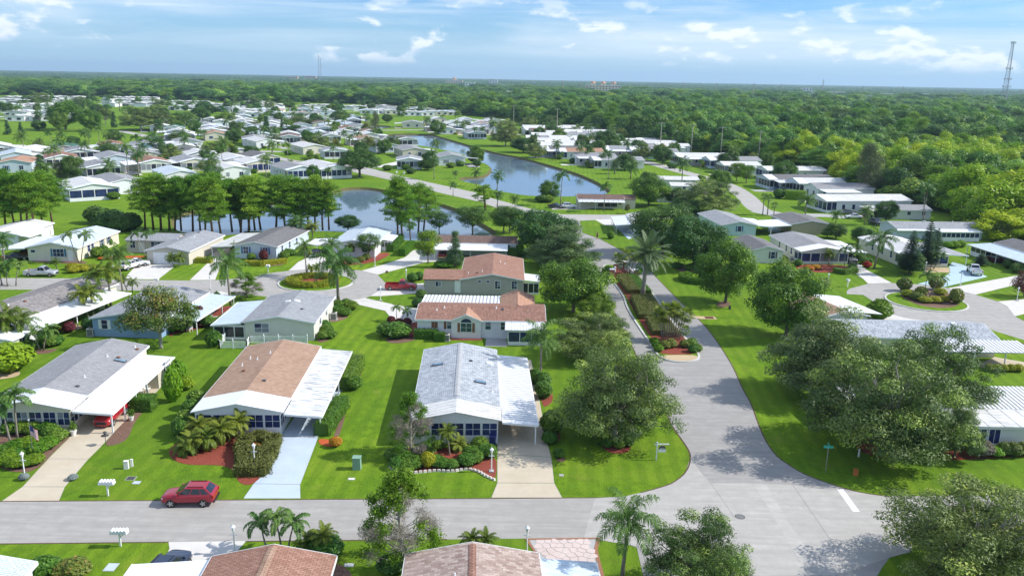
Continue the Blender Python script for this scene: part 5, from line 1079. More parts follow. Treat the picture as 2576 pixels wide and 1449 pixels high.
for u in (2.3,6.2): h9.window('F',u,1.,1.,1.4,2,2,0,'blue_shutter')
for y in (3.,7.,11.): h9.window('R',y,1.,.8,1.4,1,2,det=1)
p10 = G('a2',1000,370,2.4); q10 = G('a2',1940,285,2.4)
h10 = from_front('beige ranch home with white garage door',('a2',1590,562),-3,8.0,16.5,P=0.,wall='wall_beige',roof='roof_ltgrey',ref='beige home with the garage')
wing(h10,-8.6,1.,9.0,16.,2.5,.85,'wall_beige','roof_ltgrey','x','side_wing')
gd = MB(); m = h10.fmap('F'); 
for i in range(4): gd.hexa([m(1.2,.05 + i * .55,.004),m(6.8,.05 + i * .55,.004),m(6.8,.57 + i * .55,.004),m(1.2,.57 + i * .55,.004)],[m(1.2,.05 + i * .55,.05),m(6.8,.05 + i * .55,.05),m(6.8,.57 + i * .55,.05),m(1.2,.57 + i * .55,.05)])
gd.build('garage_door',MATS['trim_white'],h10.root)
h10.vent(.3,8,'pipe'); h10.vent(.6,10,'pipe'); h10.vent(.5,14,'box')
o10 = h10.fmap('F',-9.0); h10.window('F',-2.6,1.,1.9,1.5,3,2,-9.0); h10.door('F',-5.5,1.2,2.0,.2,'lamp_clear',-9.0); h10.window('F',-7.3,1.,1.,1.4,2,2,-9.0,det=1)
h11 = from_front('cream home with ice-blue roof and teal shutters',('a2',505,532),1,9.2,17.5,wall='wall_cream',roof='roof_iceblue',ref='cream ice-blue-roofed home',R=1.0)
h11.carport('L',5.0,-.2,13.,'metal_bright',.6,.02,0,3); h11.window('F',5.7,.9,2.0,1.5,3,2,0,'teal_shutter'); h11.window('F',1.0,1.6,.8,.5,1,1,det=1); h11.door('F',7.9,.9,2.,.1)
for y in (4.5,6.,10.,13.): h11.window('R',y,1.0,1.0,1.5,1,2,0,'dk_shutter' if y > 9 else None)
h11b = from_front('white home cut by the left edge behind the pines',('a2',-20,400),2,8.5,14.,wall='wall_white',roof='roof_chalk',ref='white home at the left edge'); h11b.carport('R',2.15,0,9.,'metal_bright',.6,.02,0,2)
h13 = from_ridge('white home with motley grey shingles and wide white metal eaves',('a2',-480,1130),('a2',560,662),9.0,2.55,.88,yaw=R_(-10),wall='wall_cream',roof='roof_motley',ref='motley-roofed home')
h13.carport('R',4.6,-.5,h13.L - 3.,'metal_bright',None,.02,0,3,z0=2.45,z1=2.15)
s13 = h13.to_local(G('a2',375,1240)); 
for i,(fx,y,k) in enumerate(((.6,5.5,'box'),(.7,7.5,'box'),(.62,8.5,'box'),(.85,5.,'box'),(.6,12,'box'),(.55,9.4,'pipe'))): h13.vent(fx,y,k)
def shed_at(h,x0,x1,y0,y1,z0,z1,wallm,roofm):
 MB().hexa([(x0,y0,0),(x1,y0,0),(x1,y1,0),(x0,y1,0)],[(x0,y0,z0),(x1,y0,z1),(x1,y1,z1),(x0,y1,z0)]).build('shed',MATS[wallm],h.root)
sl = h13.to_local(G('a2',260,1210)); sr = h13.to_local(G('a2',510,1215)); sb = h13.to_local(G('a2',640,1110))
shed_at(h13,h13.W + .02,h13.W + 4.3,-.2,4.2,2.3,2.05,'wall_white',None); h13.window('R',2.05,1.2,.8,.9,2,1,4.3,'dk_shutter')
h14 = from_front('blue home with grey roof, white carport and white patio chair',('a2',1200,1250),-4,9.4,15.,wall='wall_blue',roof='roof_ltgrey',ref='blue home')
h14.carport('R',4.2,2.,15.2,'metal_blue',.55,.02,0,4); h14.window('F',1.7,1.1,.8,1.4,1,2,0,'trim_white'); h14.window('F',6.2,1.1,1.,1.4,1,2,0)
ac_unit(G('a2',865,1235),0,'white air conditioner at the left corner of the blue home')
h16 = from_ridge('brown shingle roof at the bottom edge beside the dark parked SUV',('b4',30,1850),('b4',225,1183),8.0,2.55,.85,yaw=R_(2.5),wall='wall_white',roof='roof_brown',ref='brown roof at the bottom edge'); h16.ridge_cap('roof_tan',0,h16.L,.3)
h16.carport('L',5.6,0,h16.to_local(G('a4',1640,1322,2.2)).y,'metal_bright',None,.02,0,2)
h17 = from_ridge('pinkish tan shingle roof at the bottom edge with flagstone driveway',('b4',2195,1900),('b4',2215,1160),8.8,2.55,.85,yaw=R_(2.5),wall='wall_cream',roof='roof_pinktan',ref='pinkish tan roof'); h17.ridge_cap('roof_redbrown',0,h17.L,.25); h17.vent(.37,h17.L - 3.6,'pipe'); 
e17 = h17.to_local(G('c4',1110,1310,2.15)); h17.carport('R',e17.x - h17.W,0,e17.y,'metal_blue',None,.02,0,2)
h15 = from_front('pale roof corner at the bottom left edge',('a4',-60,1900),2.15,8.2,6.,wall='wall_white',roof='roof_iceblue',ref='pale roof corner at bottom left')
cc = h15.to_local(G('a4',365,1335,2.5)); h15.root.location.x += (cc.x - 8.48) ; h15.root.location.y += cc.y - 6.28
h26 = from_front('home with ribbed white roof and sun porch behind the giant oaks',('d3',2330,1335),1,15.,9.,wall='wall_greenish',roof='roof_grey',ref='ribbed-roof home behind the oaks',R=.04,E=2.3)
flat_roof(h26,-6.,15.6,3.4,8.6,2.75,3.3,'metal_ribbed',.4,'y',.06,'carport_roof'); flat_roof(h26,-.5,15.6,-.5,3.35,2.5,2.8,'metal_offwhite',1.5,'y',.03,'porch_roof')
for i in range(5): h26.window('F',1.3 + i * 1.4,.6,1.1,1.5,2,1,0)
h26.window('F',10.6,1.0,.9,.9,1,1,0)
h25 = House('home with long grey shingle roof and ribbed carport behind the oaks',(G('d3',2390,345,2.5).x,G('d3',2000,470).y),R_(90),8.,19.,2.55,.88,wall='wall_cream',roof='roof_bluegrey',ref='long grey-roofed home behind the oaks')
flat_roof(h25,-4.6,-.3,-2.5,9.,2.1,2.4,'metal_ribbed',.45,'x',.06,'carport_roof',[(-4.4,-2.3,2.05),(-4.4,1.2,2.05),(-4.4,5.2,2.05)]); h25.window('L',3.,1.,1.,1.,1,1,det=1); h25.vent(.45,4.,'white'); h25.vent(.5,9.,'pipe')
h24 = from_ridge('sage home with tan and white roof between the oak and the cul-de-sac',('d2',880,1000),('d2',660,828),8.,2.5,.9,yaw=R_(14),wall='wall_greenish',roof='roof_tan',ref='tan-and-white-roofed home'); h24.window('F',1.6,.9,.9,1.3,1,2); flat_roof(h24,3.9,10.2,-.3,h24.L,3.4,2.6,'metal_bright',.6,'x',.02,'metal_roof'); 
h18 = from_front('grey-roofed home with dark screened porch and orange flower bed',('d2',690,560),4,9.6,13.5,P=3.6,wall='wall_sage',roof='roof_grey',ref='home with the orange flower bed')
h18.porch('metal_bright',5,.5,None,None,1,1); h18.carport('R',4.4,-2.5,10.,'metal_bright',.6,.02,0,3)
for y in (1.5,4.2,8.): h18.window('L',y,1.,.8,1.4,1,2,det=1)
ac_unit(h18.o + Vector((-1.2,-2.2)),0,'blue-grey air conditioner beside the home with the orange flower bed')
h19 = from_front('tan home with white carport behind the orange flower bed home',('d2',560,285),4,9.5,13.,wall='wall_tan',roof='roof_dkgrey',ref='tan home with white carport'); h19.carport('L',5.5,-1.,8.,'metal_bright',.6,.02,0,2)
h20 = from_front('white-roofed home behind the tall dark Norfolk pines',('d2',1640,590),5,9.4,15.,P=3.,wall='wall_cream',roof='roof_chalk',ref='home behind the Norfolk pines'); h20.porch('metal_bright',5,.7,None,None,1,1); h20.carport('R',4.8,-2.,12.,'metal_grey',.6,.02,0,3)
for y in (1.5,5.,9.): h20.window('L',y,1.,.8,1.4,1,2,0,det=1)
p21 = G('d2',1240,215); h21 = House('long pale blue home with white sun porch below the wood',(G('d2',2170,330).x,G('d2',2170,330).y),R_(92),8.4,(G('d2',2170,330) - G('d2',1390,330)).length,2.55,.82,wall='wall_ltblue',roof='roof_ltgrey',ref='long pale blue home'); flat_roof(h21,-2.8,-.3,1.5,11.5,2.15,2.4,'metal_bright',.6,'x',.02,'sun_porch_roof'); sunroom(h21,-2.5,2.,11.,-.01,.9,2.1,8); h21.carport('L',0.9,12,h21.L + .2,'metal_white',None,.02,0,0)
h21.window('L',13.,1.,.9,1.3,1,2,det=1); h21.vent(.5,5,'pipe'); h21.vent(.5,12,'white')
h22 = House('white home with grey roof and screened end near the wood',(G('d2',1690,142).x,G('d2',1690,142).y),R_(92),7.4,12.,2.5,.9,wall='wall_pale',roof='roof_grey',ref='grey-roofed home by the wood'); flat_roof(h22,-.5,8.,12.2,16.2,2.5,2.15,'metal_offwhite',.6,'y',.02,'carport_roof'); screened(h22,.2,7.,12.3,15.6,2.4,2.15,.4,4)
for y in (2.,6.,10.): h22.window('L',y,1.2,.9,.9,2,1,det=1)
h23 = House('home with ice-blue metal carport and screened room at the right edge',(104.6,158.5),R_(4.6),8.2,17.5,2.55,.9,wall='wall_ltblue',roof='roof_dkgrey',ref='home at the right edge'); h23.carport('L',5.6,-1.,h23.L + 1.,'metal_blue',.5,.03,0,3); screened(h23,-5.3,-.1,h23.L - 5.,h23.L,2.3,2.05,.9,4)
h27 = from_ridge('light blue home with grey roof behind the dark trees',('c2',2470,160),('c2',2260,52),8.2,2.55,.82,yaw=R_(6),wall='wall_aqua',roof='roof_ltgrey',ref='light blue home behind the dark trees'); h27.window('F',4.2,1.,.9,1.3,1,1,0,'blue_shutter'); h27.carport('R',4.,0,12.,'metal_white',.6,.02,0,2)
h28 = from_front('white-roofed home with blue patio beside the entry road',('c2',1590,300),-2,6.,16.,wall='wall_pale',roof='roof_chalk',ref='white-roofed home with blue patio',R=.6); h28.carport('L',4.0,2.,15.,'metal_white',.6,.02,0,4); 
for y in (2.15,5.,7.5,10.): h28.window('L',y,.8,1.7,1.6,2,1,det=1)
h29 = from_front('small teal home with grey roof behind the leafy tree',('d2',140,552),3,6.6,12.,wall='wall_greenish',roof='roof_dkgrey',ref='small teal home',R=.9); h29.window('F',4.6,1.,.8,1.3,1,2,0,'dk_shutter')
p30 = G('c1',1370,1392); h30 = House('brown-roofed home with white awning roof, golf cart and parked cars',(p30.x,p30.y),R_(90.5),8.0,(G('c1',1370,1392) - G('c1',950,1390)).length,2.55,.8,wall='wall_beige',roof='roof_umber',ref='brown-roofed home by the lake end'); z30 = h30.to_local(G('c1',960,1390)); flat_roof(h30,-3.0,-.3,-.2,h30.L + .2,2.1,2.35,'metal_stained',.6,'x',.02,'awning_roof',[(-2.8,h30.L - .2,2.05),(-2.8,h30.L - 4.6,2.05),(-2.8,.2,2.05)]); wing(h30,.5,7.5,-3.4,.0,2.6,.8,'wall_beige','roof_umber','y','side_wing'); h30.window('L',4.4,.5,5.4,1.9,3,1,det=1,pane='screen'); h30.window('L',.9,1.2,.8,1.,2,2)
for lab,ref,pr_,W_,L_,rf in (('wide white-roofed home at the lake end, largest of its row','largest white-roofed home',('c1',2085,1190),9.,15.,'roof_chalk'),('white-roofed home just below the largest white roof by the lake','lower white-roofed home',('c1',2090,1250),7.,9.,'roof_chalk'),('small pale home half hidden behind the spreading dark tree','small pale home',('c1',1980,1335),8.,8.5,'roof_grey')):
 p = G(*pr_); h = House(lab,(p.x,p.y),R_(92),W_,L_,2.4,.7,wall='wall_pale',roof=rf,ref=ref); [h.window('L',y,1.,.9,1.2,1,1,det=1) for y in (2.,5.)]
# ---- homes across the pond and further back
def pt_in(p,poly):
 c = False
 for i in range(len(poly)):
  a,b = poly[i],poly[i - 1]
  if (a.y > p.y) != (b.y > p.y) and p.x < (b.x - a.x) * (p.y - a.y) / (b.y - a.y) + a.x: c = not c
 return c
WALLS = ['wall_white','wall_pale','wall_cream','wall_white','wall_ltblue','wall_beige','wall_white']
ROOFS = ['roof_grey','roof_ltgrey','roof_chalk','roof_dkgrey','roof_iceblue','roof_chalk','roof_bluegrey']
def mid_home(label,p,yaw,W=8.6,L=16.,wall=None,roof=None,porch=True,car='L',ref=None,seed=0,group=None,det=1):
 rs = random.Random(seed * 31 + 5); wall = wall or rs.choice(WALLS); roof = roof or rs.choice(ROOFS); P = 3. if porch else 0.
 W *= 1.2; L *= 1.15; h = from_front(label,p,yaw,W,L - P,P=P,wall=wall,roof=roof,ref=ref,group=group,R=rs.uniform(1.,1.3),E=3.35)
 if car:
  q = [h.root.matrix_basis @ Vector((x,y,0)) for x,y in (((-5.2,-P - 7),(-.6,-P - 7),(-.6,L * .6),(-5.2,L * .6)) if car == 'L' else ((W + .6,-P - 7),(W + 5.2,-P - 7),(W + 5.2,L * .6),(W + .6,L * .6)))]; sheet('driveway',q,rs.choice(['concrete_white','concrete_grey','concrete_beige']),.021)
 for k in range(1):
  q = h.root.matrix_basis @ Vector(rs.choice([(rs.uniform(0,W),-P - 1.3,0),(W + 1.3 if car != 'R' else W * .5,rs.uniform(0,L - P),0),(-1.3 if car != 'L' else W * .3,rs.uniform(1,L - P) if car != 'L' else -P - 1.5,0)])); shrub(q,rs.uniform(1.8,3.2),rs.uniform(1.2,2.6),rs.choice(['leaf_hedge_green','leaf_dark','leaf_broad','leaf_yellow','leaf_olive']),desc='garden shrub')
 if porch: h.porch('metal_bright' if rs.random() < .7 else 'metal_white',rs.choice([4,5,6]),rs.uniform(.7,1.),None,None,1,1,True,1,'screen' if rs.random() < .6 else 'glass')
 else:
  h.window('F',W * .28,1.,1.1,1.4,2,1,0,rs.choice([None,'dk_shutter','blue_shutter']),det=1); h.window('F',W * .7,1.,1.3,1.4,2,1,det=1)
 if car: h.carport(car,rs.uniform(4.6,5.6),-P * .6,L * .62,rs.choice(['metal_bright','metal_white','metal_offwhite']),None,.02,rs.choice([0,3.]),3)
 for f in ('R','L'):
  for y in (2.,5.,8.5,11.5):
   if y < L - P - 1: h.window(f,y,1.0,.85,1.35,1,1,0,det=1)
 if rs.random() < .6: h.vent(rs.choice([.3,.7]),L * .4,'pipe')
 return h
A = 'a1'; B = 'b1'; C = 'c1'; D = 'd1'
mids = [
('white home with dark sun-porch windows standing alone on the pond lawn',(A,900,1312),36,10.5,17,'wall_white','roof_chalk',1,None,'white home on the pond lawn'),
('sage home with red-brown roof and white carport across the pond',(A,1480,1048),33,8.6,16,'wall_greenish','roof_brown',1,'L','red-brown-roofed sage home'),
('white home with grey roof and bracketed carport posts across the pond',(A,985,1095),33,8.6,16,'wall_white','roof_grey',1,'L','grey home with bracketed carport'),
('cream home with shaded carport and dark car across the pond',(A,1850,1036),33,8.6,16,'wall_cream','roof_ltgrey',1,'L','cream home with shaded carport'),
('white-roofed home with long dark screened porch across the pond',(A,2265,1012),33,8.6,16,'wall_pale','roof_chalk',1,'L','home with long dark porch'),
('home with grey roof and row of bright porch windows above the pines',(A,2520,988),33,8.6,16,'wall_cream','roof_dkgrey',1,None,'home with bright porch windows'),
('slate-blue home with pale grey roof, second row beyond the pond',(A,1110,1000),33,9.0,17,'wall_ltblue','roof_ltgrey',0,'L','slate-blue home'),
('cream end-gable home right of the slate-blue one',(A,1400,962),33,9.0,15,'wall_cream','roof_grey',0,None,'cream end-gable home'),
('cream home with brown shutters at the far left',(A,160,925),4,12.,14,'wall_cream','roof_chalk',0,'R','cream home at far left'),
('tan home with dark green roof at the left',(A,620,895),28,9.,16,'wall_beige','roof_green',0,'R','dark green-roofed home'),
('white home with dark red-brown roof behind the palm row',(A,1085,870),30,9.,16,'wall_white','roof_brown',0,'L','dark red-brown-roofed home'),
('sky-blue home with white carport behind the palm row',(A,1400,865),30,9.,16,'wall_blue','roof_ltgrey',0,'R','sky-blue home'),
('white home with grey roof at the end of the palm row',(A,1800,830),30,9.,16,'wall_white','roof_grey',0,'L','white home ending the palm row'),
('white home with rust-red roof at the far left',(A,600,1005),31,9.,15,'wall_white','roof_redbrown',1,None,'rust-red-roofed home'),
('home with orange-brown roof at the left edge',(A,140,1050),20,9.,14,'wall_ltblue','roof_terracotta',0,None,'orange-brown-roofed home'),
('home with dark olive roof behind the round dark tree',(A,1840,930),33,8.6,15,'wall_cream','roof_dkgrey',0,None,'olive-roofed home'),
('ice-blue roofed home right above the pond pines',(A,1720,1165),35,8.6,15,'wall_pale','roof_iceblue',0,None,'ice-blue-roofed home'),
('low white-roofed home above the pond pines',(A,2220,1112),35,9.,16,'wall_white','roof_chalk',0,None,'low white-roofed home'),
('pale blue home with tall white porch windows above the pines',(B,610,1115),33,9.,17,'wall_ltblue','roof_grey',1,None,'pale blue home with tall porch windows'),
('white home behind the left end of the pond pines',(A,1190,1252),37,8.4,17,'wall_white','roof_grey',0,'R','white home behind the pines'),
('yellow-cream home with orange roof panel behind two palms',(A,2040,750),24,9.,14,'wall_cream','roof_terracotta',0,'L','yellow-cream home'),
('white home with long porch left of the crossroad',(A,2400,800),18,9.,16,'wall_white','roof_grey',1,'R','long-porched white home'),
('home with deep green roof by the great trees',(A,1650,685),20,9.,14,'wall_pale','roof_green',1,None,'deep green-roofed home'),
('white home behind the deep green roof',(A,1990,672),22,9.,14,'wall_white','roof_chalk',1,None,'white home right of the green roof'),
('long white home beside the great spreading tree',(B,925,1108),32,9.2,21,'wall_white','roof_chalk',1,None,'long white home'),
('cream home with bare lawn across the road',(B,720,880),32,9.,17,'wall_cream','roof_chalk',0,None,'cream home across the road'),
('small white home with wrap-round porch across the road',(B,930,922),20,9.,12,'wall_white','roof_ltgrey',1,None,'small wrap-round-porch home'),
('tan-walled home with five porch windows left of the road',(B,265,990),33,9.,16,'wall_cream','roof_dkgrey',1,None,'five-windowed tan home'),
('white home with grey roof behind a clipped hedge',(B,150,800),20,9.,15,'wall_white','roof_grey',0,'R','white home behind a hedge'),
('white home with brown-grey roof and blue awning',(B,480,780),18,9.,16,'wall_white','roof_umber',1,'R','brown-grey-roofed home'),
('cream home with tan roof left of the lake',(B,1240,795),25,9.,15,'wall_cream','roof_tan',0,'L','cream tan-roofed home'),
('pale home with dark roof at the lake edge',(B,1590,802),20,9.,14,'wall_pale','roof_dkgrey',1,None,'dark-roofed lake-edge home'),
('blue-doored home with charcoal roof at the lake edge',(B,1400,862),25,9.,15,'wall_ltblue','roof_dkgrey',0,None,'charcoal-roofed home'),
('home with wide grey roof and open carport at the lake edge',(B,1660,912),20,9.,16,'wall_beige','roof_grey',0,'R','wide grey-roofed lake home'),
('white home with dark porch on the lawn point',(B,1610,1020),8,8.,12,'wall_white','roof_ltgrey',1,None,'white dark-porched home on the point'),
('white home with fan window on the lake point',(B,2010,985),12,9.,13,'wall_white','roof_ltgrey',0,'R','fan-windowed lake-point home'),
('white home half hidden by the tall thin conifer',(B,870,770),20,8.6,15,'wall_white','roof_grey',1,None,'home by the thin conifer'),
('dark red-roofed home behind the tall palms',(B,1060,690),20,8.6,15,'wall_white','roof_redbrown',1,None,'dark red-roofed far home'),
('grey-roofed home above the tall conifers',(B,780,632),18,9.,16,'wall_cream','roof_umber',0,None,'grey-roofed far home'),
('home with open carport facing the far lake shore',(B,1640,630),8,12.,14,'wall_cream','roof_ltgrey',0,'L','far-shore carport home'),
('cream home right of the far-shore carport',(B,1810,622),8,9.,14,'wall_cream','roof_grey',0,None,'far-shore cream home'),
('white home above the lake beside a flagpole',(B,2090,660),14,9.,14,'wall_white','roof_chalk',1,'R','white home above the lake'),
('white home between two palms above the lake',(B,2250,735),14,9.,14,'wall_ltblue','roof_ltgrey',1,None,'home between two palms'),
]
for i,(lab,p,yw,W,L,wl_,rf,po,cr,rf_) in enumerate(mids): mid_home(lab,p,yw,W,L,wl_,rf,bool(po),cr,rf_,i)
def shore(label,p,W,L,roof,wall='wall_white',porch=True,car=None,ref=None,seed=0,yaw=-82):
 return mid_home(label,p,yaw,W,L,wall,roof,porch,car,ref,100 + seed)
shores = [
('home with brown screened front in the far corner of the right row',(C,490,700),8.,14,'roof_umber','wall_tan',0,'far corner tan home'),
('white home with blue porch in the middle of the right row',(C,590,722),8.,14,'roof_chalk','wall_white',1,'far white home of the right row'),
('blue-trimmed home in the back of the right row',(C,725,742),8.,15,'roof_ltgrey','wall_ltblue',1,'blue-trimmed back home'),
('home with small red roof patch behind the right row',(C,905,800),8.,14,'roof_brown','wall_white',1,'red-patched home'),
('long white-roofed lakeside home right of the dark round trees',(C,560,850),9.,18,'roof_chalk','wall_white',1,'long white lakeside home'),
('lakeside home with dark roof strip and blue screened porch',(C,600,892),8.,17,'roof_dkgrey','wall_ltblue',1,'blue-porched lakeside home'),
('lakeside home with terracotta roof strip',(C,760,915),8.,17,'roof_terracotta','wall_white',1,'terracotta-strip lakeside home'),
('white lakeside home behind two palms',(C,905,960),8.,15,'roof_grey','wall_white',0,'white lakeside home behind two palms'),
('lakeside home with white porch and green hedge',(C,1070,1000),8.4,18,'roof_ltgrey','wall_pale',1,'hedged lakeside home'),
('blue home with white porch roof under the tall dark tree',(C,1320,860),8.4,15,'roof_grey','wall_blue',1,'blue home under the dark tree'),
('white-roofed home just behind the tall dark tree',(C,1260,840),8.,14,'roof_chalk','wall_cream',0,'home behind the tall dark tree'),
('pale home at the bend of the right street',(C,1425,900),8.,15,'roof_ltgrey','wall_pale',1,'pale home at the bend'),
('aqua home left of the large round tree',(C,1540,915),8.,14,'roof_grey','wall_aqua',0,'aqua home'),
('wide white-roofed home with pergola right of the large round tree',(C,1850,965),9.5,20,'roof_chalk','wall_white',1,'pergola home'),
('blue-porched home with red chair right of the pergola home',(C,2150,1000),9.,19,'roof_grey','wall_ltblue',1,'blue-porched wood-edge home'),
('home with white carport roof by the green round trees',(C,2280,1050),8.,13,'roof_chalk','wall_white',1,'home by the green round trees'),
('white long-roofed home nearest the wood, first of the right-hand rows',(D,100,1100),9.,20,'roof_chalk','wall_white',1,'first long home by the wood'),
('home with mottled grey roof and dark screened porch by the wood',(D,105,1190),9.5,20,'roof_dkgrey','wall_ltblue',1,'mottled-roof home by the wood'),
('small white-roofed home with blue porch by the wood',(D,390,1232),8.,14,'roof_chalk','wall_ltblue',1,'small white home by the wood'),
('pinkish grey-roofed home by the wood',(D,560,1285),8.,16,'roof_grey','wall_white',0,'pinkish-roofed home by the wood'),
('large white-roofed home with parked car by the wood, nearest of its row',(D,610,1400),10.,22,'roof_chalk','wall_white',1,'large white home by the wood'),
]
for i,(lab,p,W,L,rf,wl_,po,rf_) in enumerate(shores): shore(lab,p,W,L,rf,wl_,bool(po),'R' if i % 2 else None,rf_,i)
def clear_of(q,m=3.):
 for h in HOUSES:
  l = h.to_local(q)
  if -m - 4 < l.x < h.W + m + 4 and -h.P - m < l.y < h.L + m: return False
 return True
rs = random.Random(77); nfill = 0; ROADS = [[('b1',-300,850),('b1',0,850),('b1',300,895),('b1',560,952),('b1',980,980),('b1',1250,1025),('b1',1600,1108)],[('a1',1120,655),('a1',1380,705),('a1',1560,750),('a1',1900,820),('a1',2576,855),('b1',440,850)]]
RP = [[G(*q) for q in r] for r in ROADS]
def near_road(q,d=8.):
 for r in RP:
  for a,b in zip(r,r[1:]):
   t_ = max(0,min(1,(q - a).dot(b - a) / (b - a).length_squared)); 
   if (a + (b - a) * t_ - q).length < d: return True
 return False
for t_,x0,x1,y0,y1,yw in (('a1',1480,2576,570,760,22),('b1',0,1250,560,760,20),('a1',0,1500,860,1040,31),('a1',1500,2576,860,1060,32),('b1',0,420,740,990,30),('c1',420,1180,660,860,-82),('c1',1150,1700,800,900,-82),('b1',1900,2450,580,700,14)):
 for k in range(170):
  x,y = rs.uniform(x0,x1),rs.uniform(y0,y1); f = G(t_,x,y); yr = R_(yw); c = f + Vector((-math.sin(yr),math.cos(yr))) * 8
  if not clear_of(c,3.6) or not clear_of(f,2.6) or near_road(f) or near_road(c) or any(pt_in(c,w) or pt_in(f,w) for w in (LAKE,POND,*PONDS2)): continue
  rf = rs.choice(['roof_grey','roof_chalk','roof_ltgrey','roof_chalk','roof_iceblue','roof_chalk','roof_tan' if rs.random() < .2 else 'roof_chalk']); wl_ = rs.choice(['wall_white','wall_pale','wall_cream','wall_ltblue','wall_white'])
  h = mid_home('x',(t_,x,y),yw + rs.uniform(-5,5),8.2,14.5,wl_,rf,rs.random() < .55,rs.choice(['L','R']),None,200 + nfill); nfill += 1; AUTO.append((h.root,'%s home with %s roof' % (wl_[5:].replace('ltblue','pale blue'),{'roof_grey': 'grey','roof_chalk': 'white','roof_ltgrey': 'light grey','roof_iceblue': 'icy white','roof_dkgrey': 'dark grey','roof_tan': 'tan'}[rf])))
FARSPOT = []; FARSPEC = []
def far_row(tile,xs,y,jit=6,yaw=15,tag_='small white home in the distant rows beyond the far lawns',W=12.,L=18.):
 for i,x in enumerate(xs):
  rs = random.Random(int(x) * 7 + int(y)); p = G(tile,x,y + rs.uniform(-jit,jit)); FARSPOT.append(p); FARSPEC.append((p,yaw + rs.uniform(-12,12),tag_,int(x) * 7 + int(y)))
def far_build(keep=95,W=12.,L=18.):
 """the nearest ones as homes with their parts, the rest beyond counting as one mass of roofs"""
 wm,rm = MB(),MB()
 for n_,(p,yaw,tag_,sd) in enumerate(sorted(FARSPEC,key=lambda q: q[0].length)):
  rs = random.Random(sd); k = rs.random(); R = rs.uniform(.8,1.1)
  if n_ < keep:
   h = House(tag_,(p.x,p.y),R_(yaw),W,L,3.2,R,wall=rs.choice(['wall_white','wall_pale','wall_cream','wall_ltblue','wall_white']),roof=rs.choice(['roof_chalk','roof_chalk','roof_chalk','roof_iceblue','roof_ltgrey','roof_tan' if k < .12 else 'roof_chalk']),group='homes of the distant rows')
   h.carport(rs.choice('LR'),5.5,0,10.,'metal_bright',None,.02,0,2)
   for u in (.25,.72): h.window('F',12. * u,.9,2.4,1.5,1,1,det=1,pane='screen')
   continue
  M = Matrix.Translation((p.x,p.y,0)) @ Matrix.Rotation(R_(yaw),4,'Z'); f = lambda x,y,z: tuple(M @ Vector((x,y,z)))
  wm.hexa([f(0,0,0),f(W,0,0),f(W,L,0),f(0,L,0)],[f(0,0,3.2),f(W,0,3.2),f(W,L,3.2),f(0,L,3.2)])
  for sx in (-1,1):
   xe = W / 2 + sx * (W / 2 + .4); b = [f(W / 2,-.4,3.2 + R),f(xe,-.4,3.15),f(xe,L + .4,3.15),f(W / 2,L + .4,3.2 + R)]; t = [(q[0],q[1],q[2] + .15) for q in b]
   rm.hexa(b if sx > 0 else b[::-1],t if sx > 0 else t[::-1])
  x0 = W + .5 if k < .5 else -6; rm.hexa([f(x0,0,2.7),f(x0 + 5.5,0,2.7),f(x0 + 5.5,10,2.7),f(x0,10,2.7)],[f(x0,0,2.85),f(x0 + 5.5,0,2.85),f(x0 + 5.5,10,2.85),f(x0,10,2.85)])
 nf = len(wm.f); off = len(wm.v); wm.v += rm.v; wm.f += [tuple(i + off for i in q) for q in rm.f]; me = wm.mesh('distant_homes'); me.materials.append(MATS['wall_white']); me.materials.append(MATS['roof_chalk']); me.polygons.foreach_set('material_index',[0] * nf + [1] * len(rm.f))
 o = link('distant_homes',me,None,None,'stuff'); o['label'] = 'mass of tiny white roofs in the farthest rows below the forest'; o['category'] = 'houses'
def dense(tile,x0,x1,y,step,jit,*a): far_row(tile,[x0 + i * step + random.Random(i + int(y)).uniform(-.2,.2) * step for i in range(int((x1 - x0) / step) + 1)],y,jit,*a)
dense(A,40,460,562,84,4); dense(A,20,470,520,80,6); dense(A,20,470,480,74,6); dense(A,0,480,445,68,6); dense(A,0,740,400,62,6); dense(A,0,740,365,56,5); dense(A,970,1470,425,60,6); dense(A,950,1450,392,56,5); dense(A,960,1420,368,54,4); dense(A,1590,1880,462,62,6); dense(A,1590,1900,412,56,6); dense(A,1930,2576,438,58,6); dense(A,1960,2520,475,62,6); dense(A,2240,2576,524,74,4); dense(A,2200,2560,497,68,4)
dense(B,20,650,528,72,3); dense(B,740,850,512,70,4); dense(B,20,320,490,62,5); dense(B,480,720,486,60,5); dense(B,560,840,448,50,4); dense(B,880,1380,456,52,5); dense(B,1140,1540,496,58,5); dense(B,1550,1750,514,56,3); dense(B,1800,2010,508,54,3); dense(B,10,220,416,50,5); dense(B,1380,1740,474,54,5); dense(B,20,300,455,58,5)
for t_,x0,x1,y_ in ((A,0,480,540),(A,0,480,462),(A,0,740,382),(A,960,1460,408),(A,1580,2576,455),(B,0,660,508),(B,860,1540,474)): strip('road',[(t_,x0,y_),(t_,(x0 + x1) / 2,y_ + 1),(t_,x1,y_)],7.,'asphalt_pale',.006)
W_ = 'small white home showing through the trees of the wood'
far_row(C,(1230,1290,1350,1420,1520,1600,1690),385,10,10,W_); far_row(C,(1690,1740),462,4,10,W_); far_row(D,(1170,1260,1370,1420,1580,1620),515,8,10,W_); far_row(D,(190,250,280),490,6,10,W_); far_row(D,(950,2500,2560),500,6,10,W_)
far_row(C,(270,340,670,690,860),325,12,10,W_)
far_build()
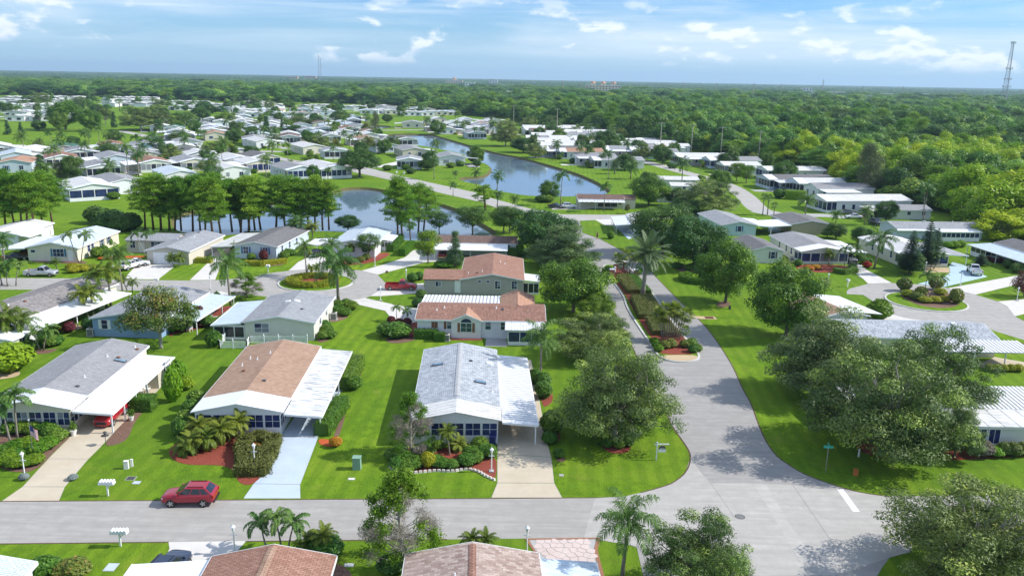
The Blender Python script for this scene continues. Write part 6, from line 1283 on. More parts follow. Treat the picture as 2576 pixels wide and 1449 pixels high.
# ---- trees and palms, one by one
def tree(k,b,t,w,desc,label=None,name='broadleaf_tree',cat='tree'): return plant(k,b,t,w,desc,cat,label,name)
tree('oak1',('c4',2080,1640),800,1020,'','grey-green live oak at the bottom right, beside the drooping palm','live_oak')
tree('oak2',('d4',2080,1480),560,1640,'','grey-green live oak filling the bottom right corner','live_oak')
tree('oak0',('c3',1285,1238),360,1230,'','live oak in a ring of red mulch near the white sign post','live_oak')
tree('oak1',('c3',1070,470),('c2',1060,985),800,'','live oak overhanging the left side of the entry road behind the ringed oak','live_oak')
tree('oak2',('d3',1230,1385),330,1500,'','largest live oak right of the entry road, in a red mulch bed','live_oak'); tree('silver',('d3',640,820),60,1080,'','silvery oak behind the largest live oak, left of the grey roof','live_oak'); tree('oak0',('d3',1680,1020),210,1100,'','live oak spreading over the ribbed white roof','live_oak'); tree('silver',('d3',1920,1400),900,480,'','small silvery oak in front of the sun porch at right','live_oak')
tree('broad0',('c2',900,1010),500,740,'','dense green tree right of the grey brown-roofed home','broadleaf_tree'); tree('broad1',('c2',1110,1090),830,400,'','smaller green tree at the road edge below the dense green tree')
tree('broad1',('c2',1010,860),610,420,'','green tree at the road edge between the dense green tree and the silvery oak'); tree('oak0',('c2',1230,1300),1020,430,'','small live oak at the road edge behind the mulched oak','live_oak'); tree('silver',('c2',790,590),225,700,'','silvery oak behind the brown roofs left of the entry road','live_oak'); tree('dark0',('c2',640,470),50,660,'','dark green tree behind the silvery oak left of the entry road')
tree('dark1',('c2',1740,470),('c1',1800,1330),620,'','dark green tree behind the tall date palm, taller of the pair'); tree('dark0',('c2',2040,600),110,640,'','dark green tree behind the tall date palm, nearer of the pair')
tree('broad0',('c2',2335,925),320,600,'','thin-trunked green tree on the lawn right of the entry road','broadleaf_tree'); tree('broad1',('d3',330,270),('d2',330,545),760,'','lush green tree left of the tan-and-white roof')
tree('halfdead',('b4',1530,1400),440,720,'','half-bare tree with green top at the street edge','half_bare_tree'); tree('halfdead',('b3',1620,1395),800,420,'','small half-bare tree at the corner of the home with two skylights','half_bare_tree'); tree('halfdead',('a2',2330,880),640,320,'','half-bare shrubby tree left of the cul-de-sac','half_bare_tree')
tree('olive',('a2',1520,1352),740,690,'','spreading olive-green tree in front of the blue home','olive_green_tree'); tree('dark1',('a2',1760,1170),1000,240,'','small dark tree right of the spreading olive-green tree')
tree('orchard',('b2',1225,505),262,250,'','small round tree in front of the pale-roofed pond-side home'); tree('bright',('b2',1785,552),212,260,'','bright green tree beside the speckled brown-roofed home'); tree('cone',('b2',2040,590),250,215,'','dark cone-shaped tree in front of the long white carport','cone_tree'); tree('dark0',('b2',1030,235),100,250,'','dark bushy tree between the pines and the pale roof')
for b,t,w in ((('b2',1890,272),62,240),(('b2',2205,276),8,340),(('b2',2500,268),8,300),(('c2',300,266),18,340)): tree('orchard',b,t,w,'round-crowned pond-bank tree',name='round_crowned_tree')
PIN = [('a2',150,280,-60),('a2',210,285,-30),('a2',265,285,-90),('a2',330,282,-40),('a2',395,256,-90),('a2',500,232,-70),('a2',60,262,-110),('a2',-40,280,-60),('a2',1370,232,-95),('a2',1450,242,-60),('a2',1520,240,-110),('a2',1600,244,-80),('a2',1650,245,-40),('a2',1710,244,-100),('a2',1820,250,-80),('a2',1890,262,-110),('a2',1935,300,-60),('a2',2010,312,-80),('a2',2085,290,-110),('a2',2190,255,-90),('a2',2270,262,-70),('a2',2345,262,-110)]
for t_,x,y,top in PIN: tree(random.choice(['pine0','pine1','pine2']),(t_,x,y),('a2',x,top - (185 if x < 600 else 150) + random.uniform(-25,25)),random.uniform(270,360),'tall left-edge pine' if x < 600 else 'tall pond-row pine',name='pine_tree',cat='pine')
for x,y,top,w in ((20,240,-60,240),(100,236,-100,250),(150,240,-50,230),(205,236,-95,240),(350,238,-110,260),(440,240,-60,240),(540,238,-100,240),(580,238,-40,230),(660,236,-60,220),(720,238,-100,230),(790,238,-20,220),(850,236,-60,210)): tree(random.choice(['pine0','pine1','pine2']),('b2',x,y),('b2',x,top - 150),w * 1.3,'tall pond-row pine',name='pine_tree',cat='pine')
for x,y,top,w in ((1500,322,-80,240),(1545,332,-120,230),(1620,352,60,150),(1690,272,-60,220),(1742,244,-20,210)): tree(random.choice(['pine0','pine1','pine2']),('b2',x,y),('b2',x,top - 130),w * 1.25,'tall lone pine',name='pine_tree',cat='pine')
tree('roundpine',('b1',2325,1405),1180,210,'','round-topped pine by the white road at the pond corner','pine_tree','pine')
for b,t,w,lab in ((('d2',1490,660),240,240,'left one of the tall dark Norfolk pines by the right cul-de-sac'),(('d2',1645,605),155,230,'middle and tallest Norfolk pine by the right cul-de-sac'),(('d2',1725,575),220,190,'right one of the tall dark Norfolk pines by the right cul-de-sac')): tree('norfolk',b,t,w,'',lab,'norfolk_pine','pine')
tree('dark1',('d2',1500,640),440,260,'','dark bushy growth at the foot of the Norfolk pines'); tree('norfolk_s',('d2',2165,572),462,150,'','small star-shaped Norfolk pine on the lawn at right','norfolk_pine','pine'); tree('rounded',('d2',572,545),412,160,'','small bright round tree in front of the dark screened porch'); tree('plum',('d2',2570,870),620,220,'','burgundy-leaved tree at the right edge','plum_tree'); tree('casuarina',('d1',1090,1285),780,290,'','tall feathery grey-green casuarina at the wood edge','casuarina_tree')
MT = [('spread','b1',1140,1092,795,420,'great dark spreading tree beside the white road'),('cone','b1',265,716,525,120,None),('casuarina','b1',1290,712,485,105,'tall dark conifer at the left end of the lake'),('cone','b1',410,692,548,70,None),('spread','b1',960,582,448,200,'dark flat-topped tree by the far small pond'),('dark0','b1',1400,582,495,110,None),('olive','b1',580,622,515,250,None),('broad0','b1',480,452,360,125,None),('broad1','b1',880,482,398,115,None),('dark1','b1',115,722,608,150,None),('broad0','b1',660,782,655,150,None),('dark0','b1',540,690,600,170,None),('broad1','b1',1880,690,565,170,'bright bushy tree at the lake corner'),('roundpine','b1',1245,800,728,60,None),('dark0','b1',1780,1028,920,190,'round dark tree on the lake point'),('dark1','b1',2245,1000,930,90,None),
('oak0','c1',260,802,555,330,'tall rounded tree on the lake shore'),('dark0','c1',430,862,715,270,'dark low tree on the lake shore'),('oak1','c1',490,642,505,200,None),('oak2','c1',700,660,510,215,None),('dark1','c1',1210,850,640,240,None),('dark0','c1',1740,975,795,195,'dense round tree between the right-row homes'),('broad0','c1',1610,1362,1075,420,'spreading dark tree right of the brown-roofed home by the lake end'),('oak0','c1',2150,1440,1125,640,'broad grey-green tree above the light blue home'),('dark1','c1',2010,1449,1290,420,None),('broad1','c1',680,1312,1122,220,'rounded tree with forked trunk at the lake end'),('balltree','c1',1410,1436,1342,66,'clipped ball-shaped tree on the corner lawn'),('bright','c1',2440,1130,940,170,None),('bright','c1',2530,1150,960,170,None),('roundpine','c1',70,1402,1180,10,None),
('broad0','a1',620,645,362,340,None),('broad1','a1',860,662,448,230,None),('oak1','a1',1330,652,415,380,None),('oak2','a1',1470,645,405,330,None),('broad0','a1',1680,615,478,210,None),('dark0','a1',1890,582,430,200,None),('dark1','a1',370,655,556,135,None),('cone','a1',75,692,556,90,None),('cone','a1',200,692,575,75,None),('cone','a1',1080,625,478,80,None),('cone','a1',2520,722,515,120,None),('dark0','a1',2380,725,608,150,None),('oak0','a1',2110,895,735,255,None),('oak1','a1',1690,752,645,240,None),('dark1','a1',1745,918,815,130,None),('olive','a1',1540,935,855,200,None),('olive','a1',1970,1070,925,250,None),('cone','a1',385,1065,880,170,None),('casuarina','a1',575,1125,955,190,None),('oak2','a1',380,408,295,230,None),('dark0','a1',80,512,388,125,None),('dark1','a1',700,805,700,115,None),('dark0','a1',1090,795,635,140,None),('broad1','a1',2130,602,485,190,None),('dark0','a1',1280,420,365,100,None),('oak0','a1',760,420,330,170,None),('olive','a1',1000,600,430,170,None),('broad0','a1',560,660,470,180,None),('broad1','a1',1640,640,540,130,None),('oak1','a1',1530,430,350,200,None),('dark1','a1',1930,440,370,120,None),('silver','a1',2400,450,330,160,None),('oak0','a1',2540,470,370,150,None),
('bright','d2',720,310,220,130,None),('dark0','d2',800,320,170,230,'bushy palm-like thicket behind the grey-roofed porch home'),('dark1','d2',1040,380,200,230,None)]
for k,t_,x,y,top,w,lab in MT: tree(k,(t_,x,y),top,w,{'spread': 'wide flat-topped tree','cone': 'slim dark conifer','olive': 'olive-green tree','oak': 'grey-green oak','dark': 'dark round tree','broad': 'leafy green tree','casuarina': 'feathery conifer','roundpine': 'round-topped pine','bright': 'bright green tree','balltree': 'ball tree','silver': 'silvery oak'}[k.rstrip('012')],lab,{'cone': 'conifer_tree','oak': 'live_oak','spread': 'spreading_tree','casuarina': 'conifer_tree','roundpine': 'pine_tree'}.get(k.rstrip('012'),'broadleaf_tree')) if w > 20 else None
Q = ['queen0','queen1','queen2']
palm_at('queen0',('c4',1355,1500),(1385,930),rad=340,label='queen palm with drooping fronds at the bottom, right of the flagstones'); palm_at('queen1',('c3',590,670),(590,290),rad=230,label='queen palm beside the ribbed carport roof'); palm_at('queen2',('b2',940,928),(930,560),rad=270,label='queen palm with dark trunk behind the sage gable-end home')
palm_at('date',('c2',1550,875),(1575,470),rad=255,label='tall silvery date palm on the median of the entry road',name='date_palm')
for i,(b,h,lab) in enumerate(((('b4',265,1192),(195,985),'left palm of the leaning trio at the bottom street edge'),(('b4',402,1216),(405,925),'middle and tallest palm of the trio at the bottom street edge'),(('b4',462,1222),(488,985),'right palm of the trio at the bottom street edge'))): palm_at('adonidia%d' % (i % 2),b,h,rad=185,label=lab)
palm_at('robel',('b4',752,1255),(790,1075),rad=150,label='small bushy palm right of the trio at the bottom'); palm_at('robel',('b4',650,1250),(650,1150),rad=150,label='low spreading palm beneath the trio at the bottom'); palm_at('robel',('b4',2190,1200),(2190,1110),rad=120,label='left of two low palms above the pinkish tan roof'); palm_at('robel',('b4',2330,1200),(2330,1110),rad=130,label='right of two low palms above the pinkish tan roof')
palm_at('robel',('b3',1990,1395),(1965,1180),rad=110,label='slim palm in front of the porch of the home with two skylights'); palm_at('robel',('b3',2030,1345),(2090,1290),rad=120,label='leaning palm in the bed of the home with two skylights')
for i,(x,y,hx,hy) in enumerate(((1820,1360,1810,1270),(1890,1250,1890,1130),(1960,1340,1960,1240),(2100,1300,2090,1170),(2230,1240,2250,1090),(1770,1380,1780,1320),(2080,1240,2060,1150))): palm_at('robel',('a3',x,y),(hx,hy),'bushy pygmy palm in the red bed',rad=150)
palm_at('adonidia0',('a3',170,1275),(175,890),rad=210,label='pale-trunked palm left of the smooth grey-roofed porch'); palm_at('adonidia1',('a3',115,1312),(20,960),rad=210,label='pale-trunked palm leaning left at the left edge')
pl = [('palm0','a2',840,1088,800,850,150),('palm1','a2',882,1062,885,840,150),('palm0','a2',1012,972,945,660,150),('palm1','a2',1047,952,1045,650,160),(Q[0],'a2',1165,875,1150,480,170),('palm0','a2',1215,842,1165,700,80),('palm1','a2',1247,832,1258,740,75),(Q[1],'a2',2178,948,2160,570,215),('adonidia0','a2',745,548,665,300,95),('adonidia1','a2',765,548,800,300,95),('adonidia0','a2',1375,490,1290,285,85),('adonidia1','a2',1385,470,1370,300,70),('adonidia0','a2',1415,420,1430,290,85),('palm0','a2',555,650,530,540,70),(Q[2],'a2',45,545,40,330,130),('adonidia1','a2',70,770,60,600,110),('adonidia0','a2',150,765,170,600,110),(Q[0],'a2',20,760,10,620,120),('palm1','a2',2250,480,2190,390,70),('palm0','a2',2270,490,2265,400,75),('robel','a2',1640,585,1620,500,70),('robel','a2',1690,585,1700,500,75),('palm0','a3',60,370,100,110,200),('palm1','a3',30,370,20,150,200),('palm0','a3',200,360,230,130,170),('adonidia0','a3',380,412,330,270,110),('adonidia1','a3',410,412,430,240,120),
(Q[0],'b2',640,672,630,400,120),(Q[1],'b2',890,702,880,380,130),('robel','b2',675,665,678,600,55),('robel','b2',722,655,735,590,55),(Q[2],'b2',500,340,510,190,90),(Q[0],'b2',590,345,590,170,100),('palm0','b2',690,345,700,210,90),(Q[1],'b2',540,330,545,150,90),('palm1','b2',660,340,650,230,80),('adonidia0','b3',1490,132,1478,20,70),('adonidia1','b3',1530,132,1550,45,75),('robel','b2',1050,500,1050,400,60)]
pl += [('queen%d' % (i % 3),'b1',x,y,hx,hy,r) for i,(x,y,hx,hy,r) in enumerate(((1840,1112,1840,940,65),(2240,1182,2240,1050,65),(2040,1112,2040,1050,45),(2020,1272,2020,1165,55),(2435,1222,2440,1085,85),(2440,1372,2440,1260,60),(890,942,890,810,50),(320,892,320,795,60),(490,972,490,945,35),(840,1112,850,1020,45),(1045,832,1050,720,50),(1030,702,1035,640,45),(1510,792,1515,735,45),(750,792,750,685,45),(895,732,895,625,50),(2115,717,2115,605,40),(2225,742,2225,640,35),(2300,692,2300,640,40),(125,880,125,855,30),(830,860,820,820,40),(600,950,600,920,30),(660,950,660,915,30)))]
pl += [('queen%d' % (i % 3),'c1',x,y,hx,hy,r) for i,(x,y,hx,hy,r) in enumerate(((960,962,965,820,55),(1020,962,1025,870,45),(790,942,790,870,35),(1080,832,1080,695,40),(1115,832,1120,685,40),(1230,1112,1225,870,60),(1180,1002,1180,890,60),(1440,1112,1440,1000,100),(2090,1092,2095,945,35),(2300,1022,2300,900,55),(1560,912,1560,845,40),(860,782,860,725,40),(940,692,945,615,40),(180,1372,190,1260,65),(350,1372,350,1295,65),(1650,792,1655,665,35),(1690,752,1700,680,35),(1385,870,1390,790,40)))] + [('date','c1',1290,1062,1290,975,70)]
pl += [('queen%d' % (i % 3),'a1',x,y,hx,hy,r) for i,(x,y,hx,hy,r) in enumerate(((240,912,230,715,85),(380,842,380,750,50),(500,785,465,670,45),(610,892,600,770,60),(580,722,575,695,60),(685,902,685,740,55),(840,792,840,695,50),(940,772,940,635,55),(1030,862,1025,705,50),(1100,862,1095,690,55),(1160,862,1160,705,50),(1330,842,1325,755,50),(1400,832,1400,730,50),(1460,842,1455,700,60),(1930,832,1940,665,40),(1800,692,1800,600,40),(2210,742,2210,660,45),(1940,935,1940,885,60),(940,975,940,950,30),(1110,1205,1110,1125,55),(1060,1185,1070,1075,60),(2380,585,2380,558,30),(890,320 + 20,885,290,30),(1000,345,995,330,30),(1180,330,1180,318,25),(2420,350,2425,320,25)))]
pl += [(Q[0],'d2',1160,602,1200,330,170),('adonidia0','d2',880,612,860,440,80),('adonidia1','d2',902,612,945,430,85),('robel','d2',732,575,735,470,75),('adonidia1','d2',1640,825,1620,690,90),('adonidia0','d2',1680,872,1735,700,105),(Q[1],'d2',1070,192,1080,60,90),(Q[2],'d2',800,172,800,90,75),('cabbage','d1',110,1449,110,1280,50),('cabbage','d1',155,1449,150,1290,55),(Q[0],'d1',510,1460,510,1310,110),('palm0','d2',300,600,320,560,90),('palm1','d2',690,830,690,740,80),('adonidia0','d2',1690,610,1700,500,70),('adonidia1','d2',1720,610,1760,480,70),('cabbage','d2',215,100,220,10,50)]
for k,t_,x,y,hx,hy,r in pl: palm_at(k,(t_,x,y),(hx,hy),{'queen': 'feathery drooping palm','palm': 'yellow-green palm','adonidia': 'slim curved palm','robel': 'low bushy palm','date': 'stiff-fronded date palm','cabbage': 'round-headed fan palm'}[k.rstrip('012')],r,name={'date': 'date_palm','cabbage': 'fan_palm'}.get(k.rstrip('012'),'palm_tree'))
def fan_clump(pts,label):
 p0 = G(*pts[0][:3]); o = empty('fan_palm_clump',(*p0,.1)); tag(o,label,'palm')
 for i,(t_,x,y,hx,hy) in enumerate(pts):
  p = G(t_,x,y); pr = PROTO['fan%d' % (i % 2)]; h = zat(t_,hx,hy,p.y) - .1; k = mpp(p); lx = (hx - x) * k; lean = math.atan2(lx,h); e = Vector((p.x - p0.x,p.y - p0.y))
  st = MB().tube([(e.x,e.y,-.1),(e.x + lx * .4,e.y,h * .5),(e.x + lx,e.y,h)],[.085,.07,.06],6).build('stem',MATS['bark_pale'],o,True)
  c = link('crown',pr['crown'],None,o); c.location = (e.x + lx - pr['trunk'].vertices[-1].co.x * 0,e.y,h - pr['h'] * .95); c.scale = (.95,.95,.95); c.rotation_euler = (0,0,i * 1.3)
  c.location.x -= 0; 
fan_clump([('c2',1340 + 22 * (i % 7),670 - 8 * (i % 3),1300 + 32 * i,520 - (60 if 2 < i < 6 else 15) + 20 * (i % 3)) for i in range(7)],'clump of thin-stemmed fan palms at the entrance walls on the median'); fan_clump([('c2',1740 + 16 * i,1290 - 6 * (i % 3),1680 + 27 * i,1050 - (70 if 2 < i < 8 else 20) + 22 * (i % 3)) for i in range(11)],'dense clump of fan palms at the near end of the median'); palm_at('fan0',('c3',1905,355),(1940,215),rad=75,label='single slim fan palm right of the dense clump on the median',name='fan_palm')
rs = random.Random(4)
for i in range(150):
 t_ = rs.choice(['a1','a1','b1']); x = rs.uniform(0,2576); y = rs.uniform(330,540) if t_ == 'a1' else rs.uniform(400,525); p = G(t_,x,y)
 if t_ == 'b1' and y > 500 and 900 < x < 1400: continue
 place(rs.choice(['wood0','wood1','wood2','dark0','cabbage','queen1']),p + Vector((rs.uniform(-6,6),rs.uniform(-6,6))),rs.uniform(5,9.5),rs.uniform(5,12),'','tree','small tree standing among the distant rows of homes','garden_tree','trees among the distant rows')
rs = random.Random(9); MIDH = [h for h in HOUSES if 205 < h.o.y < 620]
for h in MIDH:
 for k in range(2 if h.ref else 1):
  lx,ly = rs.choice([(-3.5,h.L + 2),(h.W + 3.5,h.L + 2),(h.W + 6.,h.L * .4),(-6.5,h.L * .5),(h.W * .5,h.L + 4),(h.W + 4.,-h.P - 3),(-4.,-h.P - 4)]); q = h.root.matrix_basis @ Vector((lx + rs.uniform(-1,1),ly + rs.uniform(-1.5,1.5),0))
  if any(pt_in(q,w) for w in (LAKE,POND)) or any((h2.to_local(q).x > -2 and h2.to_local(q).x < h2.W + 2 and -h2.P - 2 < h2.to_local(q).y < h2.L + 2) for h2 in MIDH): continue
  kd = rs.choice(['queen0','queen1','adonidia0','dark0','broad0','olive','oak1','orchard','queen2','dark1','broad1'])
  hh = rs.uniform(5.5,8.5); pm = kd[:5] in ('queen','adoni')
  place(kd,q,hh,PROTO[kd]['d'] * hh / PROTO[kd]['h'] * (.9 if pm else rs.uniform(.8,1.15)),'garden palm' if pm else 'garden tree','palm' if pm else 'tree',None,'palm_tree' if pm else 'garden_tree')
# ---- vehicles
def soft(o,lv=2):
 m = o.modifiers.new('round','SUBSURF'); m.levels = 1; m.render_levels = lv; return o
def loft(sts,name,matn,parent,close=True):
 """sts: list of cross-sections, each a list of (x,y,z) going round"""
 mb = MB(); n = len(sts[0])
 for s in sts: mb.v += [tuple(p) for p in s]
 for i in range(len(sts) - 1):
  for k in range(n): a = i * n + k; b = i * n + (k + 1) % n; mb.f.append((a,b,b + n,a + n))
 mb.f.append(tuple(range(n - 1,-1,-1))); e = (len(sts) - 1) * n; mb.f.append(tuple(range(e,e + n)))
 me = mb.mesh(name,True); bm = bmesh.new(); bm.from_mesh(me); bmesh.ops.recalc_face_normals(bm,faces=bm.faces); bm.to_mesh(me); bm.free()
 return link(name,me,MATS[matn],parent)
def sect(x,w,z0,z1,k=.9): return [(x,-w * .93,z0),(x,-w,z0 + (z1 - z0) * .35),(x,-w * .985,z0 + (z1 - z0) * .8),(x,-w * k,z1),(x,-w * .4,z1 + .02),(x,w * .4,z1 + .02),(x,w * k,z1),(x,w * .985,z0 + (z1 - z0) * .8),(x,w,z0 + (z1 - z0) * .35),(x,w * .93,z0)]
def car(label,p,yaw,paint,kind='suv',L=4.6,cat='car',name='parked_car',rim='rim'):
 o = empty(name,(p[0],p[1],.02),yaw); tag(o,label,cat); W = .92 if kind != 'sedan' else .89; H = {'suv': 1.67,'sedan': 1.44,'pickup': 1.76}[kind]; bz = {'suv': 1.10,'sedan': .92,'pickup': 1.08}[kind]; hl = L / 2; g = .26 if kind != 'sedan' else .2
 prof = {'suv': [(hl,.62,.74),(hl - .07,.88,.88),(hl - .45,.98,1.0),(hl - 1.15,1,1.08),(0,1,bz + .03),(-hl + .6,1,bz + .06),(-hl + .08,.97,bz + .04),(-hl,.9,.98)],'sedan': [(hl,.6,.62),(hl - .1,.88,.72),(hl - .6,.97,.82),(hl - 1.3,.99,.90),(0,1,bz),(-hl + 1.1,1,bz + .02),(-hl + .2,.95,bz),(-hl,.86,.80)],'pickup': [(hl,.6,.8),(hl - .08,.9,.95),(hl - .5,.97,1.04),(hl - 1.3,1,1.1),(hl - 2.2,1,bz + .02),(-.35,1,bz + .02),(-.4,1,bz),(-.45,1,bz - .35)]}[kind]
 soft(loft([sect(x,W * k,g,z) for x,k,z in prof],'body',paint,o),1)
 cab = {'suv': (hl - 1.15,hl - 2.1,-hl + .75,-hl + .10),'sedan': (hl - 1.45,hl - 2.25,-hl + 1.75,-hl + .85),'pickup': (hl - 1.45,hl - 2.1,-.15,-.42)}[kind]
 x0,x1,x2,x3 = cab; wb,wt = W * .92,W * .74
 def cs(xb,xt,t): z = bz - .04 + (H - bz + .02) * t; w = wb + (wt - wb) * t; return xb + (xt - xb) * t,w,z
 rows = [[cs(x0,x1,t) for t in (0,.5,.94,1)],[cs(x3,x2,t) for t in (0,.5,.94,1)]]
 mb = MB(); 
 def pt(row,t,sy,ins=0): x,w,z = cs(*( (x0,x1) if row == 0 else (x3,x2)),t); return (x,sy * w,z)
 c = [pt(0,0,-1),pt(0,0,1),pt(1,0,1),pt(1,0,-1)]; m_ = [pt(0,.96,-1),pt(0,.96,1),pt(1,.96,1),pt(1,.96,-1)]; tp = [(pt(0,1,-1)[0] - .12,-wt * .86,H + .0),(pt(0,1,1)[0] - .12,wt * .86,H + .0),(pt(1,1,1)[0] + .1,wt * .86,H),(pt(1,1,-1)[0] + .1,-wt * .86,H)]
 mb.hexa(c[::-1],m_[::-1]); mb.hexa(m_[::-1],tp[::-1]); mb.build('cabin',MATS[paint],o)
 def lerp(a,b,t): return tuple(a[i] + (b[i] - a[i]) * t for i in range(3))
 def glass(a,b,c_,d,n,nm):   # a,b bottom,c,d top ; pushed out along n
  q = [tuple(v[i] + n[i] * .012 for i in range(3)) for v in (a,b,c_,d)]; MB().quad(*q).build(nm,MATS['glass_car'],o)
 e0,e1 = .12,.90
 a,b,c_,d = pt(0,e0,1),pt(0,e0,-1),pt(0,e1,-1),pt(0,e1,1); glass(lerp(a,b,.06),lerp(b,a,.06),lerp(c_,d,.06),lerp(d,c_,.06),(.8,0,.6),'windscreen'); a,b,c_,d = pt(1,.2,-1),pt(1,.2,1),pt(1,.88,1),pt(1,.88,-1); glass(lerp(a,b,.08),lerp(b,a,.08),lerp(c_,d,.08),lerp(d,c_,.08),(-.8,0,.6),'rear_window')
 for sy in (-1,1):
  segs = {'suv': ((.07,.38),(.42,.70),(.74,.92)),'sedan': ((.08,.48),(.52,.88)),'pickup': ((.08,.55),(.60,.93))}[kind]
  for s0,s1 in segs:
   q = [lerp(pt(0,.14,sy),pt(1,.14,sy),s0),lerp(pt(0,.14,sy),pt(1,.14,sy),s1),lerp(pt(0,.86,sy),pt(1,.86,sy),s1),lerp(pt(0,.86,sy),pt(1,.86,sy),s0)]
   if sy > 0: q = q[::-1]
   glass(*q,(0,sy * .95,.3),'side_window')
  MB().box(x0 - .35,x0 - .17,sy * (W + .02) - .09,sy * (W + .02) + .09,bz - .02,bz + .13).build('mirror',MATS[paint],o)
  MB().box(hl - .42,hl - .17,sy * W * .74 - .15,sy * W * .74 + .13,.70 if kind != 'sedan' else .58,.82 if kind != 'sedan' else .68).build('headlight',MATS['lamp_clear'],o)
  MB().box(-hl - .012,-hl + .2,sy * W * .84 - .1,sy * W * .84 + .1,.78 if kind == 'sedan' else .85,.95 if kind == 'sedan' else 1.06).build('tail_light',MATS['lamp_red'],o)
 MB().box(hl - .12,hl + .015,-.5,.5,.45,.74).build('grille',MATS['trim_black'],o); MB().box(-hl - .03,-hl + .1,-W * .85,W * .85,.36,.58).build('rear_bumper',MATS['trim_black' if kind == 'suv' else 'chrome'],o)
 if kind == 'suv':
  for sy in (-1,1): MB().box(x2 + .1,x1 - .1,sy * wt * .8 - .02,sy * wt * .8 + .02,H + .01,H + .05).build('roof_rail',MATS['trim_black'],o)
 if kind == 'pickup':
  bd = MB(); bd.box(-hl,-.44,-W,-W + .10,.36,bz); bd.box(-hl,-.44,W - .10,W,.36,bz); bd.box(-hl,-hl + .09,-W + .101,W - .101,.4,bz - .02); bd.box(-hl + .09,-.44,-W + .1,W - .1,.46,.56); bd.build('bed',MATS[paint],o)
 wr = .36 if kind != 'sedan' else .33
 for sx in (1,-1):
  for sy in (-1,1):
   wx = sx * (hl - .88); w = empty('wheel',(wx,sy * (W - .10),wr)); w.parent = o; w.rotation_euler = (math.pi / 2,0,0)
   MB().lathe([(wr * .62,-.12),(wr * .95,-.12),(wr,-.08),(wr,.08),(wr * .95,.12),(wr * .62,.12)],n=18).build('tyre',MATS['tyre'],w,True)
   rm = MB(); rm.lathe([(wr * .2,-.125),(wr * .2,.125)],n=8)
   for k in range(5): t = 6.283 * k / 5; d = Vector((math.cos(t),math.sin(t),0)); s = Vector((-d.y,d.x,0)) * .045; rm.hexa([tuple(d * .05 - s + Vector((0,0,-.122))),tuple(d * wr * .66 - s * 1.3 + Vector((0,0,-.122))),tuple(d * wr * .66 + s * 1.3 + Vector((0,0,-.122))),tuple(d * .05 + s + Vector((0,0,-.122)))],[tuple(d * .05 - s + Vector((0,0,.122))),tuple(d * wr * .66 - s * 1.3 + Vector((0,0,.122))),tuple(d * wr * .66 + s * 1.3 + Vector((0,0,.122))),tuple(d * .05 + s + Vector((0,0,.122)))])
   rm.build('rim',MATS[rim],w); MB().lathe([(wr * .64,-.10),(wr * .64,.10)],n=14).build('brake_disc',MATS['rim_dark'],w)
 return o
p = (G('a4',1600,805) + G('a4',1920,800)) / 2; car('dark red SUV driving left along the street at the bottom',p + Vector((0,.85)),R_(182.9),'paint_red','suv',4.4,name='suv')
p = G('a3',955,1150); car('bright red SUV parked under the carport, facing the street',p + Vector((-.05,2.35)),R_(-88),'paint_scarlet','suv',4.8,name='suv')
p = G('a4',1560,1262,1.7); car('dark navy SUV parked on the pale driveway at the bottom edge',p,R_(82),'paint_navy','suv',4.6,name='suv')
car('silver pickup parked at the kerb of the left side street',G('a2',395,672),R_(2),'paint_silver','pickup',5.4,'pickup','pickup_truck'); car('white SUV seen from behind on the beige home driveway',G('a2',1225,605),R_(72),'paint_carwhite','suv',4.5,name='suv'); car('white car nosed under the palm on the beige home driveway',G('a2',1300,575),R_(20),'paint_carwhite','sedan',4.5)
car('red pickup on the drive left of the grey brown-roofed home',G('b2',1530,800),R_(2),'paint_scarlet','pickup',5.3,'pickup','pickup_truck'); car('white sedan on the side street at right',G('d2',965,132),R_(182),'paint_carwhite','sedan',4.7); car('white pickup on the aqua driveway at right',G('d2',2105,648),R_(74),'paint_carwhite','pickup',5.4,'pickup','pickup_truck')
car('dark car in the shade of the cream ice-blue-roofed carport, nearer one',G('a2',160,520),R_(20),'paint_black','sedan',4.6); car('red car deep in the cream ice-blue-roofed carport',G('a2',255,485),R_(90),'paint_red','sedan',4.6); car('dark SUV under the carport of the home with the orange flower bed',G('d2',925,540),R_(-86),'paint_grey','suv',4.5,name='suv'); car('dark SUV at the left end of the long pale blue home',G('d2',1175,190),R_(-80),'paint_black','suv',4.5,name='suv'); car('white SUV parked at the brown-roofed home by the lake end',G('c1',858,1388),R_(6),'paint_carwhite','suv',4.5,name='suv'); car('dark sedan parked left of the white SUV by the lake end',G('c1',735,1385),R_(-30),'paint_black','sedan',4.5); car('blue car under the mottled-roof carport by the wood',G('d1',250,1215),R_(90),'paint_blue','sedan',4.5); car('dark car in the carport of the cream home across the pond',G('a1',1640,1040),R_(40),'paint_black','sedan',4.5); car('dark car in the carport of the red-brown-roofed sage home',G('a1',1250,1078),R_(40),'paint_grey','sedan',4.5); car('grey sedan under the long carport by the wood',G('d2',900,92),R_(180),'paint_grey','sedan',4.6); car('black car on the drive of the pale-roofed pond-side home',G('b2',730,482),R_(90),'paint_black','sedan',4.5); car('red car under the long white carport',G('b2',1925,500),R_(90),'paint_red','sedan',4.4)
o = empty('golf_cart',(*G('c1',1040,1378),0),R_(180)); tag(o,'white golf cart under the awning of the brown-roofed home','golf cart')
MB().box(-1.1,1.1,-.55,.55,.25,.6).build('body',MATS['paint_carwhite'],o); MB().box(-.5,.2,-.5,.5,.6,.75).build('seat',MATS['trim_black'],o); MB().box(-1.0,.9,-.6,.6,1.75,1.82).build('canopy',MATS['paint_carwhite'],o)
for x in (-.9,.8):
 for y in (-.5,.5): MB().box(x - .025,x + .025,y - .025,y + .025,.6,1.75).build('canopy_post',MATS['trim_black'],o)
